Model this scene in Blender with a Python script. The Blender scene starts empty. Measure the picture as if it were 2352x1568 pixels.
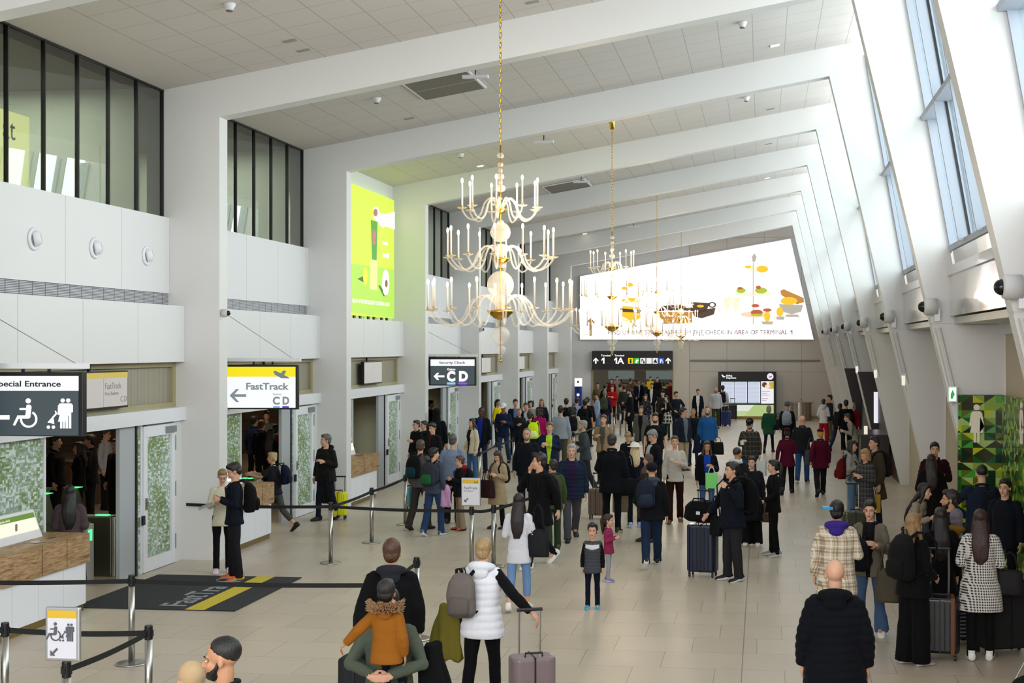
import bpy, bmesh, math, random
import numpy as np
from mathutils import Vector, Matrix, noise as mnoise
random.seed(7)
S = bpy.context.scene
COL = S.collection
# ---------------------------------------------------------------- camera
CAM_H, FPX, HORY, CX, YAW = 3.5, 3200.0, 797.0, 1370.8, math.atan(.1185)
cd = bpy.data.cameras.new('camera'); cam = bpy.data.objects.new('camera', cd); COL.objects.link(cam)
cam.location = (0, 0, CAM_H); cam.rotation_euler = (math.pi/2, 0, YAW)
cd.sensor_width = 36; cd.lens = FPX/2352*36
cd.shift_x = (1176-CX)/2352; cd.shift_y = (HORY-784)/2352
cd.clip_end = 300; cd.clip_start = .1
S.camera = cam
# ---------------------------------------------------------------- world, daylight, exposure
S.view_settings.view_transform = 'Standard'; S.view_settings.look = 'None'
S.view_settings.gamma = 1; S.view_settings.use_curve_mapping = False
S.view_settings.exposure = 0.5
S.cycles.max_bounces = 8; S.cycles.diffuse_bounces = 4; S.cycles.glossy_bounces = 3; S.cycles.adaptive_threshold = .03
S.cycles.transmission_bounces = 9; S.cycles.transparent_max_bounces = 12
S.cycles.caustics_reflective = False; S.cycles.caustics_refractive = False
S.cycles.sample_clamp_indirect = 6
W = bpy.data.worlds.new('sky'); S.world = W; W.use_nodes = True
wb = W.node_tree.nodes['Background']; wb.inputs[0].default_value = (.86, .92, 1, 1); wb.inputs[1].default_value = 1.15
def area(name, loc, rot, sx, sy, power, col=(1, 1, 1)):
    l = bpy.data.lights.new(name, 'AREA'); l.shape = 'RECTANGLE'; l.size = sx; l.size_y = sy
    l.energy = power; l.color = col
    o = bpy.data.objects.new(name, l); COL.objects.link(o); o.location = loc; o.rotation_euler = rot
    return o
PITCH = 7.05
def FY(k): return 22.0 + PITCH*k          # near face of portal frame k
# daylight outside every sloped window of the right wall
for k in range(-2, 7):
    area('window_daylight', (4.6, FY(k)-3.3, 7.6), (0, math.radians(82), 0), 6.0, 6.4, 540, (1, .985, .98))
# fill light added behind the camera to brighten the hall, no glazing built there
area('front_fill', (-3.5, -4, 6.2), (math.radians(97), 0, 0), 12, 5.5, 1080, (1, .98, .955))

# ---------------------------------------------------------------- helpers
def lin(h):
    if not isinstance(h, str): return tuple(h)+((1,) if len(h) == 3 else ())
    h = h.lstrip('#')
    if len(h) == 3: h = ''.join(c*2 for c in h)
    v = [int(h[i:i+2], 16)/255 for i in (0, 2, 4)]
    return tuple((c/12.92 if c <= .04045 else ((c+.055)/1.055)**2.4) for c in v)+(1,)
_M = {}
_S2 = bpy.data.scenes.new('mesher')      # scratch scene for shaping meshes, removed at the end
def _dg2():
    with bpy.context.temp_override(scene=_S2, view_layer=_S2.view_layers[0]): return bpy.context.evaluated_depsgraph_get()
def N(t, kind, **kw):
    n = t.nodes.new('ShaderNode'+kind)
    for k, v in kw.items():
        if k in n.inputs: n.inputs[k].default_value = v
        else: setattr(n, k, v)
    return n
def mat(name, col='#888', rough=.6, metal=0, emit=0, trans=0, ior=1.45, spec=.5, bump=None, coat=0, sheen=0):
    key = (name, str(col), rough, metal, emit, trans)
    if key in _M: return _M[key]
    m = bpy.data.materials.new(name); m.use_nodes = True; t = m.node_tree; b = t.nodes['Principled BSDF']
    b.inputs['Base Color'].default_value = lin(col); b.inputs['Roughness'].default_value = rough
    b.inputs['Metallic'].default_value = metal; b.inputs['IOR'].default_value = ior
    b.inputs['Transmission Weight'].default_value = trans; b.inputs['Coat Weight'].default_value = coat
    b.inputs['Specular IOR Level'].default_value = spec; b.inputs['Sheen Weight'].default_value = sheen
    if emit:
        b.inputs['Base Color'].default_value = tuple(q*.12 for q in lin(col)[:3])+(1,)
        b.inputs['Emission Color'].default_value = lin(col); b.inputs['Emission Strength'].default_value = emit
    if bump:
        tc = N(t, 'TexCoord'); no = N(t, 'TexNoise', Scale=bump[0], Detail=3.0); bp = N(t, 'Bump', Strength=bump[1], Distance=bump[2])
        t.links.new(tc.outputs['Object'], no.inputs['Vector']); t.links.new(no.outputs['Fac'], bp.inputs['Height'])
        t.links.new(bp.outputs['Normal'], b.inputs['Normal'])
    _M[key] = m; return m
def fabric(col, rough=.85): return mat('fabric', col, rough, bump=(9, .35, .03), sheen=.02, spec=.14)
class MB:
    def __init__(s): s.v = []; s.f = []; s.m = []; s.cm = 0
    def add(s, vs, fs):
        o = len(s.v); s.v += [tuple(p) for p in vs]; s.f += [tuple(i+o for i in f) for f in fs]; s.m += [s.cm]*len(fs); return s
    def box(s, x0, x1, y0, y1, z0, z1):
        return s.add([(x0,y0,z0),(x1,y0,z0),(x1,y1,z0),(x0,y1,z0),(x0,y0,z1),(x1,y0,z1),(x1,y1,z1),(x0,y1,z1)],
              [(0,3,2,1),(4,5,6,7),(0,1,5,4),(1,2,6,5),(2,3,7,6),(3,0,4,7)])
    def prism(s, poly, fa, fb):             # poly of 2D points, fa/fb map (u,v)->3D for both ends
        n = len(poly)
        return s.add([fa(*p) for p in poly]+[fb(*p) for p in poly],
              [tuple(range(n-1, -1, -1)), tuple(range(n, 2*n))]+[(i, (i+1) % n, n+(i+1) % n, n+i) for i in range(n)])
    def lathe(s, prof, c=(0,0,0), n=24, ax='z'):
        vs = []; fs = []
        for r, z in prof:
            for i in range(n):
                a = 2*math.pi*i/n; x, y = r*math.cos(a), r*math.sin(a)
                p = (x, y, z) if ax == 'z' else ((x, z, y) if ax == 'y' else (z, x, y))
                vs.append((p[0]+c[0], p[1]+c[1], p[2]+c[2]))
        for j in range(len(prof)-1):
            for i in range(n): fs.append((j*n+i, j*n+(i+1) % n, (j+1)*n+(i+1) % n, (j+1)*n+i))
        fs.append(tuple(range(n-1, -1, -1))); fs.append(tuple((len(prof)-1)*n+i for i in range(n)))
        return s.add(vs, fs)
    def tube(s, pts, rads, n=10, flat=1.0):
        pts = [Vector(p) for p in pts]
        if not hasattr(rads, '__len__'): rads = [rads]*len(pts)
        vs = []; fs = []; prev = None
        for i, p in enumerate(pts):
            d = (pts[min(i+1, len(pts)-1)]-pts[max(i-1, 0)]).normalized()
            if prev is None: u = d.cross(Vector((0, 1, .01)) if abs(d.y) < .9 else Vector((1, 0, 0))).normalized()
            else: u = (prev-d*prev.dot(d)).normalized()
            prev = u; w = d.cross(u)
            for k in range(n):
                a = 2*math.pi*k/n; vs.append(p+u*(rads[i]*math.cos(a))+w*(rads[i]*flat*math.sin(a)))
        for j in range(len(pts)-1):
            for i in range(n): fs.append((j*n+i, j*n+(i+1) % n, (j+1)*n+(i+1) % n, (j+1)*n+i))
        fs.append(tuple(range(n-1, -1, -1))); fs.append(tuple((len(pts)-1)*n+i for i in range(n)))
        return s.add(vs, fs)
    def ell(s, c, r, R=None, n=14):
        if not hasattr(r, '__len__'): r = (r, r, r)
        c = Vector(c); h = n//2; vs = []; fs = []
        for j in range(1, h):
            t = math.pi*j/h
            for i in range(n):
                a = 2*math.pi*i/n
                p = Vector((r[0]*math.sin(t)*math.cos(a), r[1]*math.sin(t)*math.sin(a), r[2]*math.cos(t)))
                vs.append(c+(R @ p if R else p))
        top = len(vs); e = Vector((0, 0, r[2])); vs.append(c+(R @ e if R else e)); vs.append(c-(R @ e if R else e))
        for j in range(h-2):
            for i in range(n): fs.append((j*n+i, (j+1)*n+i, (j+1)*n+(i+1) % n, j*n+(i+1) % n))
        for i in range(n):
            fs.append((top, i, (i+1) % n)); fs.append((top+1, (h-2)*n+(i+1) % n, (h-2)*n+i))
        return s.add(vs, fs)
    def loft(s, rings, n=18, p=2.3):        # rings (cx,cy,cz,rx,ry), rounded-square section
        vs = []; fs = []
        for cx, cy, cz, rx, ry in rings:
            for i in range(n):
                a = 2*math.pi*i/n; c_, s_ = math.cos(a), math.sin(a)
                vs.append((cx+rx*math.copysign(abs(c_)**(2/p), c_), cy+ry*math.copysign(abs(s_)**(2/p), s_), cz))
        for j in range(len(rings)-1):
            for i in range(n): fs.append((j*n+i, j*n+(i+1) % n, (j+1)*n+(i+1) % n, (j+1)*n+i))
        fs.append(tuple(range(n-1, -1, -1))); fs.append(tuple((len(rings)-1)*n+i for i in range(n)))
        return s.add(vs, fs)
    def mesh(s, name, smooth=False, mats=()):
        me = bpy.data.meshes.new(name); me.from_pydata([tuple(p) for p in s.v], [], s.f)
        for q in mats: me.materials.append(q)
        if any(s.m): me.polygons.foreach_set('material_index', s.m)
        if smooth: me.polygons.foreach_set('use_smooth', [True]*len(me.polygons))
        if len(s.f) < 4000:
            b = bmesh.new(); b.from_mesh(me); bmesh.ops.recalc_face_normals(b, faces=b.faces); b.to_mesh(me); b.free()
        me.update(); return me
    def build(s, name, m, parent=None, smooth=False, kind=None, bev=0, loc=None):
        ms = m if isinstance(m, (list, tuple)) else [m]
        o = bpy.data.objects.new(name, s.mesh(name, smooth, ms)); COL.objects.link(o)
        if parent: o.parent = parent
        if kind: o['kind'] = kind
        if loc: o.location = loc
        if bev:
            b = o.modifiers.new('bevel', 'BEVEL'); b.width = bev; b.segments = 2; b.limit_method = 'ANGLE'
        return o
def smooth_angle(o, a=40):
    me = o.data
    me.polygons.foreach_set('use_smooth', [True]*len(me.polygons)); me.update()
    try: me.set_sharp_from_angle(angle=math.radians(a))
    except Exception: pass
    return o
def empty(name, label, cat, loc=(0,0,0), rz=0, group=None):
    o = bpy.data.objects.new(name, None); COL.objects.link(o); o.location = loc; o.rotation_euler = (0, 0, rz)
    o.empty_display_size = .1
    return tag(o, label, cat, group)
def tag(o, label, cat, group=None):
    o['label'] = label; o['category'] = cat
    if group: o['group'] = group
    return o
def dup(root, loc=None, rz=None, label=None, group=None, parent=None):
    r = root.copy(); COL.objects.link(r)
    if loc is not None: r.location = loc
    if rz is not None: r.rotation_euler = (0, 0, rz)
    if label: r['label'] = label
    if group: r['group'] = group
    if parent: r.parent = parent
    for ch in root.children: dup(ch, parent=r)
    return r
def text(body, size, m, parent=None, loc=(0,0,0), rot=(math.pi/2,0,0), depth=.004, name='lettering', align='LEFT', bold=0, sx=1, label=None, space=1):
    c = bpy.data.curves.new('t', 'FONT'); c.body = body; c.size = size; c.extrude = depth; c.align_x = align; c.offset = bold; c.space_character = space
    c.resolution_u = 4
    o = bpy.data.objects.new('t', c); _S2.collection.objects.link(o)
    dg = _dg2(); me = bpy.data.meshes.new_from_object(o.evaluated_get(dg))
    bpy.data.objects.remove(o)
    me.materials.clear(); me.materials.append(m)
    q = bpy.data.objects.new(name, me); COL.objects.link(q); q.location = loc; q.rotation_euler = rot; q.scale = (sx, 1, 1)
    if parent: q.parent = parent
    if label: q['label'] = label
    return q
def flat(polys, m, name, parent, T, depth=.004, label=None):
    """thin printed/cut shapes: polys of (u,v); T maps (u,v,d) -> 3D"""
    g = MB()
    for p in polys: g.prism(p, lambda u, v: T(u, v, 0), lambda u, v: T(u, v, depth))
    o = g.build(name, m, parent)
    if label: o['label'] = label
    return o
def circ(cx, cy, rx, ry=None, n=20, a0=0, a1=360):
    ry = ry or rx
    return [(cx+rx*math.cos(math.radians(a0+(a1-a0)*i/n)), cy+ry*math.sin(math.radians(a0+(a1-a0)*i/n))) for i in range(n if a1-a0 == 360 else n+1)]
def ray(px, py):
    c, s = math.cos(YAW), math.sin(YAW); a = (px-CX)/FPX
    return Vector((a*c-s, a*s+c, (HORY-py)/FPX))
def ground(px, py, z=0):
    d = ray(px, py); t = (z-CAM_H)/d.z; return (d.x*t, d.y*t)
# ---------------------------------------------------------------- people
def vox(g, size, it=3, name='m', fac=.5):
    """weld overlapping closed shapes into one continuous skin"""
    o = bpy.data.objects.new('tmp', g.mesh('tmp')); _S2.collection.objects.link(o)
    r = o.modifiers.new('r', 'REMESH'); r.mode = 'VOXEL'; r.voxel_size = size; r.use_smooth_shade = True
    if it: q = o.modifiers.new('s', 'SMOOTH'); q.factor = fac; q.iterations = it
    dg = _dg2(); me = bpy.data.meshes.new_from_object(o.evaluated_get(dg))
    old = o.data; bpy.data.objects.remove(o); bpy.data.meshes.remove(old); me.name = name
    return me
def pn(co, fx, fy=None, fz=None, sd=0.0):
    """smooth vectorised noise in -1..1"""
    fy = fy or fx; fz = fz or fx; x, y, z = co[:, 0]*fx+sd, co[:, 1]*fy+sd*1.7, co[:, 2]*fz+sd*.6
    return (np.sin(1.7*x+1.3*np.sin(2.1*y+.7*z))+np.sin(2.3*y+1.1*np.sin(1.9*z+.9*x))+np.sin(2.9*z+1.2*np.sin(1.6*x-1.1*y)))/3
def displace(me, fn):
    n = len(me.vertices); co = np.empty(n*3); me.vertices.foreach_get('co', co); co = co.reshape(-1, 3)
    no = np.empty(n*3); me.vertices.foreach_get('normal', no); no = no.reshape(-1, 3)
    co += no*fn(co)[:, None]; me.vertices.foreach_set('co', co.ravel()); me.update(); return me
ARM = {  # elbow, wrist offsets from shoulder: (outward, forward, up)
 'down': ((.045,-.02,-.285),(.06,.05,-.53)), 'bend': ((.05,.0,-.28),(-.04,.22,-.20)), 'low': ((.06,-.03,-.28),(-.02,.18,-.40)),
 'ear': ((.10,.14,-.20),(-.06,.10,.06)), 'pull': ((.07,-.12,-.25),(.10,-.30,-.42)), 'hip': ((.20,-.05,-.22),(.02,.06,-.38)),
 'swf': ((.04,.10,-.27),(.04,.28,-.44)), 'swb': ((.06,-.12,-.26),(.08,-.14,-.50)), 'reach': ((.05,.20,-.18),(.02,.44,-.14)),
 'pocket': ((.11,-.08,-.26),(.02,.10,-.42)), 'side': ((.20,-.10,-.20),(.36,-.06,-.36)), 'cross': ((.05,.03,-.27),(-.20,.20,-.17)),
 'strap': ((.07,.02,-.28),(-.06,.15,-.03)), 'hug': ((.12,.12,-.26),(-.12,.36,-.30)), 'wide': ((.20,-.02,-.22),(.44,.06,-.24))}
LEG = {'s': ((2,2),(-2,4)), 'w': ((24,6),(-17,26)), 'W': ((-17,26),(24,6)), 'l': ((4,3),(-4,10)), 'sit': ((78,70),(78,70)), 'b': ((12,10),(-10,14)), 'B': ((-10,14),(12,10))}
def skel(ps):
    """ps: (right arm, left arm, legs, head turn, head nod, lean, female, child, girth)"""
    ra, la, lg, ht, hn, lean, fem, chi, gw = ps
    sh = (.168 if not fem else .146)*(.9 if chi else 1)
    J = {}; zmin = 9
    for sd, (th, kn) in zip((-1, 1), LEG[lg]):         # -1 = the person's right
        t = math.radians(th); k = math.radians(th-kn); hx = sd*.088
        H = Vector((hx, 0, .93)); K = H+Vector((sd*.012, -math.sin(t)*.44, -math.cos(t)*.44))
        A = K+Vector((sd*.004, -math.sin(k)*.41, -math.cos(k)*.41)); J['leg', sd] = [H, K, A]; J['knee', sd] = k
        if lg != 'sit': zmin = min(zmin, A.z)
    dz = (.085-zmin) if lg != 'sit' else 0
    for sd in (-1, 1): J['leg', sd] = [p+Vector((0, 0, dz)) for p in J['leg', sd]]
    def L(p):
        f = max(0, p[2]-.95); a = math.radians(lean)
        return Vector((p[0], p[1]-math.sin(a)*f, .95+f*math.cos(a) if p[2] > .95 else p[2]))+Vector((0, 0, dz))
    J['L'] = L; J['dz'] = dz
    for sd, nm in ((-1, ra), (1, la)):
        e, w = ARM[nm]; s0 = Vector((sd*sh, .01, 1.415))
        o = (gw-1)*.10 + (.012 if nm in ('down', 'low', 'bend', 'swf', 'swb') else 0)
        J['arm', sd] = [L(s0), L(s0)+Vector((sd*(e[0]+o), -e[1], e[2])), L(s0)+Vector((sd*(w[0]+o), -w[1], w[2]))]
    J['neck'] = L((0, .012, 1.47)); hc = L((0, 0, 1.625+(.015 if chi else 0)))
    R = Matrix.Rotation(math.radians(ht), 3, 'Z') @ Matrix.Rotation(math.radians(hn+lean*.3), 3, 'X')
    J['head'] = (hc, R, 1.42 if chi else (1.06 if not fem else 1.02)); J['sh'] = sh
    return J
def HT(J):
    hc, R, hs = J['head']
    base = hc-Vector((0, 0, .11))
    c = base+Vector((0, 0, .11*hs))
    return (lambda x, y, z: c+R @ (Vector((x, y, z))*hs)), R, hs
_cache = {}
def cached(key, fn):
    if key not in _cache: _cache[key] = fn()
    return _cache[key]
def hand(g, w, d, sd, lod, curl=.5):
    """palm, four fingers of unequal length and a thumb leaving the side of the palm"""
    d = d.normalized(); inw = Vector((-sd, 0, 0)); inw = (inw-d*inw.dot(d))
    if inw.length < .3: inw = Vector((0, 0, -1))-d*(-d.z)
    inw.normalize(); fw = d.cross(inw)*sd
    if fw.y > 0 or (abs(fw.y) < .2 and fw.z < 0): fw = -fw      # thumb side points forward / up
    R = Matrix((fw, inw, d)).transposed(); k = 1.0 if lod < 2 else 1.25
    g.ell(w+d*.055, (.041*k, .017*k, .05), R, 10)
    for i in range(4):
        o = fw*(.028-.0185*i); ln = (.068, .078, .073, .056)[i]; b = w+d*.088+o
        m = b+d*ln*.5+inw*ln*.16*curl*2; e = m+d*ln*.38+inw*ln*.5*curl*2
        g.tube([b-d*.012, b, m, e], [.0095*k, .0098*k, .0088*k, .0068*k], 6)
    b = w+d*.03+fw*.030; m = b+fw*.026+d*.03+inw*.008; e = m+d*.032+inw*.014
    g.tube([b-fw*.01, b, m, e], [.012*k, .0125*k, .0105*k, .008*k], 6)
def body_mesh(ps, lod):
    J = skel(ps); g = MB(); L = J['L']; fem, chi, gw = ps[6:9]; P, R, hs = HT(J)
    # head
    g.ell(P(0, .012, .035), tuple(hs*q for q in (.073, .092, .085)), R, 20)
    g.ell(P(0, -.030, -.045), tuple(hs*q for q in (.054, .056, .068)), R, 16)
    g.ell(P(0, -.066, -.096), tuple(hs*q for q in (.024, .020, .018)), R, 10)
    g.ell(P(0, -.070, .022), tuple(hs*q for q in (.050, .018, .012)), R, 12)
    for s in (-1, 1):
        g.ell(P(s*.035, -.062, -.028), tuple(hs*q for q in (.022, .020, .024)), R, 10)
        g.ell(P(s*.073, .008, -.008), tuple(hs*q for q in (.010, .018, .032)), R, 10)
    g.tube([P(0, -.080, .018), P(0, -.097, -.012), P(0, -.110, -.030), P(0, -.086, -.040)], [hs*q for q in (.008, .011, .0155, .008)], 8)
    g.ell(P(0, -.084, -.060), tuple(hs*q for q in (.024, .010, .010)), R, 10)
    nk = J['neck']
    g.tube([L((0, .02, 1.40)), nk, P(0, .012, -.06), P(0, .01, -.01)], [.075, .056 if not fem else .048, .054 if not fem else .047, .05], 12)
    # trunk
    for a, rx, ry in ((.88, .155, .10), (.95, .165, .11), (1.08, .135, .095), (1.22, .15, .105), (1.36, .16, .10), (1.44, .11, .075)): pass
    prof = [(.86, .15, .10), (.95, .165, .11), (1.08, .132, .095), (1.22, .15, .105), (1.34, .150, .10), (1.42, .105, .075), (1.46, .055, .055)]
    g.loft([(*L((0, 0, a)), rx*gw*.95, ry*gw*.92) for a, rx, ry in prof], 16)
    for s in (-1, 1):
        H, K, A = J['leg', s]; g.tube([H+Vector((0, 0, .03)), H.lerp(K, .4), K, K.lerp(A, .35), A], [.078, .074, .048, .052, .034], 10)
        k = J['knee', s]; f = Vector((0, -math.cos(k), -math.sin(k)*-1 if 0 else 0)); g.ell(A+Vector((0, -.05, -.04)), (.036, .10, .03), None, 8)
        a0, a1, a2 = J['arm', s]; g.tube([a0, a0.lerp(a1, .5), a1, a1.lerp(a2, .4), a2, a2+(a2-a1).normalized()*.02], [.045, .042, .036, .036, .026, .024], 8)
        nm = ps[0] if s < 0 else ps[1]
        hd = (a2-a1).normalized()
        if nm in ('ear',): hd = Vector((-s*.2, .2, 1)).normalized()
        if nm in ('bend', 'cross', 'strap'): hd = (hd+Vector((-s*.3, -.1, .1))).normalized()
        hand(g, a2, hd, s, lod, .9 if nm in ('pull', 'bend', 'ear', 'strap', 'side', 'hug') else .45)
    me = vox(g, (.0078, .012, .018)[lod], 2 if lod else 3, 'person_body', .35 if lod == 2 else .42)
    return me
def top_mesh(ps, kind, hem, lod, t, sleeve):
    J = skel(ps); g = MB(); L = J['L']; fem, chi, gw = ps[6:9]; sh = J['sh']
    fx = .94 if fem else 1.0
    prof = [(.92, .166, .116), (1.0, .154 if not fem else .148, .108), (1.10, .146 if not fem else .128, .104), (1.24, .156, .112), (1.34, .156, .106), (1.40, .128, .092), (1.435, .094, .080), (1.462, .070, .069)]
    rings = [(a, rx, ry) for a, rx, ry in prof if a > hem]
    fl = .02 if kind != 'coat' else .05
    if hem < .9:
        w0, d0 = .168+fl*.3, .120+fl*.3
        zz = [z for z in (hem, hem+(.9-hem)*.5)] if hem > .7 else [hem, hem+.15, hem+.3]
        rings = [(z, w0+(.9-z)*.10*(1 if kind == 'coat' else .5), d0+(.9-z)*.10) for z in zz if z < .91]+rings
    else: rings = [(hem, .166, .118)]+rings
    legs = J['leg', -1], J['leg', 1]
    rr = []
    for z, rx, ry in rings:
        c = L((0, 0, z)) if z > .95 else Vector((0, 0, z+J['dz']*(1 if z > .8 else .5)))
        if z < .8:
            ys = [max(p.y for p in (l[0].lerp(l[1], min(1, (.93-z)/.44)) for l in legs)), min(p.y for p in (l[0].lerp(l[1], min(1, (.93-z)/.44)) for l in legs))]
            c.y = (ys[0]+ys[1])/2; ry = max(ry, (ys[0]-ys[1])/2+.09)
        rr.append((c.x, c.y, c.z, (rx*fx+t*(1 if z < 1.36 else .55))*(gw if z < 1.4 else 1), (ry*fx+t)*(gw if z < 1.4 else 1)))
    g.loft(rr, 22)
    if fem and not chi:
        for s in (-1, 1): g.ell(L((s*.062, -.075-t*.5, 1.27)), (.062, .055, .06), None, 10)
    for s in (-1, 1):
        a0, a1, a2 = J['arm', s]; d = (a2-a1).normalized()
        g.ell(a0+Vector((-s*.012, 0, -.008)), (.052+t*.6, .056+t*.6, .050+t*.5), None, 12)
        if sleeve == 'none': continue
        if sleeve == 'short': g.tube([a0, a0.lerp(a1, .5), a0.lerp(a1, .8)], [.052+t, .054+t, .054+t], 12); continue
        g.tube([a0+(a0-a1)*.03, a0.lerp(a1, .5), a1, a1.lerp(a2, .5), a2-d*.005], [.050+t*.6, .048+t*.85, .042+t, .039+t*.9, .031+t*.7], 12)
        g.ell(a1, .042+t*.95, None, 10)
    me = vox(g, (.0105, .013, .02)[lod], 3, 'garment')
    def wr(co):
        x, z = co[:, 0], co[:, 2]
        a = pn(co, 5, 5, 7)*.006+np.abs(pn(co, 9, 9, 16, 2))*.005
        if kind == 'puffer': a = a*.6+.008*np.abs(np.sin(z*math.pi/.072+.25*np.sin(x*9)))-.004
        if kind == 'coat': a = a+pn(co, 8, 8, 1.5, 4)*.007
        return a
    return displace(me, wr) if lod < 2 or kind == 'puffer' else me
def legs_mesh(ps, kind, lod):
    J = skel(ps); g = MB(); L = J['L']; fem, chi, gw = ps[6:9]; dz = J['dz']
    r = {'slim': (.088, .058, .058, .050), 'reg': (.094, .070, .070, .066), 'wide': (.088, .092, .098, .105), 'flare': (.088, .062, .072, .095), 'crop': (.09, .066, .062, .055), 'skirt': (.1, .09, .09, .09)}[kind]
    g.loft([(0, 0, .86+dz, .15*gw, .105*gw), (0, 0, .92+dz, .165*gw, .115*gw), (0, 0, 1.0+dz, .150*gw, .108*gw), (*L((0, 0, 1.06)), .14*gw, .10*gw)], 18)
    q = 1+(gw-1)*.6
    for s in (-1, 1):
        H, K, A = J['leg', s]; e = A.lerp(K, .30) if kind == 'crop' else A+(A-K).normalized()*(.05 if kind in ('wide', 'flare') else .042)
        g.tube([H+Vector((0, 0, .05)), H+(K-H)*.08, H.lerp(K, .5), K, K.lerp(A, .35), K.lerp(A, .7), e], [r[0]*q*.9, r[0]*q, (r[0]+r[1])/2*q*1.02, r[1]*q, (r[1]+r[2])/2*1.02*q, (r[2]+r[3])/2, r[3]], 12)
    me = vox(g, (.0105, .013, .02)[lod], 3, 'trousers')
    def wr(co):
        x, z = co[:, 0], co[:, 2]
        return pn(co, 6, 6, 10)*.005+np.maximum(0, .16-np.abs(z-dz-.12))*.04*np.abs(np.sin(z*80+x*20))
    return displace(me, wr) if lod < 2 else me
def hair_mesh(ps, kind, lod):
    J = skel(ps); g = MB(); P, R, hs = HT(J); L = J['L']
    E = lambda c, r, n=16: g.ell(P(*c), tuple(q*hs for q in r), R, n)
    if kind == 'buzz': E((0, .020, .044), (.0755, .093, .083), 20)
    elif kind == 'hood':
        E((0, .022, .03), (.098, .112, .115), 20); g.loft([(*L((0, .03, 1.38)), .12, .11), (*L((0, .02, 1.46)), .11, .11), (*P(0, .02, -.05), .09, .10)], 16)
    elif kind == 'hijab':
        E((0, .020, .032), (.088, .104, .098), 20); E((0, .0, -.07), (.074, .078, .05)); E((0, .03, -.03), (.085, .085, .08))
        g.loft([(*L((0, .0, 1.36)), .15, .13), (*L((0, .0, 1.44)), .13, .115), (*P(0, .01, -.10), .075, .078), (*P(0, .01, -.05), .074, .08)], 16)
    else:
        E((0, .022, .046), (.0815, .096, .088), 20); E((0, -.020, .090), (.062, .072, .040))
        E((0, .055, -.01), (.074, .055, .07))
        for s in (-1, 1): E((s*.068, .012, .02), (.014, .036, .035), 8)
    if kind in ('bob', 'long', 'curly', 'half'):
        for s in (-1, 1): E((s*.068, .012, -.03), (.022, .048, .085))
        E((0, .06, -.045), (.078, .05, .09))
    if kind == 'bob': g.loft([(*P(0, .03, -.125), .085, .062), (*P(0, .035, -.07), .088, .068), (*P(0, .03, .0), .085, .075)], 14)
    if kind in ('long', 'half'):
        ln = 1.0 if kind == 'long' else .55
        b = P(0, .055, -.02)
        g.loft([(*L((.01, .115, 1.47-.38*ln)), .045, .02), (*L((0, .13, 1.47-.28*ln)), .085, .035), (*L((0, .125, 1.47-.12*ln)), .105, .045), (*L((0, .095, 1.47)), .10, .055), (b.x, b.y, b.z, .085, .06)], 16, 2.0)
        for s in (-1, 1): g.tube([P(s*.070, .0, .02), P(s*.078, .0, -.08), L((s*.095, -.02, 1.42)), L((s*.085, -.10, 1.42-.16*ln))], [.02, .028, .028, .010], 8)
    if kind == 'pony': g.tube([P(0, .09, .06), P(0, .13, .055), P(0, .145, -.02), P(0, .13, -.12), P(0, .12, -.22), P(0, .115, -.28)], [q*hs for q in (.02, .026, .034, .034, .024, .008)], 10)
    if kind == 'bun': E((0, .085, .085), (.04, .036, .036), 12)
    if kind == 'topbun': E((0, .03, .14), (.036, .036, .034), 12)
    if kind == 'curly':
        for i in range(34):
            a = i*2.4; z = .10-.21*(i/34); q = .09+.01*math.sin(i*3)
            y = math.sin(a)*q+.035
            if y < -.03 and z < .06: continue
            E((math.cos(a)*q, y, z), (.034, .034, .034), 8)
    if kind == 'beard': E((0, -.040, -.070), (.055, .055, .050))
    me = vox(g, (.0085, .012, .018)[lod], 2, 'hair')
    def wr(co): return pn(co, 42, 42, 9)*(.0038 if kind not in ('hijab', 'buzz', 'hood') else .001)
    return displace(me, wr)
def hat_mesh(ps, kind, lod):
    J = skel(ps); g = MB(); P, R, hs = HT(J)
    E = lambda c, r, n=16: g.ell(P(*c), tuple(q*hs for q in r), R, n)
    if kind in ('cap', 'capback'):
        E((0, .018, .058), (.090, .104, .078), 20); sy = -1 if kind == 'cap' else 1
        E((0, sy*.115, .048), (.068, .07, .010), 14)
    elif kind == 'beanie': E((0, .02, .058), (.092, .106, .092), 20); E((0, .016, .02), (.094, .110, .03), 20)
    elif kind == 'pill': E((0, .03, .085), (.088, .095, .055), 20)
    elif kind == 'fedora':
        E((0, .012, .060), (.165, .185, .010), 24); g.tube([P(0, .012, .05), P(0, .012, .09), P(0, .012, .135), P(0, .012, .145)], [.102, .098, .086, .05], 20)
    return vox(g, .009 if lod < 2 else .014, 2, 'hat')
S_W = True
def collar_mesh(ps, lod):
    J = skel(ps); L = J['L']; g = MB(); f = -.085
    pts = [L((.078*math.cos(a), .012+.080*math.sin(a), 1.475+.022*math.sin(a))) for a in [math.radians(-62+304*i/16) for i in range(17)]]
    g.tube(pts, [.010]+[.020]*15+[.010], 8); return vox(g, .0095 if lod < 2 else .014, 1, 'collar')
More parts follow.
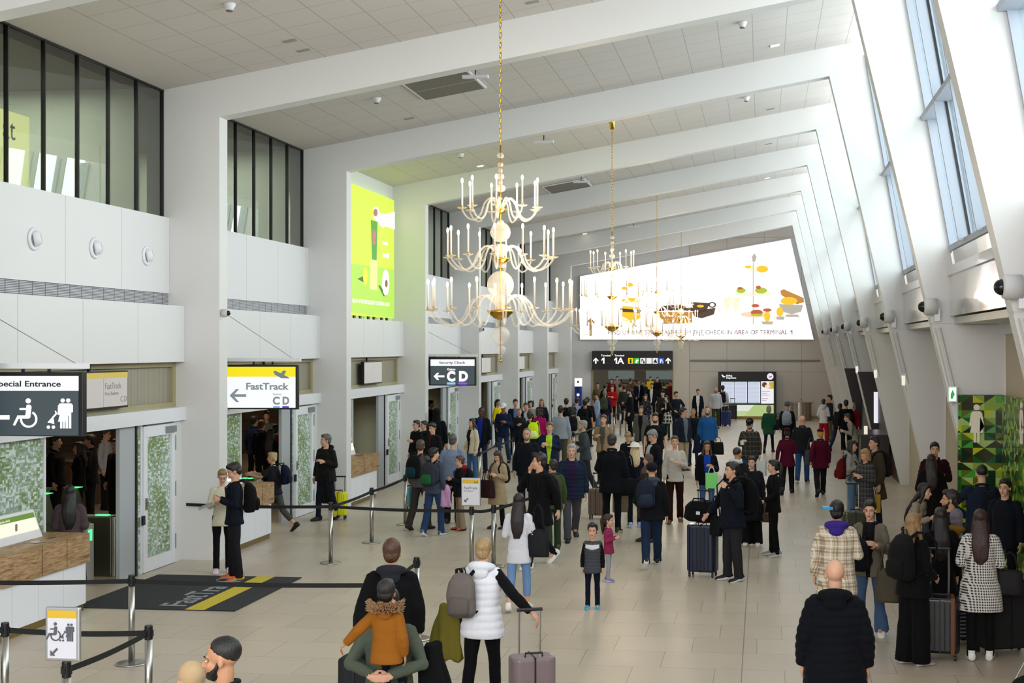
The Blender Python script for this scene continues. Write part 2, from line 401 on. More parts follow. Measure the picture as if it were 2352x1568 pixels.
def shoe_mesh(ps, sd, kind, lod):
    J = skel(ps); H, K, A = J['leg', sd]; k = J['knee', sd]; g = MB()
    tilt = max(0, -k)*.9; Rx = Matrix.Rotation(tilt, 3, 'X') @ Matrix.Rotation(math.radians(sd*7), 3, 'Z')
    if LEG[ps[2]][0][0] > 60: Rx = Matrix.Rotation(-.4, 3, 'X')
    T = lambda x, y, z: A+Rx @ Vector((x, y, z))
    secs = [(.082, .032, .02, .085), (.066, .041, .0, .105), (.02, .043, 0, .112), (-.04, .046, 0, .092), (-.10, .052, 0, .070), (-.155, .048, .002, .054), (-.188, .028, .006, .038)]
    vs = []; n = 12
    for y, w, z0, z1 in secs:
        for i in range(n):
            a = 2*math.pi*i/n; c_, s_ = math.cos(a), math.sin(a)
            x = w*math.copysign(abs(c_)**.7, c_); z = (z0+z1)/2+(z1-z0)/2*math.copysign(abs(s_)**.7, s_)
            vs.append(T(x, y, z-.085))
    fs = []; 
    for j in range(len(secs)-1):
        for i in range(n):
            fs.append((j*n+i, (j+1)*n+i, (j+1)*n+(i+1) % n, j*n+(i+1) % n))
    fs.append(tuple(range(n))); fs.append(tuple((len(secs)-1)*n+i for i in range(n-1, -1, -1)))
    g.add(vs, fs)
    g.m = [1 if i < (len(secs)-1)*n and i % n in (6, 7, 8, 9, 10, 11) and i % n not in (() if S_W else (6, 11)) else 0 for i in range(len(fs))]
    hgt = .10 if kind == 'boot' else .03
    g.tube([T(0, .02, -.03), T(0, .02, .02), T(0, .02, hgt)], [.044, .046, .045], 10)
    return g.mesh('shoe', True)
def face_meshes(ps):
    J = skel(ps); P, R, hs = HT(J); out = {}
    for s in (-1, 1):
        g = MB(); g.cm = 0; g.ell(P(s*.030, -.0790, .001), tuple(q*hs for q in (.0125, .010, .0052)), R, 12)
        g.cm = 1; g.ell(P(s*.030, -.0862, .001), tuple(q*hs for q in (.0068, .0045, .0058)), R, 8)
        out['eye', s] = g.mesh('eye', True)
    for s in (-1, 1):
        g = MB(); g.tube([P(s*.012, -.0895, .021), P(s*.030, -.0895, .0265), P(s*.050, -.0765, .020)], [q*hs for q in (.003, .0038, .002)], 6); out['eyebrow', s] = g.mesh('eyebrow', True)
    g = MB(); g.ell(P(0, -.0905, -.0575), tuple(q*hs for q in (.021, .0055, .0042)), R, 12); g.ell(P(0, -.0895, -.0655), tuple(q*hs for q in (.017, .0060, .0048)), R, 12)
    out['lips'] = g.mesh('lips', True)
    return out
SKINS = ['#cfa086', '#b98868', '#8a5a3e', '#e3b9a2', '#4f3226']
def skinm(i): return mat('skin', SKINS[i], .5, bump=(60, .05, .002), spec=.35)
def hairm(c):
    key = ('hair', c)
    if key not in _M:
        m = bpy.data.materials.new('hair'); m.use_nodes = True; t = m.node_tree; b = t.nodes['Principled BSDF']
        tc = N(t, 'TexCoord'); mp = N(t, 'Mapping'); mp.inputs['Scale'].default_value = (60, 60, 5); no = N(t, 'TexNoise', Scale=3.0, Detail=4.0)
        cr = N(t, 'ValToRGB'); c0 = lin(c); cr.color_ramp.elements[0].color = tuple(q*.55 for q in c0[:3])+(1,); cr.color_ramp.elements[1].color = tuple(min(1, q*1.5) for q in c0[:3])+(1,)
        cr.color_ramp.elements[0].position = .3; cr.color_ramp.elements[1].position = .7
        bp = N(t, 'Bump', Strength=.5, Distance=.01)
        for a, z in ((tc.outputs['Object'], mp.inputs[0]), (mp.outputs[0], no.inputs['Vector']), (no.outputs['Fac'], cr.inputs[0]), (cr.outputs[0], b.inputs['Base Color']), (no.outputs['Fac'], bp.inputs['Height']), (bp.outputs[0], b.inputs['Normal'])): t.links.new(a, z)
        b.inputs['Roughness'].default_value = .45; _M[key] = m
    return _M[key]
def plaid(name, base, cols, sc):
    """woven check: horizontal and vertical bands in object space"""
    if name in _M: return _M[name]
    m = bpy.data.materials.new(name); m.use_nodes = True; t = m.node_tree; b = t.nodes['Principled BSDF']; b.inputs['Roughness'].default_value = .9
    tc = N(t, 'TexCoord'); sp = N(t, 'SeparateXYZ'); t.links.new(tc.outputs['Object'], sp.inputs[0])
    ad = N(t, 'Math', operation='ADD'); t.links.new(sp.outputs[0], ad.inputs[0]); t.links.new(sp.outputs[1], ad.inputs[1])
    prev = None
    for (c, w, off) in cols:
        for src in (ad.outputs[0], sp.outputs[2]):
            mu = N(t, 'Math', operation='MULTIPLY_ADD'); mu.inputs[1].default_value = 1/sc; mu.inputs[2].default_value = off+10; t.links.new(src, mu.inputs[0])
            fr = N(t, 'Math', operation='FRACT'); t.links.new(mu.outputs[0], fr.inputs[0])
            lt = N(t, 'Math', operation='LESS_THAN'); lt.inputs[1].default_value = w; t.links.new(fr.outputs[0], lt.inputs[0])
            ml = N(t, 'Math', operation='MULTIPLY'); ml.inputs[1].default_value = .55; t.links.new(lt.outputs[0], ml.inputs[0])
            mx = N(t, 'MixRGB'); t.links.new(ml.outputs[0], mx.inputs[0]); mx.inputs[2].default_value = lin(c)
            if prev: t.links.new(prev, mx.inputs[1])
            else: mx.inputs[1].default_value = lin(base)
            prev = mx.outputs[0]
    t.links.new(prev, b.inputs['Base Color']); _M[name] = m; return m
def dots(name, base, c, sc):
    if name in _M: return _M[name]
    m = bpy.data.materials.new(name); m.use_nodes = True; t = m.node_tree; b = t.nodes['Principled BSDF']; b.inputs['Roughness'].default_value = .9
    tc = N(t, 'TexCoord'); vo = N(t, 'TexVoronoi', Scale=sc); t.links.new(tc.outputs['Object'], vo.inputs['Vector'])
    lt = N(t, 'Math', operation='LESS_THAN'); lt.inputs[1].default_value = .25; t.links.new(vo.outputs['Distance'], lt.inputs[0])
    mx = N(t, 'MixRGB'); mx.inputs[1].default_value = lin(base); mx.inputs[2].default_value = lin(c); t.links.new(lt.outputs[0], mx.inputs[0]); t.links.new(mx.outputs[0], b.inputs['Base Color'])
    _M[name] = m; return m
def put(name, me, ms, parent, label=None):
    o = bpy.data.objects.new(name, me); COL.objects.link(o)
    while len(me.materials) < len(ms): me.materials.append(None)
    for i, q in enumerate(ms): o.material_slots[i].link = 'OBJECT'; o.material_slots[i].material = q
    if parent: o.parent = parent
    if label: o['label'] = label
    return o
def asm(c): return fabric(c) if isinstance(c, str) else c
def place(px, top, h):
    d = FPX*(CAM_H-h)/(top-HORY); r = ray(px, top); return (r.x*d, r.y*d, 0), d
def P(px, top, h, ang, label, T=('jacket', '#15161a'), B=('reg', '#17181c'), H=('short', '#1c1512'), sk=0, arms=('down', 'down'), leg='s', head=0, nod=0, lean=0,
      fem=0, chi=0, gw=1.0, S_=('shoe', '#1a1a1c', '#1a1a1c'), hat=None, hem=None, t=None, inner=None, sleeve='long', beard=None, hood=None, belt=None, face=None, grp=None, z=0, glasses=0, hem2=None, scarf=None, pos=None, yoke=None):
    (loc, d) = place(px, top, h) if pos is None else (pos, pos[1])
    lod = 0 if d < 19 else (1 if d < 33 else 2)
    ps = (arms[0], arms[1], leg, head, nod, lean, fem, chi, gw)
    bm = cached(('b', ps, lod), lambda: body_mesh(ps, lod))
    root = put('person', bm, [skinm(sk)], None)
    ln = (1.0)
    root.location = (loc[0], loc[1], z); root.rotation_euler = (0, 0, math.radians(ang)); s = h/1.755 if not chi else h/1.80; root.scale = (s, s, s)
    tag(root, label, 'person', grp)
    kind, tc = T[0], T[1]
    HEM = {'tee': .86, 'sweater': .84, 'jacket': .80, 'puffer': .78, 'coat': .46, 'dress': .42, 'shirt': .86, 'blazer': .74, 'vest': .78, 'midcoat': .62}
    TH = {'tee': .012, 'shirt': .013, 'sweater': .015, 'jacket': .020, 'puffer': .030, 'coat': .026, 'dress': .008, 'blazer': .016, 'vest': .034, 'midcoat': .026}
    hm = hem or HEM[kind]; th = t or TH[kind]
    k2 = 'puffer' if kind in ('puffer', 'vest') else ('coat' if kind in ('coat', 'dress', 'midcoat') else 'jacket')
    sl = 'none' if kind == 'vest' else sleeve
    gm = cached(('t', ps, k2, hm, lod, th, sl, bool(inner)), lambda: top_mesh(ps, k2, hm, lod, th, sl))
    if inner:       # open front: the shirt shows in a strip between the two front edges
        if len(gm.materials) < 2:
            while len(gm.materials) < 2: gm.materials.append(None)
            n = len(gm.polygons); ce = np.empty(n*3); gm.polygons.foreach_get('center', ce); ce = ce.reshape(-1, 3); no = np.empty(n*3); gm.polygons.foreach_get('normal', no); no = no.reshape(-1, 3)
            w = np.clip((ce[:, 2]-1.0)*.16+.035, .03, .075); J = skel(ps)
            idx = ((np.abs(ce[:, 0]) < w) & (no[:, 1] < -.35) & (ce[:, 2] > hm-.1)).astype(int)
            gm.polygons.foreach_set('material_index', idx)
        o = put(kind if kind != 'midcoat' else 'coat', gm, [asm(tc), asm(inner)], root)
    else: o = put({'tee': 't_shirt', 'midcoat': 'coat', 'vest': 'padded_vest', 'puffer': 'puffer_jacket'}.get(kind, kind), gm, [asm(tc)], root)
    if yoke:
        while len(gm.materials) < 2: gm.materials.append(None)
        n = len(gm.polygons); ce = np.empty(n*3); gm.polygons.foreach_get('center', ce); ce = ce.reshape(-1, 3)
        gm.polygons.foreach_set('material_index', ((ce[:, 2] > 1.29+np.abs(ce[:, 0])*.25) & (ce[:, 2] < 1.40) & (np.abs(ce[:, 0]) < .15)).astype(int)); o.material_slots[1].link = 'OBJECT'; o.material_slots[1].material = asm(yoke)
    if kind == 'vest':
        p2 = ps; sm = cached(('t', ps, 'jacket', .9, lod, .012, 'long', False), lambda: top_mesh(ps, 'jacket', .9, lod, .012, 'long')); put('sweater', sm, [asm(T[2])], root)
    if B[0] != 'none' :
        lm = cached(('l', ps, B[0], lod), lambda: legs_mesh(ps, B[0], lod)); put('trousers', lm, [asm(B[1])], root)
    if H[0] != 'bald':
        hm_ = cached(('h', ps, H[0], lod), lambda: hair_mesh(ps, H[0], lod)); put({'hijab': 'headscarf', 'hood': 'hood'}.get(H[0], 'hair'), hm_, [hairm(H[1]) if H[0] not in ('hijab', 'hood') else fabric(H[1])], root)
    if beard: put('beard', cached(('bd', ps, lod), lambda: beard_mesh(ps, lod)), [hairm(beard)], root)
    if hat: put('hat' if hat[0] != 'cap' else 'cap', cached(('hat', ps, hat[0], lod), lambda: hat_mesh(ps, hat[0], lod)), [asm(hat[1])], root)
    if hood: put('hood', cached(('hd', ps, lod), lambda: hood_mesh(ps, lod)), [asm(hood)], root)
    if not hood and not scarf and kind in ('jacket', 'coat', 'midcoat', 'blazer', 'puffer', 'shirt') and d < 45: put('collar', cached(('col', ps, lod), lambda: collar_mesh(ps, lod)), [asm(tc)], root)
    if scarf: put('scarf', cached(('sc', ps, lod), lambda: scarf_mesh(ps, lod)), [asm(scarf)], root)
    for sd in (-1, 1):
        put('shoe', cached(('s', ps[2], sd, S_[0], fem), lambda: shoe_mesh(ps, sd, S_[0], lod)), [mat('shoe', S_[1], .5), mat('sole', S_[2], .7)], root)
    a = (ang+head) % 360
    showface = (a < 115 or a > 245) and d < 66 if face is None else face
    if showface:
        fm = cached(('f', ps), lambda: face_meshes(ps))
        for q in (-1, 1):
            put('eye', fm['eye', q], [mat('eye_white', '#cfc6bf', .3), mat('iris', '#2a1a12', .2)], root)
            put('eyebrow', fm['eyebrow', q], [mat('brow', H[1] if H[0] not in ('hijab', 'hood') else '#2a1c14', .8)], root)
        put('lips', fm['lips'], [mat('lips', '#a8584e' if sk < 2 or sk == 3 else '#6a3530', .45)], root)
    if glasses: put('glasses', glasses_mesh(ps), [mat('spectacle_frame', '#151515', .3)], root)
    root['d'] = round(d, 1)
    return root
def glasses_mesh(ps):
    J = skel(ps); Q, R, hs = HT(J); g = MB()
    for s in (-1, 1):
        pts = [Q(s*.031+.021*math.cos(a), -.094, .0+.016*math.sin(a)) for a in [i*math.pi/6 for i in range(13)]]
        g.tube(pts, .0022, 5); g.tube([Q(s*.052, -.092, .004), Q(s*.074, -.05, .006), Q(s*.078, .005, .006)], .002, 5)
    g.tube([Q(-.01, -.096, .004), Q(.01, -.096, .004)], .002, 5); return g.mesh('glasses')
def beard_mesh(ps, lod):
    J = skel(ps); Q, R, hs = HT(J); g = MB()
    g.ell(Q(0, -.040, -.078), (.056, .054, .045), R, 14); g.ell(Q(0, -.078, -.045), (.028, .016, .006), R, 10)
    for s in (-1, 1): g.tube([Q(s*.066, -.005, .0), Q(s*.060, -.02, -.04), Q(s*.04, -.05, -.07)], [.008, .014, .02], 8)
    g.ell(Q(0, -.070, -.088), (.034, .028, .026), R, 10)
    return vox(g, .009 if lod < 2 else .014, 1, 'beard')
def hood_mesh(ps, lod):
    J = skel(ps); L = J['L']; g = MB()
    pts = [L((.115*math.cos(a), .035+.095*math.sin(a), 1.475+.02*math.sin(a))) for a in [math.pi*(-.12+1.24*i/10) for i in range(11)]]
    g.tube(pts, [.02, .03, .038, .045, .05, .052, .05, .045, .038, .03, .02], 10); g.ell(L((0, .125, 1.43)), (.095, .045, .075), None, 12)
    return vox(g, .011, 3, 'hood')
def scarf_mesh(ps, lod):
    J = skel(ps); L = J['L']; g = MB()
    pts = [L((.078*math.cos(a), .015+.075*math.sin(a), 1.458)) for a in [2*math.pi*i/14 for i in range(15)]]
    g.tube(pts, .027, 9); g.tube([L((.02, -.08, 1.46)), L((.03, -.135, 1.36)), L((.03, -.14, 1.20))], [.03, .035, .03], 8, .5)
    return vox(g, .011, 2, 'scarf')
# ================================================================ materials of the place
WHITE = mat('white_plaster', '#dddddd', .75, bump=(2, .05, .01))
PANEL = mat('white_panel', '#e9e9ee', .45)
CREAM = mat('cream_wall', '#d8cfc0', .6)
FRAMEP = mat('leg_cladding', '#dad9d8', .42)
ALU = mat('white_aluminium', '#e4e4ea', .35)
BLACK = mat('black_frame', '#101114', .4)
STEEL = mat('brushed_steel', '#a9a7a3', .28, 1)
GREY = mat('grey_metal', '#8f9498', .4, .6)
GOLDP = mat('brass_plinth', '#8a7340', .4, .7)
BRASS = mat('polished_brass', '#c49a3c', .18, 1)
DARKW = mat('dark_brown_cladding', '#24140f', .4)
def seams(name, base, line, axis, pitch, off, w=.012, rough=.45, extra=None, metal=0):
    """panel material with joints along one world axis"""
    m = bpy.data.materials.new(name); m.use_nodes = True; t = m.node_tree; b = t.nodes['Principled BSDF']; b.inputs['Roughness'].default_value = rough; b.inputs['Metallic'].default_value = metal
    g = N(t, 'NewGeometry'); sp = N(t, 'SeparateXYZ'); t.links.new(g.outputs['Position'], sp.inputs[0])
    outs = []
    for ax, pi, of, ww in [(axis, pitch, off, w)]+(extra or []):
        a = N(t, 'Math', operation='MULTIPLY_ADD'); a.inputs[1].default_value = 1/pi; a.inputs[2].default_value = 50-of/pi; t.links.new(sp.outputs[ax], a.inputs[0])
        f = N(t, 'Math', operation='FRACT'); t.links.new(a.outputs[0], f.inputs[0])
        l = N(t, 'Math', operation='LESS_THAN'); l.inputs[1].default_value = ww/pi; t.links.new(f.outputs[0], l.inputs[0]); outs.append(l.outputs[0])
    cur = outs[0]
    for o in outs[1:]:
        mx = N(t, 'Math', operation='MAXIMUM'); t.links.new(cur, mx.inputs[0]); t.links.new(o, mx.inputs[1]); cur = mx.outputs[0]
    c = N(t, 'MixRGB'); c.inputs[1].default_value = lin(base); c.inputs[2].default_value = lin(line)
    t.links.new(cur, c.inputs[0]); t.links.new(c.outputs[0], b.inputs['Base Color']); return m
def floor_mat():
    m = bpy.data.materials.new('floor_tiles'); m.use_nodes = True; t = m.node_tree; b = t.nodes['Principled BSDF']
    L = t.links.new; g = N(t, 'NewGeometry'); sp = N(t, 'SeparateXYZ'); L(g.outputs['Position'], sp.inputs[0])
    def M_(op, a, b_=None, c=None):
        n = N(t, 'Math', operation=op)
        for i, q in enumerate((a, b_, c)):
            if q is None: continue
            if hasattr(q, 'links'): L(q, n.inputs[i])
            else: n.inputs[i].default_value = q
        return n.outputs[0]
    X, Y = sp.outputs[0], sp.outputs[1]
    v = M_('MULTIPLY_ADD', Y, 1/.805, 100-17.62/.805); row = M_('FLOOR', v); fv = M_('FRACT', v)
    right = M_('GREATER_THAN', X, -.215)
    u = M_('MULTIPLY_ADD', X, 1/.9, 1.11/.9); u = M_('ADD', u, M_('MULTIPLY', row, -1/3)); u = M_('ADD', u, 200+100/3)
    u = M_('ADD', u, M_('MULTIPLY', right, .17))
    col = M_('FLOOR', u); fu = M_('FRACT', u)
    du = M_('LESS_THAN', fu, .009); dv = M_('LESS_THAN', fv, .010)
    jl = M_('LESS_THAN', M_('ABSOLUTE', M_('ADD', X, .215)), .006)
    j = M_('MAXIMUM', M_('MAXIMUM', du, dv), jl)
    cb = N(t, 'CombineXYZ'); L(col, cb.inputs[0]); L(row, cb.inputs[1]); wn = N(t, 'TexWhiteNoise'); L(cb.outputs[0], wn.inputs['Vector'])
    no = N(t, 'TexNoise', Scale=1.3, Detail=5.0); L(g.outputs['Position'], no.inputs['Vector'])
    cr = N(t, 'MixRGB'); cr.inputs[1].default_value = lin('#b5a797'); cr.inputs[2].default_value = lin('#c4b7a5')
    L(M_('ADD', M_('MULTIPLY', wn.outputs[0], .65), M_('MULTIPLY', no.outputs['Fac'], .35)), cr.inputs[0])
    mx = N(t, 'MixRGB'); mx.inputs[2].default_value = lin('#85796a'); L(j, mx.inputs[0]); L(cr.outputs[0], mx.inputs[1]); L(mx.outputs[0], b.inputs['Base Color'])
    r = M_('MULTIPLY_ADD', no.outputs['Fac'], .18, .26); L(r, b.inputs['Roughness']); b.inputs['Specular IOR Level'].default_value = .45
    return m
def wood_mat():
    m = bpy.data.materials.new('oak_veneer'); m.use_nodes = True; t = m.node_tree; b = t.nodes['Principled BSDF']; b.inputs['Roughness'].default_value = .5
    tc = N(t, 'TexCoord'); mp = N(t, 'Mapping'); mp.inputs['Scale'].default_value = (7, 1.4, 16); no = N(t, 'TexNoise', Scale=2.0, Detail=8.0, Distortion=1.6)
    cr = N(t, 'ValToRGB'); cr.color_ramp.elements[0].color = lin('#6f4f33'); cr.color_ramp.elements[1].color = lin('#b4926a'); cr.color_ramp.elements[0].position = .3; cr.color_ramp.elements[1].position = .62
    for a, z in ((tc.outputs['Object'], mp.inputs[0]), (mp.outputs[0], no.inputs['Vector']), (no.outputs['Fac'], cr.inputs[0]), (cr.outputs[0], b.inputs['Base Color'])): t.links.new(a, z)
    return m
def pixel_glass():
    """printed film of small green, grey and white rectangles on glass"""
    m = bpy.data.materials.new('pixel_film'); m.use_nodes = True; t = m.node_tree; b = t.nodes['Principled BSDF']; L = t.links.new
    g = N(t, 'NewGeometry'); outs = []
    for i, (sc, off) in enumerate((((1, 24, 22), 0), ((1, 13, 38), 3.3))):
        mp = N(t, 'Mapping'); mp.inputs['Scale'].default_value = sc; mp.inputs['Location'].default_value = (0, off, off*1.7)
        L(g.outputs['Position'], mp.inputs[0]); sn = N(t, 'VectorMath', operation='FLOOR'); L(mp.outputs[0], sn.inputs[0])
        wn = N(t, 'TexWhiteNoise'); L(sn.outputs[0], wn.inputs['Vector']); outs.append(wn.outputs[0])
    a = N(t, 'Math', operation='MULTIPLY'); L(outs[0], a.inputs[0]); L(outs[1], a.inputs[1])
    no = N(t, 'TexNoise', Scale=1.6, Detail=2.0); L(g.outputs['Position'], no.inputs['Vector'])
    ad = N(t, 'Math', operation='MULTIPLY_ADD'); L(no.outputs['Fac'], ad.inputs[0]); ad.inputs[1].default_value = .9; L(a.outputs[0], ad.inputs[2])
    cr = N(t, 'ValToRGB'); e = cr.color_ramp.elements; e[0].position = .25; e[0].color = lin('#5b7440'); e[1].position = 1.1; e[1].color = lin('#d5e0dc')
    for p, c in ((.45, '#77904f'), (.62, '#93a58a'), (.8, '#a6b8b2')): q = e.new(p); q.color = lin(c)
    L(ad.outputs[0], cr.inputs[0]); L(cr.outputs[0], b.inputs['Base Color']); b.inputs['Roughness'].default_value = .2
    return m
def glass_mat(name, tint, gloss=1.0, clear=.75):
    m = bpy.data.materials.new(name); m.use_nodes = True; t = m.node_tree; t.nodes.remove(t.nodes['Principled BSDF']); out = t.nodes['Material Output']
    tr = N(t, 'BsdfTransparent'); tr.inputs[0].default_value = lin(tint); gl = N(t, 'BsdfGlossy'); gl.inputs['Roughness'].default_value = .01
    fr = N(t, 'Fresnel'); fr.inputs[0].default_value = 1.6; mm = N(t, 'Math', operation='MULTIPLY_ADD'); mm.inputs[1].default_value = gloss; mm.inputs[2].default_value = .03; t.links.new(fr.outputs[0], mm.inputs[0])
    gm = N(t, 'NewGeometry'); iv = N(t, 'Math', operation='SUBTRACT'); iv.inputs[0].default_value = 1; t.links.new(gm.outputs['Backfacing'], iv.inputs[1])   # only the outer face mirrors
    mb = N(t, 'Math', operation='MULTIPLY'); t.links.new(mm.outputs[0], mb.inputs[0]); t.links.new(iv.outputs[0], mb.inputs[1])
    mx = N(t, 'MixShader'); t.links.new(mb.outputs[0], mx.inputs[0]); t.links.new(tr.outputs[0], mx.inputs[1]); t.links.new(gl.outputs[0], mx.inputs[2]); t.links.new(mx.outputs[0], out.inputs[0])
    return m
FLOOR = floor_mat(); WOOD = wood_mat(); PIX = pixel_glass()
DGLASS = glass_mat('tinted_gallery_glass', '#a8aea6', 1.5); CLEAR = glass_mat('clear_glass', '#e4ecec', 1)
WPAN = seams('white_wall_panels', '#e2e1e3', '#b4b4ba', 1, 1.73, 16.79-1.73*8, .014)
GRILLE = seams('louvre_grille', '#c9c9ce', '#55565a', 2, .022, 0, .011, .5, [(1, .34, 0, .02)])
CEILT = seams('ceiling_tiles', '#cfc9c5', '#aaa39b', 0, .625, -8.95+.02, .014, .9, [(1, .79, 17.61, .014)])
CEILP = mat('ceiling_plaster', '#cfc9c4', .9)
FWALL = seams('cream_cladding', '#cfc8bf', '#9b938a', 0, 1.83, -3.56, .02, .55, [(2, 3.3, 2.28, .015)])
RWALL = mat('recess_wall', '#b9ab97', .6)
def st(g, name, m, parent=None, **k): return g.build(name, m, parent, kind=None if parent else 'structure', **k)
# ================================================================ shell
st(MB().box(-22, 9, -3, 100, -.2, 0), 'floor', FLOOR)
CZ = lambda x: 7.74+(x+9.83)*.1727
SOF = lambda x: 7.28+(x+8.85)*.176
LEGX = lambda z: 1.38+(9.08-z)*.235
OUTX = lambda z: 2.2+(8.9-z)*.175
T0 = .34
g = MB(); g.prism([(-8.95, CZ(-8.95)), (2.6, CZ(2.6)), (2.6, CZ(2.6)+.2), (-8.95, CZ(-8.95)+.2)], lambda u, v: (u, -3, v), lambda u, v: (u, 69.3, v)); st(g, 'ceiling', CEILT)
g = MB(); g.prism([(-10.2, CZ(-10.2)), (-8.95, CZ(-8.95)), (-8.95, CZ(-8.95)+.2), (-10.2, CZ(-10.2)+.2)], lambda u, v: (u, -3, v), lambda u, v: (u, 69.3, v)); st(g, 'ceiling_border', CEILP)
nt = 1
for k in range(-2, 7):
    y = FY(k); g = MB(); F0 = lambda u, v, y=y: (u, y, v); F1 = lambda u, v, y=y: (u, y+T0, v)
    # left post, sloping beam and leaning right leg of one portal frame
    g.prism([(-10.1, 0), (-8.85, 0), (-8.85, SOF(-8.85)), (-10.1, SOF(-8.85))], F0, F1)
    g.prism([(-10.1, SOF(-8.85)), (-8.85, SOF(-8.85)), (1.38, SOF(1.38)), (2.25, 9.2), (2.25, CZ(2.25)), (-10.1, CZ(-10.1))], F0, F1)
    g.prism([(1.38, SOF(1.38)), (LEGX(3.87), 3.87), (OUTX(3.87), 3.87), (OUTX(7), 7.0), (2.25, 9.2)], F0, F1)
    g.prism([(LEGX(3.84), 3.84), (LEGX(0), 0), (LEGX(0)+.35, 0), (3.72, 2.0), (3.72, 3.84)], lambda u, v, y=y: (u, y+.03, v), F1)
    g.prism([(LEGX(3.87)+.01, 3.87), (LEGX(3.84)+.01, 3.84), (OUTX(3.87), 3.84), (OUTX(3.87), 3.87)], lambda u, v, y=y: (u, y+.03, v), F1)
    st(g, 'trim_%d' % nt, FRAMEP); nt += 1
# ---- left wall: base storey slab behind, band, panels, grille
Y0, Y1 = -3, 69
st(MB().box(-9.9, -9.44, Y0, Y1, 3.26, 4.175), 'wall_left', WPAN)
for k in range(-2, 7):
    a, b = FY(k-1)+T0, min(FY(k), 69)
    if k == 2:
        st(MB().box(-10.1, -9.74, a, b, 4.175, 8.0), 'wall_left_blank', WHITE); continue
    st(MB().box(-9.9, -9.70, a, b, 4.385, 5.63), 'wall_left_panel', WPAN)
    st(MB().box(-9.9, -9.73, a, b, 4.175, 4.385), 'trim_%d' % nt, GRILLE); nt += 1
    # gallery window: dark framed, frameless joints
    wn = k+3
    fr = MB(); n = 7; zt = CZ(-9.82)
    for i in range(n+1):
        yy = a+(b-a-.03)*i/n if i else a
        fr.box(-9.86, -9.80, yy, yy+.022, 5.60, zt)
    fr.box(-9.86, -9.80, a, b, zt-.025, zt); fr.box(-9.86, -9.80, a, b, 5.60, 5.64)
    w = st(fr, 'window_%d' % wn, BLACK); p = MB().box(-9.842, -9.832, a, b, 5.62, zt-.02).build('pane', DGLASS, w)
# gallery rooms behind the tinted glass
OFF = mat('gallery_wall', '#aaa898', .8)
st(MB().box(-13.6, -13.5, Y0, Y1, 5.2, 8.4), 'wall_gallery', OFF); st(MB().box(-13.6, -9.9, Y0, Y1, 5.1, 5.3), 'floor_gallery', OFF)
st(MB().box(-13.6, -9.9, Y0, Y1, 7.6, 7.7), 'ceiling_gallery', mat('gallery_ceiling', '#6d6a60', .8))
for k in range(-1, 7): st(MB().box(-13.5, -9.88, FY(k)-.9, FY(k)-.75, 5.3, 7.6), 'wall_gallery_partition', mat('partition', '#d5ddd8', .7))
for k in range(-1, 7): area('gallery_fill', (-11.6, FY(k)-3.4, 7.55), (0, 0, 0), 2.5, 4, 300, (1, .95, .85))  # added fill lights that lighten the gallery rooms, no real fittings
# ---- left base storey
SCR = seams('corrugated_screen', '#a39c8b', '#8b8474', 1, .05, 0, .02, .6); BEI = mat('beige_frame', '#a39a76', .5)
for k in range(-1, 7):
    c = FY(k); a = FY(k-1)+T0
    if c > 69: break
    st(MB().box(-9.9, -9.42, a, c, 2.305, 2.52), 'trim_%d' % nt, ALU); nt += 1
    g = MB(); g.box(-9.9, -9.66, a, c, 2.52, 3.26); st(g, 'wall_left_screen', SCR)
    g = MB(); g.box(-9.66, -9.60, a, c, 2.52, 2.60).box(-9.66, -9.60, a, c, 3.18, 3.26).box(-9.66, -9.60, c-.12, c, 2.6, 3.18).box(-9.66, -9.60, a, a+.08, 2.6, 3.18); st(g, 'trim_%d' % nt, BEI); nt += 1
    # printed glass at the near side
    w = st(MB().box(-9.56, -9.50, a, a+.04, 0, 2.31).box(-9.56, -9.50, c-4.42, c-4.38, 0, 2.31), 'window_%d' % (20+k), ALU)
    MB().box(-9.54, -9.525, a+.04, c-4.42, 0, 2.3).build('printed_pane', PIX, w)
    st(MB().box(-9.56, -9.5, c-2.23, c-1.72, 0, 2.31), 'trim_%d' % nt, mat('grey_pier', '#a9acb0', .6)); nt += 1
    st(MB().box(-9.56, -9.48, c-1.72, c-1.67, 0, 2.31), 'trim_%d' % nt, BLACK); nt += 1
    # side light and door
    w = st(MB().box(-9.56, -9.50, c-1.67, c-1.63, 0, 2.31).box(-9.56, -9.50, c-1.50, c-1.46, 0, 2.31), 'window_%d' % (40+k), ALU)
    MB().box(-9.54, -9.525, c-1.63, c-1.50, 0, 2.3).build('printed_pane', PIX, w)
    g = MB(); y0, y1 = c-1.45, c-.30
    g.box(-9.56, -9.48, y0, y0+.13, .01, 2.27).box(-9.56, -9.48, y1-.13, y1, .01, 2.27).box(-9.56, -9.481, y0+.13, y1-.13, .01, .22).box(-9.56, -9.481, y0+.13, y1-.13, 2.10, 2.27)
    d = st(g, 'door_%d' % (k+2), ALU)
    MB().box(-9.53, -9.515, y0+.12, y1-.12, .2, 2.12).build('printed_pane', PIX, d)
    g = MB(); g.box(-9.48, -9.462, y0+.04, y0+.09, .98, 1.16).tube([(-9.47, y0+.065, 1.1), (-9.43, y0+.065, 1.1), (-9.425, y0+.09, 1.1), (-9.425, y0+.2, 1.1)], .012, 8); g.build('handle', STEEL, d)
    MB().box(-9.48, -9.45, y0-.09, y0-.01, .76, .90).build('lock_box', BLACK, d)
    MB().box(-9.48, -9.44, y1-.36, y1-.02, 2.13, 2.23).build('door_closer', GREY, d)
    for z in (.35, 1.2, 1.95): MB().lathe([(.013, z-.12), (.013, z+.12)], (-9.475, y1+.01, 0), 8).build('hinge', GREY, d)
    st(MB().box(-9.9, -9.5, c-.30, c, 0, 2.31), 'trim_%d' % nt, WHITE); nt += 1
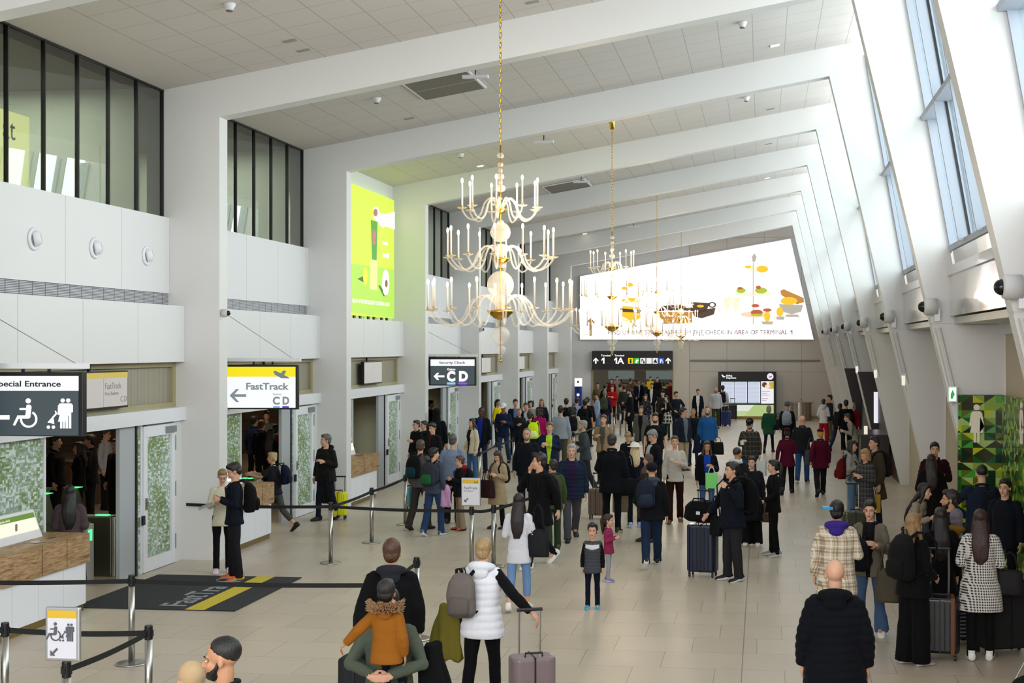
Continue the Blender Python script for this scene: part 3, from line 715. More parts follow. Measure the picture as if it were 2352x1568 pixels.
# back-of-house hall behind the left openings
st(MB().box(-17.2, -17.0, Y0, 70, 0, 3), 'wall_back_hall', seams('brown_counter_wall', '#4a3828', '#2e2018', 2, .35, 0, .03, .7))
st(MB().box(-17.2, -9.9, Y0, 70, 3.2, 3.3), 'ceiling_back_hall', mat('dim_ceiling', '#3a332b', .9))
for k in range(-1, 7):
    area('back_hall_lamp', (-12.5, FY(k)-3, 3.12), (0, 0, 0), 2.2, .5, 26, (1, .80, .55))
st(MB().box(-17.2, -9.9, 70, 70.2, 0, 3.3), 'wall_back_hall', mat('olive_wall', '#a8a184', .7))
for k in range(3, 7): st(MB().box(-11.7, -11.5, FY(k)-6.5, FY(k)-.2, 0, 3.2), 'wall_back_hall', mat('olive_wall', '#a8a184', .7))
# ---- far wall with the opening to the next hall
Y = 69.0
g = MB(); g.box(-10.1, -8.41, Y, Y+.3, 0, 10); g.box(-8.41, -4.39, Y, Y+.3, 3.32, 10); g.box(-4.39, -3.56, Y, Y+.3, 0, 10)
st(g, 'wall_far', WHITE)
st(MB().box(-3.56, 4.2, Y-.02, Y+.3, 0, 10), 'wall_far_cladding', FWALL)
g = MB(); g.box(-4.39, -3.56, Y-.012, Y, 0, 3.9); st(g, 'trim_%d' % nt, CREAM); nt += 1
g = MB(); g.prism([(-9.5, 0), (-9.42, 0), (-9.42, 7.5), (.9, 9.3), (.9, 9.38), (-9.5, 7.58)], lambda u, v: (u, Y-.05, v), lambda u, v: (u, Y, v)); st(g, 'trim_%d' % nt, ALU); nt += 1
st(MB().box(-3.53, 2.84, Y-.05, Y-.02, 2.78, 2.88), 'trim_%d' % nt, mat('vent_slot', '#8a8580', .6)); nt += 1
st(MB().box(-3.56, 3.4, Y-.05, Y-.02, 0, .12), 'baseboard_far', GOLDP)
g = MB(); g.box(-8.45, -8.39, Y-.03, Y+.4, 0, 2.36).box(-4.41, -4.35, Y-.03, Y+.4, 0, 2.36).box(-8.45, -4.35, Y-.03, Y+.4, 2.33, 2.40); st(g, 'door_9', BEI)
# hall beyond
st(MB().box(-22, 9, 98, 98.2, 0, 5), 'wall_beyond', mat('beyond_wall', '#9a8d7a', .7))
st(MB().box(-22, 9, 69.3, 98, 4.6, 4.8), 'ceiling_beyond', mat('beyond_ceiling', '#6a6359', .8))
area('beyond_lamp', (-7, 80, 4.5), (0, 0, 0), 12, 14, 240, (1, .9, .72))
# ---- right wall
SILL = mat('glossy_sill_panel', '#c6c2be', .16, .25, coat=.5)
FIN = mat('window_fin', '#a7aebb', .5)
for k in range(-2, 8):
    a, b = FY(k-1)+T0, min(FY(k), 69); wn = 60+k
    sl = lambda u, v, y: (u, y, v)
    def slab(g, z0, z1, y0, y1, o0, o1):
        g.prism([(OUTX(z0)+o0, z0), (OUTX(z1)+o0, z1), (OUTX(z1)+o1, z1), (OUTX(z0)+o1, z0)], lambda u, v: (u, y0, v), lambda u, v: (u, y1, v))
    g = MB(); n = 4
    for i in range(1, n):
        yy = a+(b-a)*i/n; slab(g, 5.02, 9.5, yy-.03, yy+.03, -.10, .22)
    slab(g, 5.02, 9.5, a, a+.06, 0, .3); slab(g, 5.02, 9.5, b-.06, b, 0, .3)
    slab(g, 7.0, 7.07, a, b, -.09, .21); slab(g, 4.98, 5.06, a, b, -.02, .25)
    w = st(g, 'window_%d' % wn, FIN)
    g = MB(); slab(g, 5.05, 9.5, a, b, .10, .112); g.build('pane', CLEAR, w)
    g = MB()
    for i in range(1, n):
        yy = a+(b-a)*i/n; slab(g, 5.06, 9.4, yy-.045, yy-.03, .05, .085)
    g.build('gasket', BLACK, w)
    g = MB(); slab(g, 4.72, 5.0, a, b, .02, .3); st(g, 'wall_right_apron', SILL)
    g = MB(); g.box(2.88, 3.7, a, b, 3.98, 4.60).box(2.84, 3.7, a, b, 4.60, 4.74); st(g, 'wall_right_bulkhead', SILL)
    st(MB().box(2.95, 3.7, a, b, 3.86, 3.96), 'trim_%d' % nt, mat('soffit_panel', '#b7b3ad', .35)); nt += 1
    if k in (3, 4):    # dark shop fronts
        st(MB().box(3.5, 3.7, a, b, 0, 3.87), 'wall_right_shop', DARKW)
    else: st(MB().box(3.72, 3.9, a, b, 0, 3.9), 'wall_right', RWALL)
st(MB().box(3.66, 4.2, Y0, 69, 3.7, 4.9), 'wall_right_upper', WHITE)
for k, m_ in ((3, DARKW), (4, DARKW)):
    g = MB(); y = FY(k); g.prism([(LEGX(2.75)+.04, 2.75), (LEGX(0)+.04, 0), (4.2, 0), (4.2, 2.75)], lambda u, v: (u, y-.03, v), lambda u, v: (u, y+.025, v)); st(g, 'wall_right_shop_return', m_)
# dark glazed door in the second recess
g = MB(); y0, y1 = FY(1)+1.3, FY(1)+3.4
g.box(3.64, 3.72, y0, y0+.1, 0, 2.7).box(3.64, 3.72, y1-.1, y1, 0, 2.7).box(3.642, 3.72, y0+.1, y1-.1, 2.55, 2.7).box(3.642, 3.72, y0+.1, y1-.1, 1.25, 1.33).box(3.642, 3.72, y0+.1, y1-.1, 0, .12)
d = st(g, 'door_10', mat('anthracite_frame', '#20262e', .4)); MB().box(3.68, 3.69, y0, y1, .1, 2.6).build('pane', mat('dark_pane', '#31404e', .1), d)
g = MB()
for z in (.95, 1.75): g.tube([(3.6, y0+.2, z), (3.6, y1-.2, z)], .03, 8)
g.build('push_bar', BLACK, d)
# green mosaic at the wash room entrance
def mosaic():
    m = bpy.data.materials.new('green_mosaic'); m.use_nodes = True; t = m.node_tree; b = t.nodes['Principled BSDF']; L = t.links.new
    g = N(t, 'NewGeometry'); sp = N(t, 'SeparateXYZ'); L(g.outputs['Position'], sp.inputs[0])
    ad = N(t, 'Math', operation='ADD'); L(sp.outputs[0], ad.inputs[0]); L(sp.outputs[1], ad.inputs[1])
    def M_(op, a, b_=None, c=None):
        n = N(t, 'Math', operation=op)
        for i, q in enumerate((a, b_, c)):
            if q is None: continue
            if hasattr(q, 'links'): L(q, n.inputs[i])
            else: n.inputs[i].default_value = q
        return n.outputs[0]
    u = M_('MULTIPLY', ad.outputs[0], 1/.17); v = M_('MULTIPLY', sp.outputs[2], 1/.115)
    uf, vf = M_('FLOOR', u), M_('FLOOR', v); fu, fv = M_('FRACT', u), M_('FRACT', v)
    par = M_('FLOORED_MODULO', M_('ADD', uf, vf), 2)
    e = M_('ADD', M_('MULTIPLY', fu, M_('MULTIPLY_ADD', par, -2, 1)), par)
    tri = M_('GREATER_THAN', e, fv)
    cb = N(t, 'CombineXYZ'); L(uf, cb.inputs[0]); L(vf, cb.inputs[1]); L(tri, cb.inputs[2]); wn = N(t, 'TexWhiteNoise'); L(cb.outputs[0], wn.inputs['Vector'])
    cr = N(t, 'ValToRGB'); cr.color_ramp.interpolation = 'CONSTANT'; el = cr.color_ramp.elements; el[0].color = lin('#12301a'); el[1].position = .93; el[1].color = lin('#b8c22a')
    for p, c in ((.16, '#2c3413'), (.30, '#1f5a28'), (.42, '#5d6a22'), (.54, '#3c2f17'), (.63, '#4f9a3a'), (.73, '#8aa43c'), (.83, '#a8c070')): q = el.new(p); q.color = lin(c)
    L(wn.outputs[0], cr.inputs[0]); L(cr.outputs[0], b.inputs['Base Color']); b.inputs['Roughness'].default_value = .15; return m
MOS = mosaic()
st(MB().box(3.0, 3.70, FY(0)-.06, FY(0)+.02, 0, 2.77).box(3.64, 3.71, FY(0)-3.2, FY(0)-.06, 0, 2.77), 'wall_right_mosaic', MOS)
# ================================================================ placement helpers on vertical planes
def onY(px, py, Y):
    d = ray(px, py); t = Y/d.y; return (d.x*t, CAM_H+d.z*t)
def onX(px, py, X):
    d = ray(px, py); t = X/d.x; return (d.y*t, CAM_H+d.z*t)
def glow(col, e): return mat('backlit', col, .5, emit=e*.70)
class Face:
    """drawing helper for a sign face lying in a plane Y = const (or X = const)"""
    def __init__(s, parent, Y=None, X=None, lift=.004): s.p = parent; s.Y = Y; s.X = X; s.l = lift; s.o = parent.matrix_world.translation.copy() if 0 else Vector(parent.location)
    def pt(s, u, v, d=0):
        if s.Y is not None: x, z = onY(u, v, s.Y); return (x-s.o.x, s.Y-d-s.o.y, z-s.o.z)
        y, z = onX(u, v, s.X); return (s.X+d-s.o.x, y-s.o.y, z-s.o.z)
    def poly(s, polys, m, name, d=.004, th=.004, label=None):
        g = MB()
        for p in polys: g.prism(p, lambda u, v: s.pt(u, v, d), lambda u, v: s.pt(u, v, d+th))
        o = g.build(name, m, s.p)
        if label: o['label'] = label
        return o
    def rect(s, x0, y0, x1, y1, m, name, **k): return s.poly([[(x0, y0), (x1, y0), (x1, y1), (x0, y1)]], m, name, **k)
    def word(s, body, x0, x1, ybase, cap, m, name='lettering', d=.014, bold=0, z1=None):
        a = Vector(s.pt(x0, ybase, d)); b = Vector(s.pt(x1, ybase if z1 is None else z1, d)); c = Vector(s.pt(x0, ybase-cap, d))
        hgt = abs(c.z-a.z); size = hgt/.70
        rot = (math.pi/2, 0, 0) if s.Y is not None else (math.pi/2, 0, math.pi/2)
        o = text(body, size, m, s.p, a, rot, .002, name, bold=bold*1.4*size)
        w = max(v.co.x for v in o.data.vertices); o.scale = ((b-a).length/w, 1, 1); return o
def arrowL(x0, x1, yc, h, t):   # arrow pointing left, in pixels of the face
    return [(x0, yc), (x0+h, yc-h), (x0+h+t*1.1, yc-h), (x0+t*1.5+2, yc-t/2), (x1, yc-t/2), (x1, yc+t/2), (x0+t*1.5+2, yc+t/2), (x0+h+t*1.1, yc+h), (x0+h, yc+h)]
def arrowU(xc, y0, y1, w, t):
    return [(xc, y0), (xc+w, y0+w), (xc+w, y0+w+t), (xc+t/2, y0+t+2), (xc+t/2, y1), (xc-t/2, y1), (xc-t/2, y0+t+2), (xc-w, y0+w+t), (xc-w, y0+w)]
SWHITE = glow('#f4f6f8', 1.0); SGREY = glow('#55626a', .55); SDARK = glow('#39404f', .3); SYEL = glow('#f2e01c', 1.0); SMID = glow('#8b979d', .8)
WHITE_L = glow('#ffffff', 1.0)
# ================================================================ hanging signs over the left entrances
def hang_sign(Ys, x0, x1, z0, z1, label):
    r = empty('hanging_sign', label, 'sign', ((x0+x1)/2, Ys, z0), group=None)
    o = r.location; L_ = lambda a, b, c, d, e, f: (a-o.x, b-o.x, c-o.y, d-o.y, e-o.z, f-o.z)
    g = MB(); g.box(*L_(x0, x1, Ys, Ys+.10, z0, z1)); g.build('housing', BLACK, r, bev=.008)
    g = MB(); g.box(*L_(-9.44, x1+.04, Ys+.0, Ys+.09, 3.245, 3.31)); g.build('bracket_rail', ALU, r)
    for f in (.35, .62): MB().box(*L_(x0+(x1-x0)*f, x0+(x1-x0)*f+.03, Ys+.03, Ys+.06, z1, 3.25)).build('hanger', BLACK, r)
    g = MB(); g.tube([(x1-.1-o.x, Ys+.04-o.y, 3.30-o.z), (-9.43-o.x, Ys-.1-o.y, 4.1-o.z)], .005, 6); g.build('stay_cable', GREY, r)
    return r
# accessible entrance
r = hang_sign(15.6, -9.16, -7.95, 2.445, 3.205, 'hanging black sign reading Special Entrance with wheelchair and pushchair pictograms'); F = Face(r, Y=15.6)
F.rect(-38, 863, 181, 897, SWHITE, 'header_panel'); F.rect(-38, 897, 181, 1000, SGREY, 'face_panel')
F.word('Special Entrance', -13, 141, 887, 13, SDARK, bold=.012)
F.rect(-16, 953, 23, 963, WHITE_L, 'arrow', d=.010)
def wheelchair(x, y, s):
    P_ = lambda pts: [(x+a*s, y+b*s) for a, b in pts]
    ring = circ(0, 0, 21, n=26, a0=-60, a1=190); inner = circ(0, 0, 16, n=26, a0=190, a1=-60)
    return [P_(circ(-1, -44, 6.3)), P_([(-5, -34), (3, -35), (7, -30), (4, -4), (0, -1), (-24, -1), (-33, 16), (-38, 14), (-27, -9), (-8, -9), (-6, -22), (-22, -22), (-22, -27), (-6, -27)]), P_(ring+inner)]
def family(x, y, s):
    P_ = lambda pts: [(x+a*s, y+b*s) for a, b in pts]
    return [P_(circ(-7, -44, 5)), P_(circ(6, -44, 5)), P_([(-14, -37), (13, -37), (17, -33), (17, -16), (13, -16), (13, 22), (7, 22), (7, -8), (5, -8), (5, 22), (0, 22), (0, 6), (-2, 6), (-2, 22), (-6, 22), (-6, 6), (-8, 6), (-8, 22), (-13, 22), (-13, 6), (-18, 6), (-14, -10), (-19, -10), (-18, -32)]),
            P_([(-20, -14), (-22, -10), (-40, 9), (-43, 8), (-24, -14), (-26, -19), (-24, -20)]), P_([(-29, -4), (-27, 12), (-40, 8)]), P_(circ(-41, 19, 4)), P_(circ(-29, 19, 4))]
F.poly(wheelchair(67, 962, .95), WHITE_L, 'wheelchair_pictogram', d=.010); F.poly(family(152, 962, .97), WHITE_L, 'family_pictogram', d=.010)
# priority lane
r = hang_sign(23.8, -9.42, -8.14, 2.40, 3.19, 'hanging yellow and white priority lane sign with arrow to gates C D'); F = Face(r, Y=23.8)
F.rect(523, 842, 679, 865, SYEL, 'header_panel'); F.rect(516, 842, 523, 865, SYEL, 'header_panel'); F.rect(516, 865, 679, 936, SWHITE, 'face_panel')
F.word('FastTrack', 565, 664, 894, 15, SMID, bold=.02); F.word('Gates', 627, 647, 907, 5, SMID); F.word('C', 627, 643, 928, 17, SMID, bold=.03); F.word('D', 649, 665, 928, 17, SMID, bold=.03)
F.poly([arrowL(528, 566, 908, 15, 6)], SMID, 'arrow', d=.010)
PLANE = [(628, 853), (633, 851), (645, 857), (652, 850), (658, 852), (653, 861), (663, 866), (665, 869), (646, 868), (632, 860)]
F.poly([PLANE], glow('#7f9096', .7), 'aeroplane_pictogram', d=.010)
F.rect(628, 932, 643, 936, glow('#7fb4e8', .9), 'gate_stripe', d=.010); F.rect(649, 932, 664, 936, glow('#6a3fc0', .9), 'gate_stripe', d=.010)
# security check
r = hang_sign(37.4, -9.07, -7.76, 2.45, 3.23, 'hanging grey Security Check sign with arrow to gates C D'); F = Face(r, Y=37.4)
F.rect(989, 825, 1090, 840, SWHITE, 'header_panel'); F.rect(989, 840, 1090, 883, SGREY, 'face_panel')
F.word('Security Check', 1009, 1069, 835, 5.5, SDARK, bold=.01); F.word('Gates', 1027, 1046, 850, 5, WHITE_L, bold=.02)
F.word('C', 1027, 1046, 874, 21, WHITE_L, bold=.04); F.word('D', 1054, 1075, 874, 21, WHITE_L, bold=.04)
F.poly([arrowL(996, 1021, 864, 8, 4.5)], WHITE_L, 'arrow', d=.010)
F.rect(1027, 878, 1046, 883, glow('#9fd0f4', .9), 'gate_stripe', d=.010); F.rect(1053, 878, 1073, 883, glow('#8a5ae8', .9), 'gate_stripe', d=.010)
# twin monitors above the openings
MONF = mat('matt_screen', '#cfcbc6', .35, emit=.5)
where = ['left of the Special Entrance sign', 'behind the yellow and white hanging sign', 'above the second wooden desk', 'over the opening past the Security Check sign', 'over the fifth opening along the left wall', 'over the farthest left opening']
for i, k in enumerate((0, 1, 2, 3, 4, 5)):
    c = FY(k); y0, y1 = c-3.6, c-2.02
    r = empty('twin_monitor', 'pale twin monitor '+('right beside the Special Entrance sign' if i == 0 else where[i]), 'monitor', (-9.45, (y0+y1)/2, 2.6), group='twin monitors over the left openings')
    o = r.location
    MB().box(-.10, -.02, y0-o.y, y1-o.y, .0, .55).build('housing', BLACK, r); MB().box(-.02, -.012, y0-o.y+.03, (y0+y1)/2-o.y-.01, .03, .53).build('screen', MONF, r); MB().box(-.02, -.012, (y0+y1)/2-o.y+.01, y1-o.y-.03, .03, .53).build('screen', MONF, r)
    MB().box(-.12, -.08, -.3, -.25, .5, .66).build('mount', BLACK, r); MB().box(-.14, -.08, -.6, .6, .2, .3).build('mount', BLACK, r)
    if k < 2:
        MB().box(-.012, -.008, y0-o.y+.03, (y0+y1)/2-o.y-.01, .45, .53).build('yellow_band', mat('pale_yellow', '#dcc35a', .4, emit=.5), r); MB().box(-.012, -.008, (y0+y1)/2-o.y+.01, y1-o.y-.03, .45, .53).build('yellow_band', mat('pale_yellow', '#dcc35a', .4, emit=.5), r)
        for bd, yy, zz, sz in (('FastTrack', .03, .29, .13), ('First, Business', .03, .20, .075), ('C D', .52, .09, .12)):
            q = text(bd, sz, mat('grey_print', '#8e8a80', .6), r, (-.008, yy, zz), (math.pi/2, 0, math.pi/2), .001)
# ================================================================ lime backlit poster (third bay)
LIME = glow('#b8e43c', 1.5)
Xp = -9.62
y0, z0 = onX(803, 723, Xp); y1, _ = onX(905, 735, Xp); z1 = onX(905, 460, Xp)[1]
r = empty('backlit_poster', 'tall lime green backlit poster of a hand reaching into a green cup', 'poster', (Xp, y0, z0)); o = r.location
MB().box(-.10, 0, 0, y1-y0, 0, z1-z0).build('light_box', LIME, r)
F = Face(r, X=Xp)
def gp(n, c, e): return glow(c, e)
F.poly([[(803, 604), (905, 619), (905, 730), (802, 717)]], gp('', '#a4cf4a', 1.3), 'printed_floor', d=.003)
F.poly([[(850, 595), (866, 597), (865, 667), (849, 663)]], gp('', '#dbe872', 2.0), 'printed_pedestal', d=.008)
F.poly([[(851, 505), (866, 509), (864, 598), (854, 596)]], gp('', '#4f9a3a', 1.2), 'printed_cup', d=.010)
F.poly([circ(858, 540, 4, 12), circ(858, 556, 4, 5)], gp('', '#c46a78', 1.2), 'printed_emblem', d=.015)
F.poly([[(905, 486), (884, 492), (870, 490), (866, 474), (856, 478), (858, 500), (868, 512), (880, 524), (882, 518), (905, 527)]], gp('', '#fbe9cf', 2.2), 'printed_hand', d=.013)
F.poly([circ(861, 488, 5, 9)], gp('', '#a0705a', 1.2), 'printed_fruit', d=.016)
F.poly([circ(838, 634, 5, 20)], gp('', '#d8c22c', 1.6), 'printed_fruit', d=.009); F.poly([circ(885, 649, 8, 30), ], gp('', '#f4f6cc', 2.0), 'printed_avocado', d=.010); F.poly([circ(886, 651, 3, 9)], gp('', '#7a5a2a', 1.2), 'printed_avocado_stone', d=.015)
F.poly([[(820, 640), (834, 648), (834, 634)], [(868, 655), (880, 680), (888, 680), (872, 655)]], gp('', '#3f6f24', 1.0), 'printed_shadow', d=.006)
F.word('RIGHT AFTER THE SECURITY CONTROL POINT', 808, 894, 694, 9, WHITE_L, bold=.008, z1=703)
F.word('eat', 877, 890, 560, 9, WHITE_L, bold=.03); F.word('well', 878, 892, 590, 12, WHITE_L, bold=.03)
# bracket bits under the poster
for yy in (.3, .8, 1.5, 2.0, 2.7, 3.2): MB().box(-.02, .02, yy, yy+.12, -.09, 0).build('bracket', BLACK, r)
# gallery poster behind the glass, upper left
r = empty('gallery_light_box', 'cream yellow light box behind the tinted glass at the upper left', 'light box', (-10.2, 16.4, 5.72))
MB().box(-.1, 0, 0, 2.06, 0, 1.0).build('light_box', glow('#f2efa8', 4.5), r); text('at', .42, mat('ochre_print', '#9a8a2a', .6), r, (.006, 1.36, .62), (math.pi/2, 0, math.pi/2), .002)
# ================================================================ far billboard (backlit, sloping top)
BY = 68.86
r = empty('cafe_billboard', 'huge backlit white billboard of coffee and cakes with a sloping top edge', 'billboard', (-9, BY, 3.89)); F = Face(r, Y=BY, lift=.01)
BW = glow('#ffffff', 2.0)
F.poly([[(1333, 635), (1815, 549), (1868, 779), (1333, 779)]], BW, 'light_panel', d=.05, th=.01); F.poly([[(1332, 633.5), (1816, 547), (1869.5, 780), (1332, 780)]], ALU, 'housing', d=-.10, th=.15)
PK = glow('#ffe4ef', 1.35)
for a, b in ((1485, 1510), (1530, 1552), (1692, 1708), (1730, 1747), (1760, 1776), (1790, 1806)): F.poly([[(a, 635-(a-1333)*.178+4), (b, 635-(b-1333)*.178+4), (b, 776), (a, 776)]], PK, 'printed_stripe', d=.064)
BR = glow('#5f4a3c', .8); TN = glow('#c58a3e', 1.0); GO = glow('#f0b429', 1.3); SV = glow('#b9b4a6', 1.0); GR = glow('#a8bf3a', 1.1); RD = glow('#c4603c', 1.0); PKF = glow('#f2c9a8', 1.2); CG = glow('#e9e3c2', 1.2)
Q = lambda ps, m, n, d=.07: F.poly(ps, m, n, d=d, th=.01)
Q([arrowU(1357, 730, 771, 9, 6)], glow('#a67a3e', .9), 'printed_arrow')
F.poly([[(1815, 760.5), (1818, 758), (1820, 758), (1820, 768), (1818, 768), (1818, 761), (1815, 763)]], glow('#6f5a50', .5), 'numeral_one', d=.075)
F.word('FIND US ONE STAIRCASE FROM THE CHECK-IN AREA OF TERMINAL', 1396, 1809, 768, 10, glow('#6f5a50', .5), d=.075)
F.word('Aida', 1570, 1652, 631, 22, glow('#f6e6ea', 1.2), d=.075)
Q([[(1587, 693), (1630, 696), (1623, 714), (1606, 719), (1594, 712)], [(1590, 716), (1644, 706), (1640, 722), (1612, 731), (1595, 727)]], BR, 'printed_cup')
Q([circ(1636, 700, 9, 7)], BR, 'printed_cup_handle'); Q([circ(1636, 700, 5, 4)], BW, 'printed_cup_handle_hole', .082); Q([circ(1609, 703, 8, 3)], GO, 'printed_coffee', .082)
Q([[(1512, 715), (1520, 702), (1560, 700), (1600, 708), (1602, 716), (1560, 712)]], BR, 'printed_cake_glaze', .082); Q([[(1514, 716), (1590, 716), (1590, 742), (1518, 744)]], TN, 'printed_cake')
Q([[(1428, 722), (1430, 702), (1470, 706), (1472, 730), (1450, 742), (1432, 736)]], GO, 'printed_cake_slice'); Q([circ(1446, 654, 9, 5), circ(1434, 662, 6, 4), circ(1450, 690, 22, 6), circ(1446, 712, 20, 5)], GO, 'printed_pastry'); Q([[(1424, 708), (1474, 712), (1470, 718), (1428, 716)]], BR, 'printed_cake_layer', .082)
Q([[(1727, 588), (1733, 582), (1738, 590), (1734, 602), (1728, 600)]], SV, 'printed_stand_knob'); Q([[(1729, 602), (1731, 602), (1731, 745), (1729, 745)]], SV, 'printed_stand_rod')
Q([[(1710, 610), (1764, 612), (1752, 625), (1722, 624)]], CG, 'printed_tier'); Q([circ(1751, 618, 13, 8), circ(1718, 613, 8, 3)], GO, 'printed_croissant', .082)
Q([circ(1702, 667, 11, 6), circ(1748, 667, 14, 7)], GR, 'printed_canapes', .082); Q([circ(1700, 662, 6, 3), circ(1742, 660, 6, 4)], RD, 'printed_canape_tops', .09); Q([[(1684, 672), (1778, 672), (1765, 680), (1698, 680)]], CG, 'printed_tier')
Q([circ(1735, 722, 34, 7)], PKF, 'printed_platter'); Q([circ(1738, 717, 14, 6), circ(1735, 702, 9, 4), circ(1762, 712, 10, 4)], RD, 'printed_salmon', .082); Q([circ(1738, 723, 14, 3)], GR, 'printed_salad', .09)
Q([[(1662, 682), (1680, 682), (1677, 705), (1672, 712), (1670, 728), (1668, 712), (1664, 704)], [(1681, 684), (1700, 684), (1697, 706), (1692, 714), (1690, 732), (1688, 714), (1683, 706)]], CG, 'printed_glasses')
Q([[(1792, 668), (1800, 664), (1846, 684), (1847, 694), (1830, 699), (1795, 678)]], TN, 'printed_roll', .082); Q([circ(1812, 691, 19, 9)], GO, 'printed_roll_front', .09)
Q([[(1788, 698), (1845, 700), (1840, 716), (1818, 722), (1798, 716)], [(1806, 722), (1832, 722), (1838, 728), (1804, 728)]], SV, 'printed_bowl')
Q([circ(1762, 727, 7, 12), circ(1791, 716, 8, 11)], GO, 'printed_egg', .082); Q([[(1748, 738), (1776, 738), (1774, 745), (1752, 745)], [(1782, 727), (1802, 727), (1800, 734), (1784, 734)]], SV, 'printed_egg_cup', .09)
# ================================================================ terminal sign over the opening
r = empty('terminal_sign', 'long dark overhead sign to Terminal 1 and 1A over the far opening', 'sign', (-6.4, 68.8, 2.4)); F = Face(r, Y=68.8)
F.rect(1360, 806, 1545, 848, mat('sign_dark', '#2b292b', .45), 'panel', d=-.19, th=.29)
ws = glow('#ffffff', .95)
F.poly([arrowU(1369, 821, 835, 6, 3.4), arrowU(1535, 821, 835, 6, 3.4)], ws, 'arrow', d=.105)
ONE = lambda x: [(x, 825), (x+4, 821), (x+7, 821), (x+7, 835), (x+3.6, 835), (x+3.6, 826), (x, 828.5)]
F.poly([ONE(1382)], ws, 'numeral_one', d=.105); F.poly([ONE(1411)], ws, 'numeral_one', d=.105); F.word('A', 1419, 1434, 835, 14, ws, d=.105, bold=.02); F.word('Terminal', 1381, 1403, 818, 4, ws, d=.105, bold=.02); F.word('Terminal', 1412, 1434, 818, 4, ws, d=.105, bold=.02)
for x, c in ((1443, '#f4d80a'), (1457, '#3fbf4a'), (1471, '#f2f2f2'), (1485, '#f2f2f2'), (1499, '#f2f2f2'), (1513, '#2a5fd0')): F.rect(x, 822, x+12, 835, glow(c, .9), 'pictogram_tile', d=.105)
F.word('i', 1447, 1451, 833, 9, mat('ink', '#111', .5), d=.112, bold=.05); F.word('P', 1516, 1522, 833, 8, ws, d=.112, bold=.03); F.word('3', 1520, 1524, 834, 4, ws, d=.113)
F.poly([[(1459, 833), (1462, 825), (1465, 833)], circ(1465, 827, 2, 2)], ws, 'pictogram', d=.112); F.poly([[(1474, 824), (1478, 824), (1474, 832)], [(1479, 826), (1482, 834), (1477, 834)], [(1501, 832), (1506, 824), (1510, 833)]], mat('ink', '#111', .5), 'pictogram', d=.112)
# ================================================================ departures board
r = empty('departures_board', 'black freestanding departures board with four lit screens on a brass plinth', 'board', (-.7, 68.5, 0)); F = Face(r, Y=68.5)
F.rect(1650, 853, 1783, 961, BLACK, 'housing', d=0, th=.28)
sc = glow('#d9e0f2', .95)
for a, b in ((1657, 1686), (1687, 1716), (1718, 1746)):
    F.rect(a, 875, b, 925, sc, 'flight_list_screen', d=.285); F.rect(a, 875, b, 877, glow('#3f8f5a', .8), 'screen_header', d=.292); F.rect(a, 924, b, 926, glow('#3f8f5a', .8), 'screen_footer', d=.292)
    F.poly([[(a+2, y), (b-3, y), (b-3, y+.6), (a+2, y+.6)] for y in range(880, 923, 3)], glow('#9aa5c4', .6), 'flight_rows', d=.292, th=.002)
F.rect(1748, 875, 1777, 926, glow('#f2eef6', .95), 'advert_screen', d=.285); F.poly([circ(1756, 883, 6, 6)], glow('#7a4a30', .6), 'printed_dessert', d=.292); F.poly([circ(1763, 887, 6, 5)], glow('#f0e2cc', .9), 'printed_cream', d=.296); F.poly([[(1767, 876), (1777, 876), (1777, 892), (1764, 892)]], glow('#d8bd4e', .8), 'printed_corner', d=.292)
F.poly([[(1750, y), (1750+w, y), (1750+w, y+1), (1750, y+1)] for y, w in ((898, 18), (902, 12), (906, 16), (914, 14), (918, 10))], glow('#8a7f9a', .6), 'advert_lines', d=.292, th=.002)
F.word('Abflug', 1668, 1682, 864, 4, ws, d=.29, bold=.02); F.word('Departure', 1668, 1691, 869, 4, ws, d=.29, bold=.02); F.poly([[(1657, 860), (1660, 860), (1664, 864), (1667, 862), (1665, 866), (1661, 866)]], ws, 'aeroplane_pictogram', d=.29)
F.poly([circ(1769, 864, 7.5, 7.5)], glow('#f2e2f4', .95), 'round_badge', d=.29); F.poly([[(1765, 863), (1768, 865), (1772, 862), (1773, 864), (1768, 867)]], mat('ink', '#111', .5), 'badge_mark', d=.297)
F.rect(1680, 929, 1777, 956, glow('#eff2e6', .8), 'lower_graphic', d=.285); F.poly([[(1732, 929), (1777, 929), (1777, 956), (1708, 956)]], glow('#bcd48a', .8), 'lower_graphic_slant', d=.29); F.rect(1680, 943, 1777, 956, glow('#c9dca0', .8), 'lower_graphic_band', d=.289)
F.rect(1653, 955, 1780, 966, GOLDP, 'plinth', d=.02, th=.4)
# blue totem
r = empty('blue_totem', 'slim blue help totem with a white lit head by the far left corner', 'totem', (-9.04, 68.4, 0)); F = Face(r, Y=68.4)
F.rect(1321, 887, 1337, 957, mat('blue_panel', '#1f49b8', .4), 'column', d=0, th=.2); F.rect(1321, 868, 1337, 887, glow('#ffffff', 1.1), 'lit_head', d=0, th=.2); F.rect(1326, 890, 1331, 901, mat('dark_pad', '#141c30', .4), 'intercom', d=.2); F.poly([circ(1329, 906, 3.4, 3.2)], ws, 'crown_mark', d=.2)
F.rect(1327, 874, 1331, 879, mat('ink', '#8a3040', .5), 'printed_mark', d=.2)
# steel drum counter
r = empty('drum_counter', 'round steel clad counter with a tap against the far wall', 'counter', (1.8, 67.3, 0))
MB().lathe([(.56, 0), (.56, .84)], n=40).build('drum', seams('steel_staves', '#b0a99c', '#7d776c', 0, .16, 0, .03, .25, metal=.9), r); MB().lathe([(.64, .84), (.64, .88), (0.01, .885)], n=40).build('top', STEEL, r); MB().tube([(.1, 0, .88), (.1, 0, 1.0), (.0, -.03, 1.02)], .02, 8).build('tap', STEEL, r)
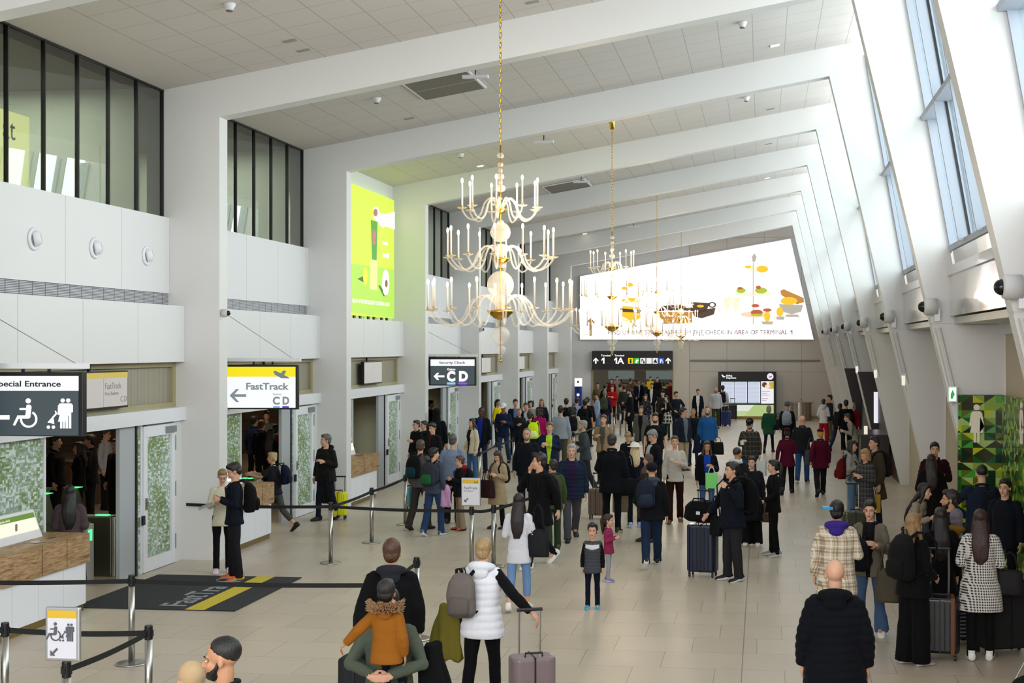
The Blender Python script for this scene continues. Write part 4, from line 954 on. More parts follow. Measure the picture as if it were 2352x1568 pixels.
# ================================================================ chandeliers
def crystal():
    m = bpy.data.materials.new('blown_glass'); m.use_nodes = True; t = m.node_tree; t.nodes.remove(t.nodes['Principled BSDF']); out = t.nodes['Material Output']; L = t.links.new
    tr = N(t, 'BsdfTransparent'); tr.inputs[0].default_value = (1, .98, .95, 1); gl = N(t, 'BsdfGlossy'); gl.inputs['Roughness'].default_value = .04
    df = N(t, 'BsdfTranslucent'); df.inputs[0].default_value = (1, .95, .88, 1); lw = N(t, 'LayerWeight'); lw.inputs[0].default_value = .22
    a = N(t, 'MixShader'); a.inputs[0].default_value = .22; d2 = N(t, 'BsdfDiffuse'); d2.inputs[0].default_value = (1, .96, .90, 1); c = N(t, 'MixShader'); L(df.outputs[0], c.inputs[1]); L(d2.outputs[0], c.inputs[2]); L(tr.outputs[0], a.inputs[1]); L(c.outputs[0], a.inputs[2])
    b = N(t, 'MixShader'); gm = N(t, 'NewGeometry'); iv = N(t, 'Math', operation='SUBTRACT'); iv.inputs[0].default_value = 1; L(gm.outputs['Backfacing'], iv.inputs[1]); mb = N(t, 'Math', operation='MULTIPLY'); L(lw.outputs['Fresnel'], mb.inputs[0]); L(iv.outputs[0], mb.inputs[1]); L(mb.outputs[0], b.inputs[0]); L(a.outputs[0], b.inputs[1]); L(gl.outputs[0], b.inputs[2]); L(b.outputs[0], out.inputs[0]); return m
GL = crystal(); CAN = mat('candle_sleeve', '#f3e4d2', .5); FLAME = mat('candle_bulb', '#ffdca6', .4, emit=22)
def chand():
    r = bpy.data.objects.new('chandelier', None); COL.objects.link(r)
    zt = [5.36, 4.70, 3.995]
    g = MB(); g.tube([(0, 0, 3.30), (0, 0, 6.22)], .009, 10); g.build('rod', BRASS, r, True)
    ztop = CZ(-3.5)
    g = MB(); z = 6.22; i = 0
    while z < ztop-.15:
        c_ = z+.055; pts = [((.017*math.cos(a) if i % 2 else 0), (0 if i % 2 else .017*math.cos(a)), c_+.042*math.sin(a)) for a in [j*math.pi/6 for j in range(13)]]
        g.tube(pts, .0055, 6); z += .068; i += 1
    g.build('chain', BRASS, r, True)
    MB().lathe([(.02, ztop-.22), (.05, ztop-.20), (.07, ztop-.03), (.085, ztop+.03)], n=20).build('ceiling_cup', BRASS, r, True)
    for zc, rr, sq in ((5.80, .052, .9), (5.64, .068, .8), (5.48+.02, .03, .5), (5.07-.02, .137, 1.0), (4.34, .18, 1.05), (3.66, .125, 1.0), (3.46, .07, 1.0), (5.52, .0, 1), ): 
        if rr > 0: MB().ell((0, 0, zc), (rr, rr, rr*sq), None, 28).build('glass_ball', GL, r, True)
    # stem glass above tier one
    for zc, rr in ((6.08, .05), (5.96, .04)): MB().ell((0, 0, zc), (rr, rr, rr*.8), None, 24).build('glass_ball', GL, r, True)
    for zc, w in ((5.18, .05), (4.86, .07), (4.60, .08), (4.12, .11), (3.86, .09), (3.55, .04), (3.37, .03), (5.72, .03), (5.88, .03)):
        MB().lathe([(.01, zc-.03), (w*.7, zc-.03), (w, zc), (w*.7, zc+.03), (.01, zc+.03)], n=20).build('glass_collar', GL, r, True)
    MB().ell((0, 0, 3.315), (.016, .016, .025), None, 12).build('finial', BRASS, r, True)
    for (n, R, ph, zb, sz, bw) in ((9, .515, 4.6, zt[0], .72, .09), (12, .715, 4.6, zt[1], .80, .125), (16, .97, 15, zt[2], 1.0, .185)):
        MB().lathe([(.012, zb-bw*.75), (bw*.5, zb-bw*.55), (bw*.88, zb-bw*.2), (bw, zb+.0), (bw*.92, zb+.0), (bw*.8, zb-.02)], n=28).build('bowl', BRASS, r, True)
        proto = None
        for i in range(n):
            a = math.radians(ph+360/n*i)
            if proto is None:
                am = MB(); h = .205*sz; c1 = .30*R+.02; pts = []
                for q in range(21):
                    u = q/20
                    if u < .5: x = .05+(c1*2*.80)*(u*2); z = .02+h*1.0*math.sin(math.pi*min(1, u*2*1.02))*(.95)
                    pts.append(None)
                # S-shaped arm: rises from the bowl, dips low, turns up to the saucer
                ctrl = [(.03, .0), (.10*R+.03, .14*sz), (.27*R, .20*sz), (.42*R, .10*sz), (.52*R, -.10*sz), (.68*R, -.205*sz), (.86*R, -.16*sz), (.97*R, -.06*sz), (R, -.005)]
                pts = []
                for q in range(len(ctrl)-1):
                    p0 = ctrl[max(q-1, 0)]; p1 = ctrl[q]; p2 = ctrl[q+1]; p3 = ctrl[min(q+2, len(ctrl)-1)]
                    for s_ in range(4):
                        t_ = s_/4; f = lambda i_: .5*((2*p1[i_])+(-p0[i_]+p2[i_])*t_+(2*p0[i_]-5*p1[i_]+4*p2[i_]-p3[i_])*t_*t_+(-p0[i_]+3*p1[i_]-3*p2[i_]+p3[i_])*t_**3)
                        pts.append((f(0), 0, f(1)))
                pts.append((R, 0, -.005)); am.tube(pts, [.0125]*len(pts), 8)
                arm = am.build('arm', GL, r, True); arm.location = (0, 0, zb)
                sa = MB().lathe([(.012, -.012), (.05, .0), (.072, .014), (.072, .018), (.045, .006), (.012, .004)], (R, 0, .0), 18).build('saucer', GL, arm, True)
                MB().lathe([(.016, .0), (.018, .03), (.014, .035)], (R, 0, .0), 10).build('candle_holder', BRASS, arm, True)
                MB().lathe([(.0125, .03), (.0125, .335), (.008, .34)], (R, 0, 0), 10).build('candle', CAN, arm, True)
                MB().ell((R, 0, .375), (.017, .017, .038), None, 10).build('flame_bulb', FLAME, arm, True)
                proto = arm; arm.rotation_euler = (0, 0, a-math.pi/2)
            else:
                q = dup(proto, parent=r); q.rotation_euler = (0, 0, a-math.pi/2)
    for z_ in (5.62, 4.95, 4.3):
        l = bpy.data.lights.new('candle_glow', 'POINT'); l.energy = 22; l.color = (1, .84, .62); l.shadow_soft_size = .25; o = bpy.data.objects.new('candle_glow', l); COL.objects.link(o); o.parent = r; o.location = (.30, -.1, z_)
    return r
ch0 = chand()
labs = ['nearest and largest looking crystal chandelier with three lit candle tiers', 'second crystal chandelier, hanging left of the billboard cup', 'third crystal chandelier from the camera, before the billboard cake', 'farthest and smallest looking crystal chandelier by the billboard cup']
for i, (y, l) in enumerate(zip((18.5, 32.6, 46.7, 60.8), labs)):
    q = ch0 if i == 0 else dup(ch0, loc=(-3.5, y, 0)); q.location = (-3.5, y, 0)
    tag(q, l, 'chandelier', 'crystal chandeliers hanging along the hall')
# ================================================================ reception desks along the left wall
DP = seams('desk_panel', '#e6e7ee', '#b9bac4', 1, .62, 17.62, .008, .35); 
def desk(k, label):
    c = FY(k); y1 = c-4.4; y0 = c-6.68
    r = empty('reception_desk', label, 'desk', (-9.2, (y0+y1)/2, 0), group='oak and white reception desks'); o = r.location
    L_ = lambda poly, z0, z1, nm, m, **kw: MB().prism(poly, lambda u, v: (u-o.x, v-o.y, z0), lambda u, v: (u-o.x, v-o.y, z1)).build(nm, m, r, **kw)
    cor = lambda xf, rr: [(-9.49, y0), (xf-rr, y0), (xf-rr*.3, y0+rr*.3), (xf, y0+rr), (xf, y1), (-9.49, y1)]
    L_(cor(-8.96, .2), 0, .10, 'plinth', GOLDP); L_(cor(-8.93, .22), .10, .66, 'panel', DP); L_(cor(-8.87, .24), .66, 1.035, 'counter_front', WOOD)
    for yy in (y1-.62, y1-1.24): MB().box(.331, .334, yy-o.y-.004, yy-o.y+.004, .66, 1.03).build('joint', mat('joint_line', '#5a422c', .8), r)
    MB().lathe([(.01, 1.036), (.09, 1.036), (.10, 1.042), (.085, 1.042)], (.12, y1-.95-o.y, 0), 20).build('chute_ring', STEEL, r); MB().box(.05, .12, y1-.62-o.y, y1-.5-o.y, 1.036, 1.042).build('socket', STEEL, r)
    g = MB(); g.prism([(y0+.1, 1.036), (y1-.42, 1.036), (y1-.52, 1.40), (y0+.1, 1.40)], lambda u, v: (-9.36-o.x-(v-1.036)*.2, u-o.y, v), lambda u, v: (-9.31-o.x-(v-1.036)*.2, u-o.y, v)); b = g.build('notice_box', ALU, r)
    sx = lambda z: -9.305-o.x-(z-1.036)*.2
    for z0, z1, m, nm in ((1.14, 1.30, glow('#fbf6dc', 1.0), 'lit_notice'), (1.30, 1.365, glow('#6f9a2c', .7), 'green_header')):
        g = MB(); g.prism([(y0+.13, z0), (y1-.46-(z0-1.036)*.27, z0), (y1-.46-(z1-1.036)*.27, z1), (y0+.13, z1)], lambda u, v: (sx(v), u-o.y, v), lambda u, v: (sx(v)+.004, u-o.y, v)); g.build(nm, m, b)
    if k < 2:
        text('Boarding pass check', .045, glow('#f4f4e0', .9), b, (sx(1.33)+.008, y1-1.5-o.y, 1.315), (math.pi/2, 0, math.pi/2), .001)
        MB().box(sx(1.2)+.005, sx(1.2)+.008, y1-1.05-o.y, y1-1.0-o.y, 1.17, 1.27).build('pictogram', mat('grey_print', '#8e8a80', .6), b)
    # frosted backdrop glass edge
    return r
desk(0, 'nearest oak and white reception desk with a lit notice box'); desk(1, 'second oak and white desk behind the couple reading a paper'); desk(2, 'third oak and white desk with rounded corner beside the yellow suitcase man')
desk(3, 'fourth oak and white desk behind the man in a black hooded coat')
desk(5, 'farthest oak fronted desk beyond the queue near the far left corner')
# ticket gates inside the openings
GATE = mat('gate_steel', '#6e6c60', .35, .8); GG = glow('#35f06a', 4)
def gate(k, y, label, near):
    c = FY(k); r = empty('ticket_gate', label, 'gate', (-10.4, y, 0), group='steel ticket gates inside the left openings')
    MB().box(-.55, .55, -.13, .13, 0, .92).build('cabinet', GATE, r, bev=.02); MB().box(.55, .60, -.12, .12, 0, .90).build('end_post', mat('bright_steel', '#d4d2cc', .3, .7), r, bev=.01)
    MB().box(.60, .606, -.05, .05, .66, .82).build('green_light', GG, r); MB().box(.25, .45, -.05, .05, .921, .93).build('reader_light', GG, r)
    g = MB(); g.prism([(-.1, .92), (.0, .92), (-.12, 1.33), (-.2, 1.33)], lambda u, v: (u, -.14, v), lambda u, v: (u, .14, v)); s = g.build('screen_head', GATE, r)
    g = MB(); g.prism([(.0, .99), (-.10, 1.29)], lambda u, v: (u, -.1, v), lambda u, v: (u, .1, v)) if 0 else g.box(-.14, -.02, -.09, .09, 1.34, 1.345); g.build('display_lamp', GG, s)
    MB().box(-.05, .35, .13, .15, .2, .85).build('glass_flap', CLEAR, r)
    return r
gate(0, 19.45, 'steel ticket gate in the nearest opening, beside the long haired woman', 1); gate(0, 20.35, 'steel ticket gate in the nearest opening, against the grey pier', 1)
gate(1, 25.35, 'steel ticket gate in front of the woman with the navy backpack', 0); gate(1, 26.4, 'steel ticket gate in the second opening, against the pier', 0); gate(2, 33.2, 'steel ticket gate in the third opening behind the desk', 0)
# small lit gate post seen deeper inside
r = empty('green_lamp_post', 'small steel post with a square green lamp inside the nearest opening', 'lamp', (-11.2, 19.9, 0)); MB().box(-.03, .03, -.03, .03, 0, 1.3).build('post', GATE, r); MB().box(-.09, .09, -.06, .06, 1.3, 1.44).build('lamp', GG, r)
r = empty('white_counter', 'white low counter deep inside the nearest left opening', 'counter', (-12.3, 21.0, 0)); MB().box(-.5, .5, -1.0, 1.0, 0, 1.12).build('cabinet', PANEL, r); MB().box(-.55, .55, -1.05, 1.05, 1.12, 1.16).build('top', STEEL, r)
for i, (y, lb) in enumerate(((23.2, 'long brown counter with brass rails inside the nearest left opening'), (31.5, 'long brown counter inside the second and third left openings'))):
    r = empty('brown_counter', lb, 'counter', (-15.2, y, 0)); MB().box(-.5, .5, -3.2, 3.2, 0, 1.05).build('cabinet', mat('brown_cabinet', '#5a3f26', .5), r); MB().box(-.55, .6, -3.25, 3.25, 1.05, 1.10).build('top', mat('counter_stone', '#8d7f6c', .3), r)
    for z in (.78, .86): MB().tube([(.53, -3.1, z), (.53, 3.1, z)], .012, 8).build('rail', BRASS, r)
# ================================================================ floor mat
r = empty('entrance_mat', 'dark grey lettered floor mat with a yellow stripe', 'mat', (-8.05, 19.1, 0)); o = r.location
MATM = mat('mat_pile', '#2c2e31', .95, bump=(120, .5, .004))
MB().box(-9.2-o.x, -6.93-o.x, -1.35, 1.35, .001, .014).build('pile', MATM, r); MB().box(-7.62-o.x, -7.35-o.x, -1.35, 1.35, .014, .016).build('yellow_stripe', mat('mat_yellow', '#c9b53a', .9), r)
text('FastTrack', .52, mat('mat_grey', '#8d8f92', .9), r, (-7.72-o.x, -1.15, .0145), (0, 0, math.pi/2), .0008, bold=.008)
MB().tube([(-7.95-o.x+.16*math.cos(a), .95+.16*math.sin(a), .0155) for a in [i*math.pi/12 for i in range(25)]], .012, 6, .15).build('round_mark', mat('mat_grey', '#8d8f92', .9), r)
# ================================================================ queue posts and belts
BELT = mat('black_belt', '#0e0f11', .7)
def post(x, y, label, group='steel queue barrier posts', sign=None):
    r = empty('barrier_post', label, 'barrier', (x, y, 0), group=group)
    g = MB().lathe([(.175, 0), (.175, .012), (.15, .022), (.06, .03), (.036, .035)], n=32); g.build('base', STEEL, r, True)
    MB().lathe([(.035, .03), (.035, .86)], n=20).build('tube', STEEL, r, True); g = MB().lathe([(.0365, .86), (.0365, .975), (.033, .985), (.0, .985)], n=20); g.box(-.044, .044, -.010, .010, .885, .945).box(-.010, .010, -.044, .044, .885, .945); g.build('belt_head', BLACK, r)
    return r
_bp = None
def belt(a, b, label, sag=.02):
    g = MB(); n = 10; A = Vector((a[0], a[1], 0)); B_ = Vector((b[0], b[1], 0)); d = (B_-A).normalized(); nn = Vector((-d.y, d.x, 0))*.0018; vs = []
    for i in range(n+1):
        p = A.lerp(B_, i/n); z = .915-sag*math.sin(math.pi*i/n)
        for s, dz in ((1, .025), (1, -.025), (-1, -.025), (-1, .025)): q = p+nn*s; vs.append((q.x-A.x, q.y-A.y, z+dz))
    fs = []
    for i in range(n):
        for j in range(4): fs.append((i*4+j, (i+1)*4+j, (i+1)*4+(j+1) % 4, i*4+(j+1) % 4))
    g.add(vs, fs+[(0, 1, 2, 3), (n*4+3, n*4+2, n*4+1, n*4)]); o = g.build('queue_belt', BELT); o.location = A; return tag(o, label, 'belt', 'black retractable queue belts')
PA, PB, PC, PD, PE, PF, PG, PH, PK_, PI_, PJ = (-6.92, 14.69), (-6.94, 21.92), (-6.94, 24.3), (-6.98, 26.82), (-6.87, 12.01), (-5.51, 12.04), (-5.53, 10.58), (-4.11, 16.33), (-4.10, 14.75), (-4.6, 21.9), (-4.25, 21.87)
PI_ = (-4.55, 21.6)
for p, l in ((PA, 'tall looking barrier post standing in front of the dark floor mat'), (PB, 'barrier post left of the yellow suitcase, three belts meeting'), (PC, 'barrier post between the yellow suitcase and the backpack group'), (PD, 'barrier post beside the man with the black backpack'), (PE, 'barrier post cut by the left edge of the picture'), (PF, 'near barrier post right of the wheelchair sign board'),
              (PG, 'nearest barrier post carrying the wheelchair sign board'), (PH, 'barrier post just right of the black coated blurry walker'), (PK_, 'barrier post hidden behind the black coated blurry walker'), (PI_, 'barrier post carrying the small sign board with a yellow header'), (PJ, 'barrier post behind the blonde woman in the white vest')): post(*p, l)
belt(PA, (-9.4, 14.4), 'belt from the mat post off to the left edge'); belt(PA, PK_, 'belt running right from the mat post across the floor mat'); belt(PK_, PH, 'short belt beside the black coated blurry walker')
belt(PB, (-9.4, 21.95), 'belt from the yellow suitcase post left to the door'); belt(PB, PI_, 'long belt from the yellow suitcase post to the white sign board'); belt(PB, PC, 'belt slanting away from the yellow suitcase post'); belt(PC, PD, 'belt slanting on to the post by the backpack group')
belt(PE, PF, 'belt passing behind the wheelchair sign board'); belt(PF, PG, 'slanting belt down to the wheelchair sign board post'); belt(PE, (-9.4, 12.0), 'belt cut by the left edge of the picture'); belt(PI_, PJ, 'tiny belt beside the white sign board'); belt(PJ, (-3.9, 24.0), 'belt leading back from the post behind the blonde woman')
far = [gp_ for gp_ in [(-5.5, 33.9), (-5.67, 37.2), (-5.5, 39.4), (-4.18, 41.5), (-3.98, 43.4)]]
FP = [
    ((-6.8, 33.17), 'far barrier post beside the woman in the cream jacket'),
    ((-6.97, 36.25), 'far barrier post left of the white capped man'),
    ((-6.9, 38.41), 'far barrier post right of the white capped man'),
    ((-5.53, 40.78), 'far barrier post left of the grey bearded man'),
    ((-5.44, 42.55), 'far barrier post behind the grey bearded man'),
    ((-5.27, 47.71), 'far barrier post right of the man in a purple jacket'),
    ((-5.56, 52.42), 'far barrier post before the opening, leftmost of three'),
    ((-5.61, 55.34), 'far barrier post before the opening, middle of three'),
    ((-5.59, 57.34), 'far barrier post before the opening, rightmost of three'),
]
for p, l in FP: post(*p, l)
for i, j in ((0, 1), (1, 2), (3, 4), (4, 5), (6, 7), (7, 8)): belt(FP[i][0], FP[j][0], 'far queue belt from the '+FP[i][1].split('post ')[1]+' post')
def board(x, y, z, w, h, rz, label, kind):
    r = empty('sign_board', label, 'sign', (x, y, z), math.radians(rz))
    MB().box(-w/2, w/2, -.02, .02, 0, h).build('frame', mat('aluminium_frame', '#b9bbbd', .3, .8), r, bev=.012)
    MB().box(-w/2+.025, w/2-.025, -.024, -.019, .025, h*.80).build('white_sheet', mat('white_sheet', '#d6d6e0', .5), r); MB().box(-w/2+.025, w/2-.025, -.024, -.019, h*.80, h-.025).build('yellow_header', mat('yellow_sheet', '#d6b02a', .5), r)
    ink = mat('grey_ink', '#55585e', .6)
    T = lambda u, v, d=0: (u, -.025-d, v)
    def ar(cx, cz, s): return [[(cx-s, cz-s), (cx+s*.25, cz-s), (cx+s*.02, cz-s*.68), (cx-s*.25, cz-s*.68), (cx+s, cz+s*.6), (cx+s*.62, cz+s*.95), (cx-s*.62, cz-s*.3), (cx-s*.62, cz+s*.02), (cx-s, cz+s*.3)]]
    if kind == 'w':
        flat(ar(-w*.22, h*.18, h*.075), ink, 'arrow', r, T)
        fl = lambda ps: [[(a, -b) for a, b in p] for p in ps]
        flat(fl(wheelchair(-w*.18, -h*.48, .0021)), ink, 'wheelchair_pictogram', r, T); flat(fl(family(w*.24, -h*.48, .0020)), ink, 'family_pictogram', r, T)
    else:
        flat(ar(-w*.22, h*.22, h*.075), ink, 'arrow', r, T); text('FastTrack', h*.125, ink, r, (-w*.36, -.026, h*.60), depth=.001); text('First, Business', h*.06, ink, r, (-w*.36, -.026, h*.52), depth=.001); flat([[(w*.16, h*.84), (w*.24, h*.80), (w*.24, h*.88)], [(w*.28, h*.84), (w*.36, h*.80), (w*.36, h*.88)]], ink, 'chevrons', r, T)
    return r
board(-5.53, 10.53, 1.0, .29, .43, 0, 'aluminium framed sign board with wheelchair and family pictograms on a barrier post', 'w')
board(-4.55, 21.56, 1.0, .31, .445, 0, 'aluminium framed lettered sign board on a barrier post behind the blonde woman', 'f')
# ================================================================ small fittings
JET = [(17.66, 'nearest of the three round air nozzles on the left wall panel'), (19.38, 'middle of the three round air nozzles on the left wall panel'), (21.11, 'farthest of the three round air nozzles on the left wall panel')]
for y, l in JET:
    r = empty('air_nozzle', l, 'air nozzle', (-9.70, y, 4.95), group='round air nozzles')
    MB().lathe([(.15, 0), (.158, .012), (.148, .03), (.115, .035), (.11, .01)], n=32, ax='x').build('ring', PANEL, r, True)
    R = Matrix.Rotation(math.radians(28), 3, 'Z') @ Matrix.Rotation(math.radians(-12), 3, 'Y'); g = MB().lathe([(.10, .0), (.108, .03), (.09, .085), (.07, .10)], n=28, ax='x'); g.v = [tuple(R @ Vector(p)) for p in g.v]; g.build('ball', PANEL, r, True)
    g = MB().lathe([(.068, .096), (.066, .104)], n=24, ax='x'); g.v = [tuple(R @ Vector(p)) for p in g.v]; g.build('mouth', mat('nozzle_dark', '#77787c', .6), r)
def dome(x, y, z, rz, label, s=1.0):
    r = empty('dome_camera', label, 'camera', (x, y, z), rz, group='white dome cameras on the portal frames'); r.scale = (s, s, s)
    MB().lathe([(.13, 0), (.13, .16), (.115, .20)], n=24, ax='x').build('housing', mat('camera_grey', '#c9c9c9', .4), r, True); MB().ell((.205, 0, 0), (.085, .085, .085), None, 20).build('dome', mat('black_dome', '#0b0b0e', .08), r, True)
    MB().box(-.04, .04, -.05, .05, -.22, -.02).build('bracket', PANEL, r); return r
names = ['large white dome camera on the nearest right leg', 'white dome camera on the second right leg', 'white dome camera on the third right leg', 'white dome camera on the fourth right leg', 'white dome camera on the fifth right leg', 'white dome camera on the sixth right leg', 'smallest dome camera on the farthest right legs']
for i, k in enumerate(range(-1, 6)): dome(LEGX(4.1)-.02+.14, FY(k)-.14, 4.12, math.pi, names[i]+' beside the windows')
for y, l in ((FY(0)-.02, 'small dome camera on the first left column above the yellow and white hanging sign'), (FY(3)-.02, 'small dome camera on a far left column behind the chandelier')):
    dome(-8.84, y+.1, 4.06, 0, l, .5)
EX = glow('#d9ffe0', 1.4)
r = empty('exit_light', 'green and white lit exit sign on the second right leg by the wash room', 'sign', (2.90, FY(0)-.12, 2.66)); MB().box(-.07, .07, -.05, .05, 0, .24).build('housing', ALU, r); MB().box(-.05, .05, -.058, -.05, .02, .22).build('lit_face', EX, r); flat([[(-.03, .05), (.0, .05), (.03, .12), (.0, .19), (-.03, .12)]], glow('#2aa04a', 1), 'running_mark', r, lambda u, v, d: (u, -.06-d, v))
for k, l in ((1, 'small white emergency lamp hanging on the third right leg'), (2, 'small white emergency lamp hanging on the fourth right leg'), (3, 'small white emergency lamp hanging on the fifth right leg')):
    r = empty('emergency_lamp', l, 'lamp', (LEGX(2.85)+.03, FY(k)-.012, 2.72), group='emergency lamps on the right legs'); MB().lathe([(.035, 0), (.035, .2)], n=14).build('tube', glow('#f6f2e2', .9), r); MB().box(-.05, .05, -.04, .04, .2, .24).build('cap', ALU, r)
# conduits running down the leg faces
for k in range(-1, 6):
    g = MB(); y = FY(k)-.02
    g.tube([(LEGX(3.8)+.10, y, 3.8), (LEGX(2.75)+.10, y, 2.75)], .02, 8); g.tube([(LEGX(3.8)+.03, y, 3.8), (LEGX(2.6)+.03, y, 2.6)], .008, 6)
    o = g.build('leg_conduit', mat('conduit', '#cbc7c0', .4)); tag(o, ['slim white conduit down the nearest right leg', 'slim white conduit down the second right leg', 'slim white conduit down the third right leg', 'slim white conduit down the fourth right leg', 'slim white conduit down the fifth right leg', 'slim white conduit down the sixth right leg', 'slim white conduit down the farthest right leg'][k+1], 'conduit', 'conduits on the right legs')
# wash room figure
WICON = mat('cream_enamel', '#efe6d4', .4)
def woman(name, label, T, grp):
    s = .0075
    P_ = lambda pts: [(a*s, b*s) for a, b in pts]
    g = MB()
    for p in (circ(0, 40, 6.2), [(-7, 32), (7, 32), (11, 28), (15, 2), (10, 1), (7, 20), (13, -12), (6, -12), (6, -32), (1, -32), (1, -12), (-1, -12), (-1, -32), (-6, -32), (-6, -12), (-13, -12), (-7, 20), (-10, 1), (-15, 2), (-11, 28)]):
        g.prism(P_(p), lambda u, v: T(u, v, 0), lambda u, v: T(u, v, .02))
    return tag(g.build(name, WICON), label, 'pictogram', grp)
x, z = onY(2243, 980, FY(0)-.07); o = woman('woman_pictogram', 'cream woman figure on the green mosaic wall facing the hall', lambda u, v, d: (u, -d, v), 'wash room figures'); o.location = (x, FY(0)-.062, z)
y, z = onX(2347, 980, 3.63); o = woman('woman_pictogram', 'second cream woman figure on the side of the mosaic, at the right edge', lambda u, v, d: (-d, -u, v), 'wash room figures'); o.location = (3.635, y, z)
r = empty('notice_sheet', 'tall pale printed notice on the wall of the wash room recess', 'notice', (3.70, FY(0)+2.6, 1.2)); MB().box(-.02, 0, -.5, .5, 0, 1.1).build('sheet', mat('notice_paper', '#b8b09c', .6), r)
g = MB(); [g.box(-.022, -.02, -.42, .42, .08+.09*i, .11+.09*i) for i in range(11)]; g.build('print_lines', mat('grey_ink', '#7b7568', .6), r)
r = empty('wall_phone', 'small red wall box left of the green mosaic', 'wall box', (3.50, FY(0)+.9, 1.05)); MB().box(-.02, .06, -.08, .08, 0, .28).build('box', mat('red_box', '#7a1a16', .4), r, bev=.01)
r = empty('shop_screen', 'white lit screen in the dark brown shop front', 'screen', (3.1, FY(3)-.06, 1.06)); o = r.location
x0, z1 = onY(2007, 900, FY(3)-.06); x1, z0 = onY(2042, 971, FY(3)-.06); MB().box(x0-o.x, x1-o.x+.3, -.03, 0, z0-o.z, z1-o.z).build('lit_panel', glow('#e9e6f4', 1.0), r); MB().box(x0+.62-o.x, x0+.85-o.x, -.034, -.03, z0-o.z+.06, z0-o.z+.12).build('lettering', mat('ink', '#444', .5), r)
r = empty('advert_totem', 'dark framed advertising totem cut by the right edge', 'totem', (3.46, 17.6, 0)); MB().box(-.10, .12, -.9, .9, 0, 2.22).build('housing', mat('totem_brown', '#1e1013', .35), r, bev=.01); MB().box(-.108, -.10, -.82, .82, .12, .92).build('lower_screen', glow('#dfe8cf', .9), r); MB().box(-.108, -.10, -.82, .82, 1.0, 2.1).build('upper_screen', glow('#3a3238', .5), r)
text('VI', .3, glow('#f4e6ee', .9), r, (-.11, .7, 1.62), (math.pi/2, 0, -math.pi/2), .002)
# glass guard rail stub by the shop
r = empty('shop_counter', 'dark counter with a steel lamp in front of the brown shop', 'counter', (3.05, FY(2)+4.0, 0)); MB().box(-.35, .42, -1.2, 1.2, 0, 1.05).build('cabinet', DARKW, r); MB().box(-.40, .44, -1.25, 1.25, 1.05, 1.10).build('top', mat('counter_top', '#3a2620', .3), r); MB().lathe([(.05, 1.1), (.05, 1.32)], (-.2, -1.0, 0), 16).build('lamp', glow('#f4ead8', .9), r)
# ceiling fittings
def ceil_at(px, py):
    d = ray(px, py); t = (CZ(0)-CAM_H)/(d.z-.1727*d.x); return (d.x*t, d.y*t, CAM_H+d.z*t)
TILT = -math.atan(.1727)
CVM = mat('ceiling_vent', '#77726a', .7)
for (px, py, ln, wd, l) in ((1022, 193, 1.25, 1.75, 'grey ceiling air grille behind the first beam'), (1303, 426, 1.3, 1.8, 'grey ceiling air grille behind the third beam')):
    x, y, z = ceil_at(px, py); r = empty('ceiling_grille', l, 'ceiling vent', (x, y, z-.01), group='ceiling air grilles'); r.rotation_euler = (0, TILT, 0)
    MB().box(-ln/2, ln/2, -wd/2, wd/2, -.03, 0).build('frame', PANEL, r); [MB().box(-ln/2+.04, ln/2-.04, a, b, -.035, -.03).build('grille', CVM, r) for a, b in ((-wd/2+.04, -.02), (.02, wd/2-.04))]
for (px, py, l) in ((1092, 164, 'white bar sensor under the first beam'), (1249, 318, 'white bar sensor under the lime lit ceiling'), (1335, 413, 'white bar sensor beside the second air grille'), (1455, 520, 'tiny white bar sensor far along the ceiling')):
    x, y, z = ceil_at(px, py-8); r = empty('bar_sensor', l, 'sensor', (x, y, z), group='white bar sensors on the ceiling'); MB().tube([(0, 0, 0), (0, 0, -.13)], .012, 8).build('stem', BLACK, r); MB().box(-.24, .24, -.05, .05, -.19, -.13).build('bar', ALU, r, bev=.01); MB().box(-.1, .06, -.03, .03, -.01, 0).build('mount', ALU, r)
DLM = glow('#fff0c8', 7)
for (px, py, l) in ((1780, 103, 'lit square downlight near the right of the second ceiling bay'), (1103, 380, 'lit downlight in the lime tinted ceiling bay'), (1762, 408, 'lit downlight in the fifth ceiling bay'), (1343, 536, 'small lit downlight far along the ceiling')):
    x, y, z = ceil_at(px, py); r = empty('downlight', l, 'ceiling light', (x, y, z-.005), group='square ceiling downlights'); r.rotation_euler = (0, TILT, 0); MB().box(-.10, .10, -.10, .10, -.012, 0).build('frame', PANEL, r); MB().box(-.07, .07, -.07, .07, -.016, -.012).build('lamp', DLM, r)
for (px, py, l) in ((527, 7, 'round smoke detector at the top left of the ceiling'), (865, 224, 'round smoke detector left of the first air grille'), (1705, 50, 'round smoke detector high on the right ceiling'), (1714, 222, 'round smoke detector in the third ceiling bay'), (1058, 352, 'round smoke detector beside the lime bay downlight')):
    x, y, z = ceil_at(px, py); r = empty('smoke_detector', l, 'smoke detector', (x, y, z), group='smoke detectors'); MB().lathe([(.05, -.10), (.06, -.07), (.085, -.03), (.085, 0)], n=20).build('body', ALU, r, True); MB().lathe([(.045, -.115), (.05, -.10)], n=16).build('sensor_head', CVM, r)
for (px, py, l) in ((697, 115, 'small grey speaker plate near the first beam at left'), (665, 93, 'small beige plate beside the grey speaker plate at left'), (1223, 4, 'small grey speaker plate at the top beside the chain'), (940, 272, 'small grey plate below the first air grille'), (1770, 250, 'small grey plate in the third ceiling bay'), (1765, 330, 'small grey plate in the fourth ceiling bay')):
    x, y, z = ceil_at(px, py); r = empty('ceiling_plate', l, 'ceiling plate', (x, y, z), group='small plates in the ceiling'); r.rotation_euler = (0, TILT, 0); MB().box(-.10, .10, -.06, .06, -.012, 0).build('plate', mat('plate_grey', '#99958c', .6), r)
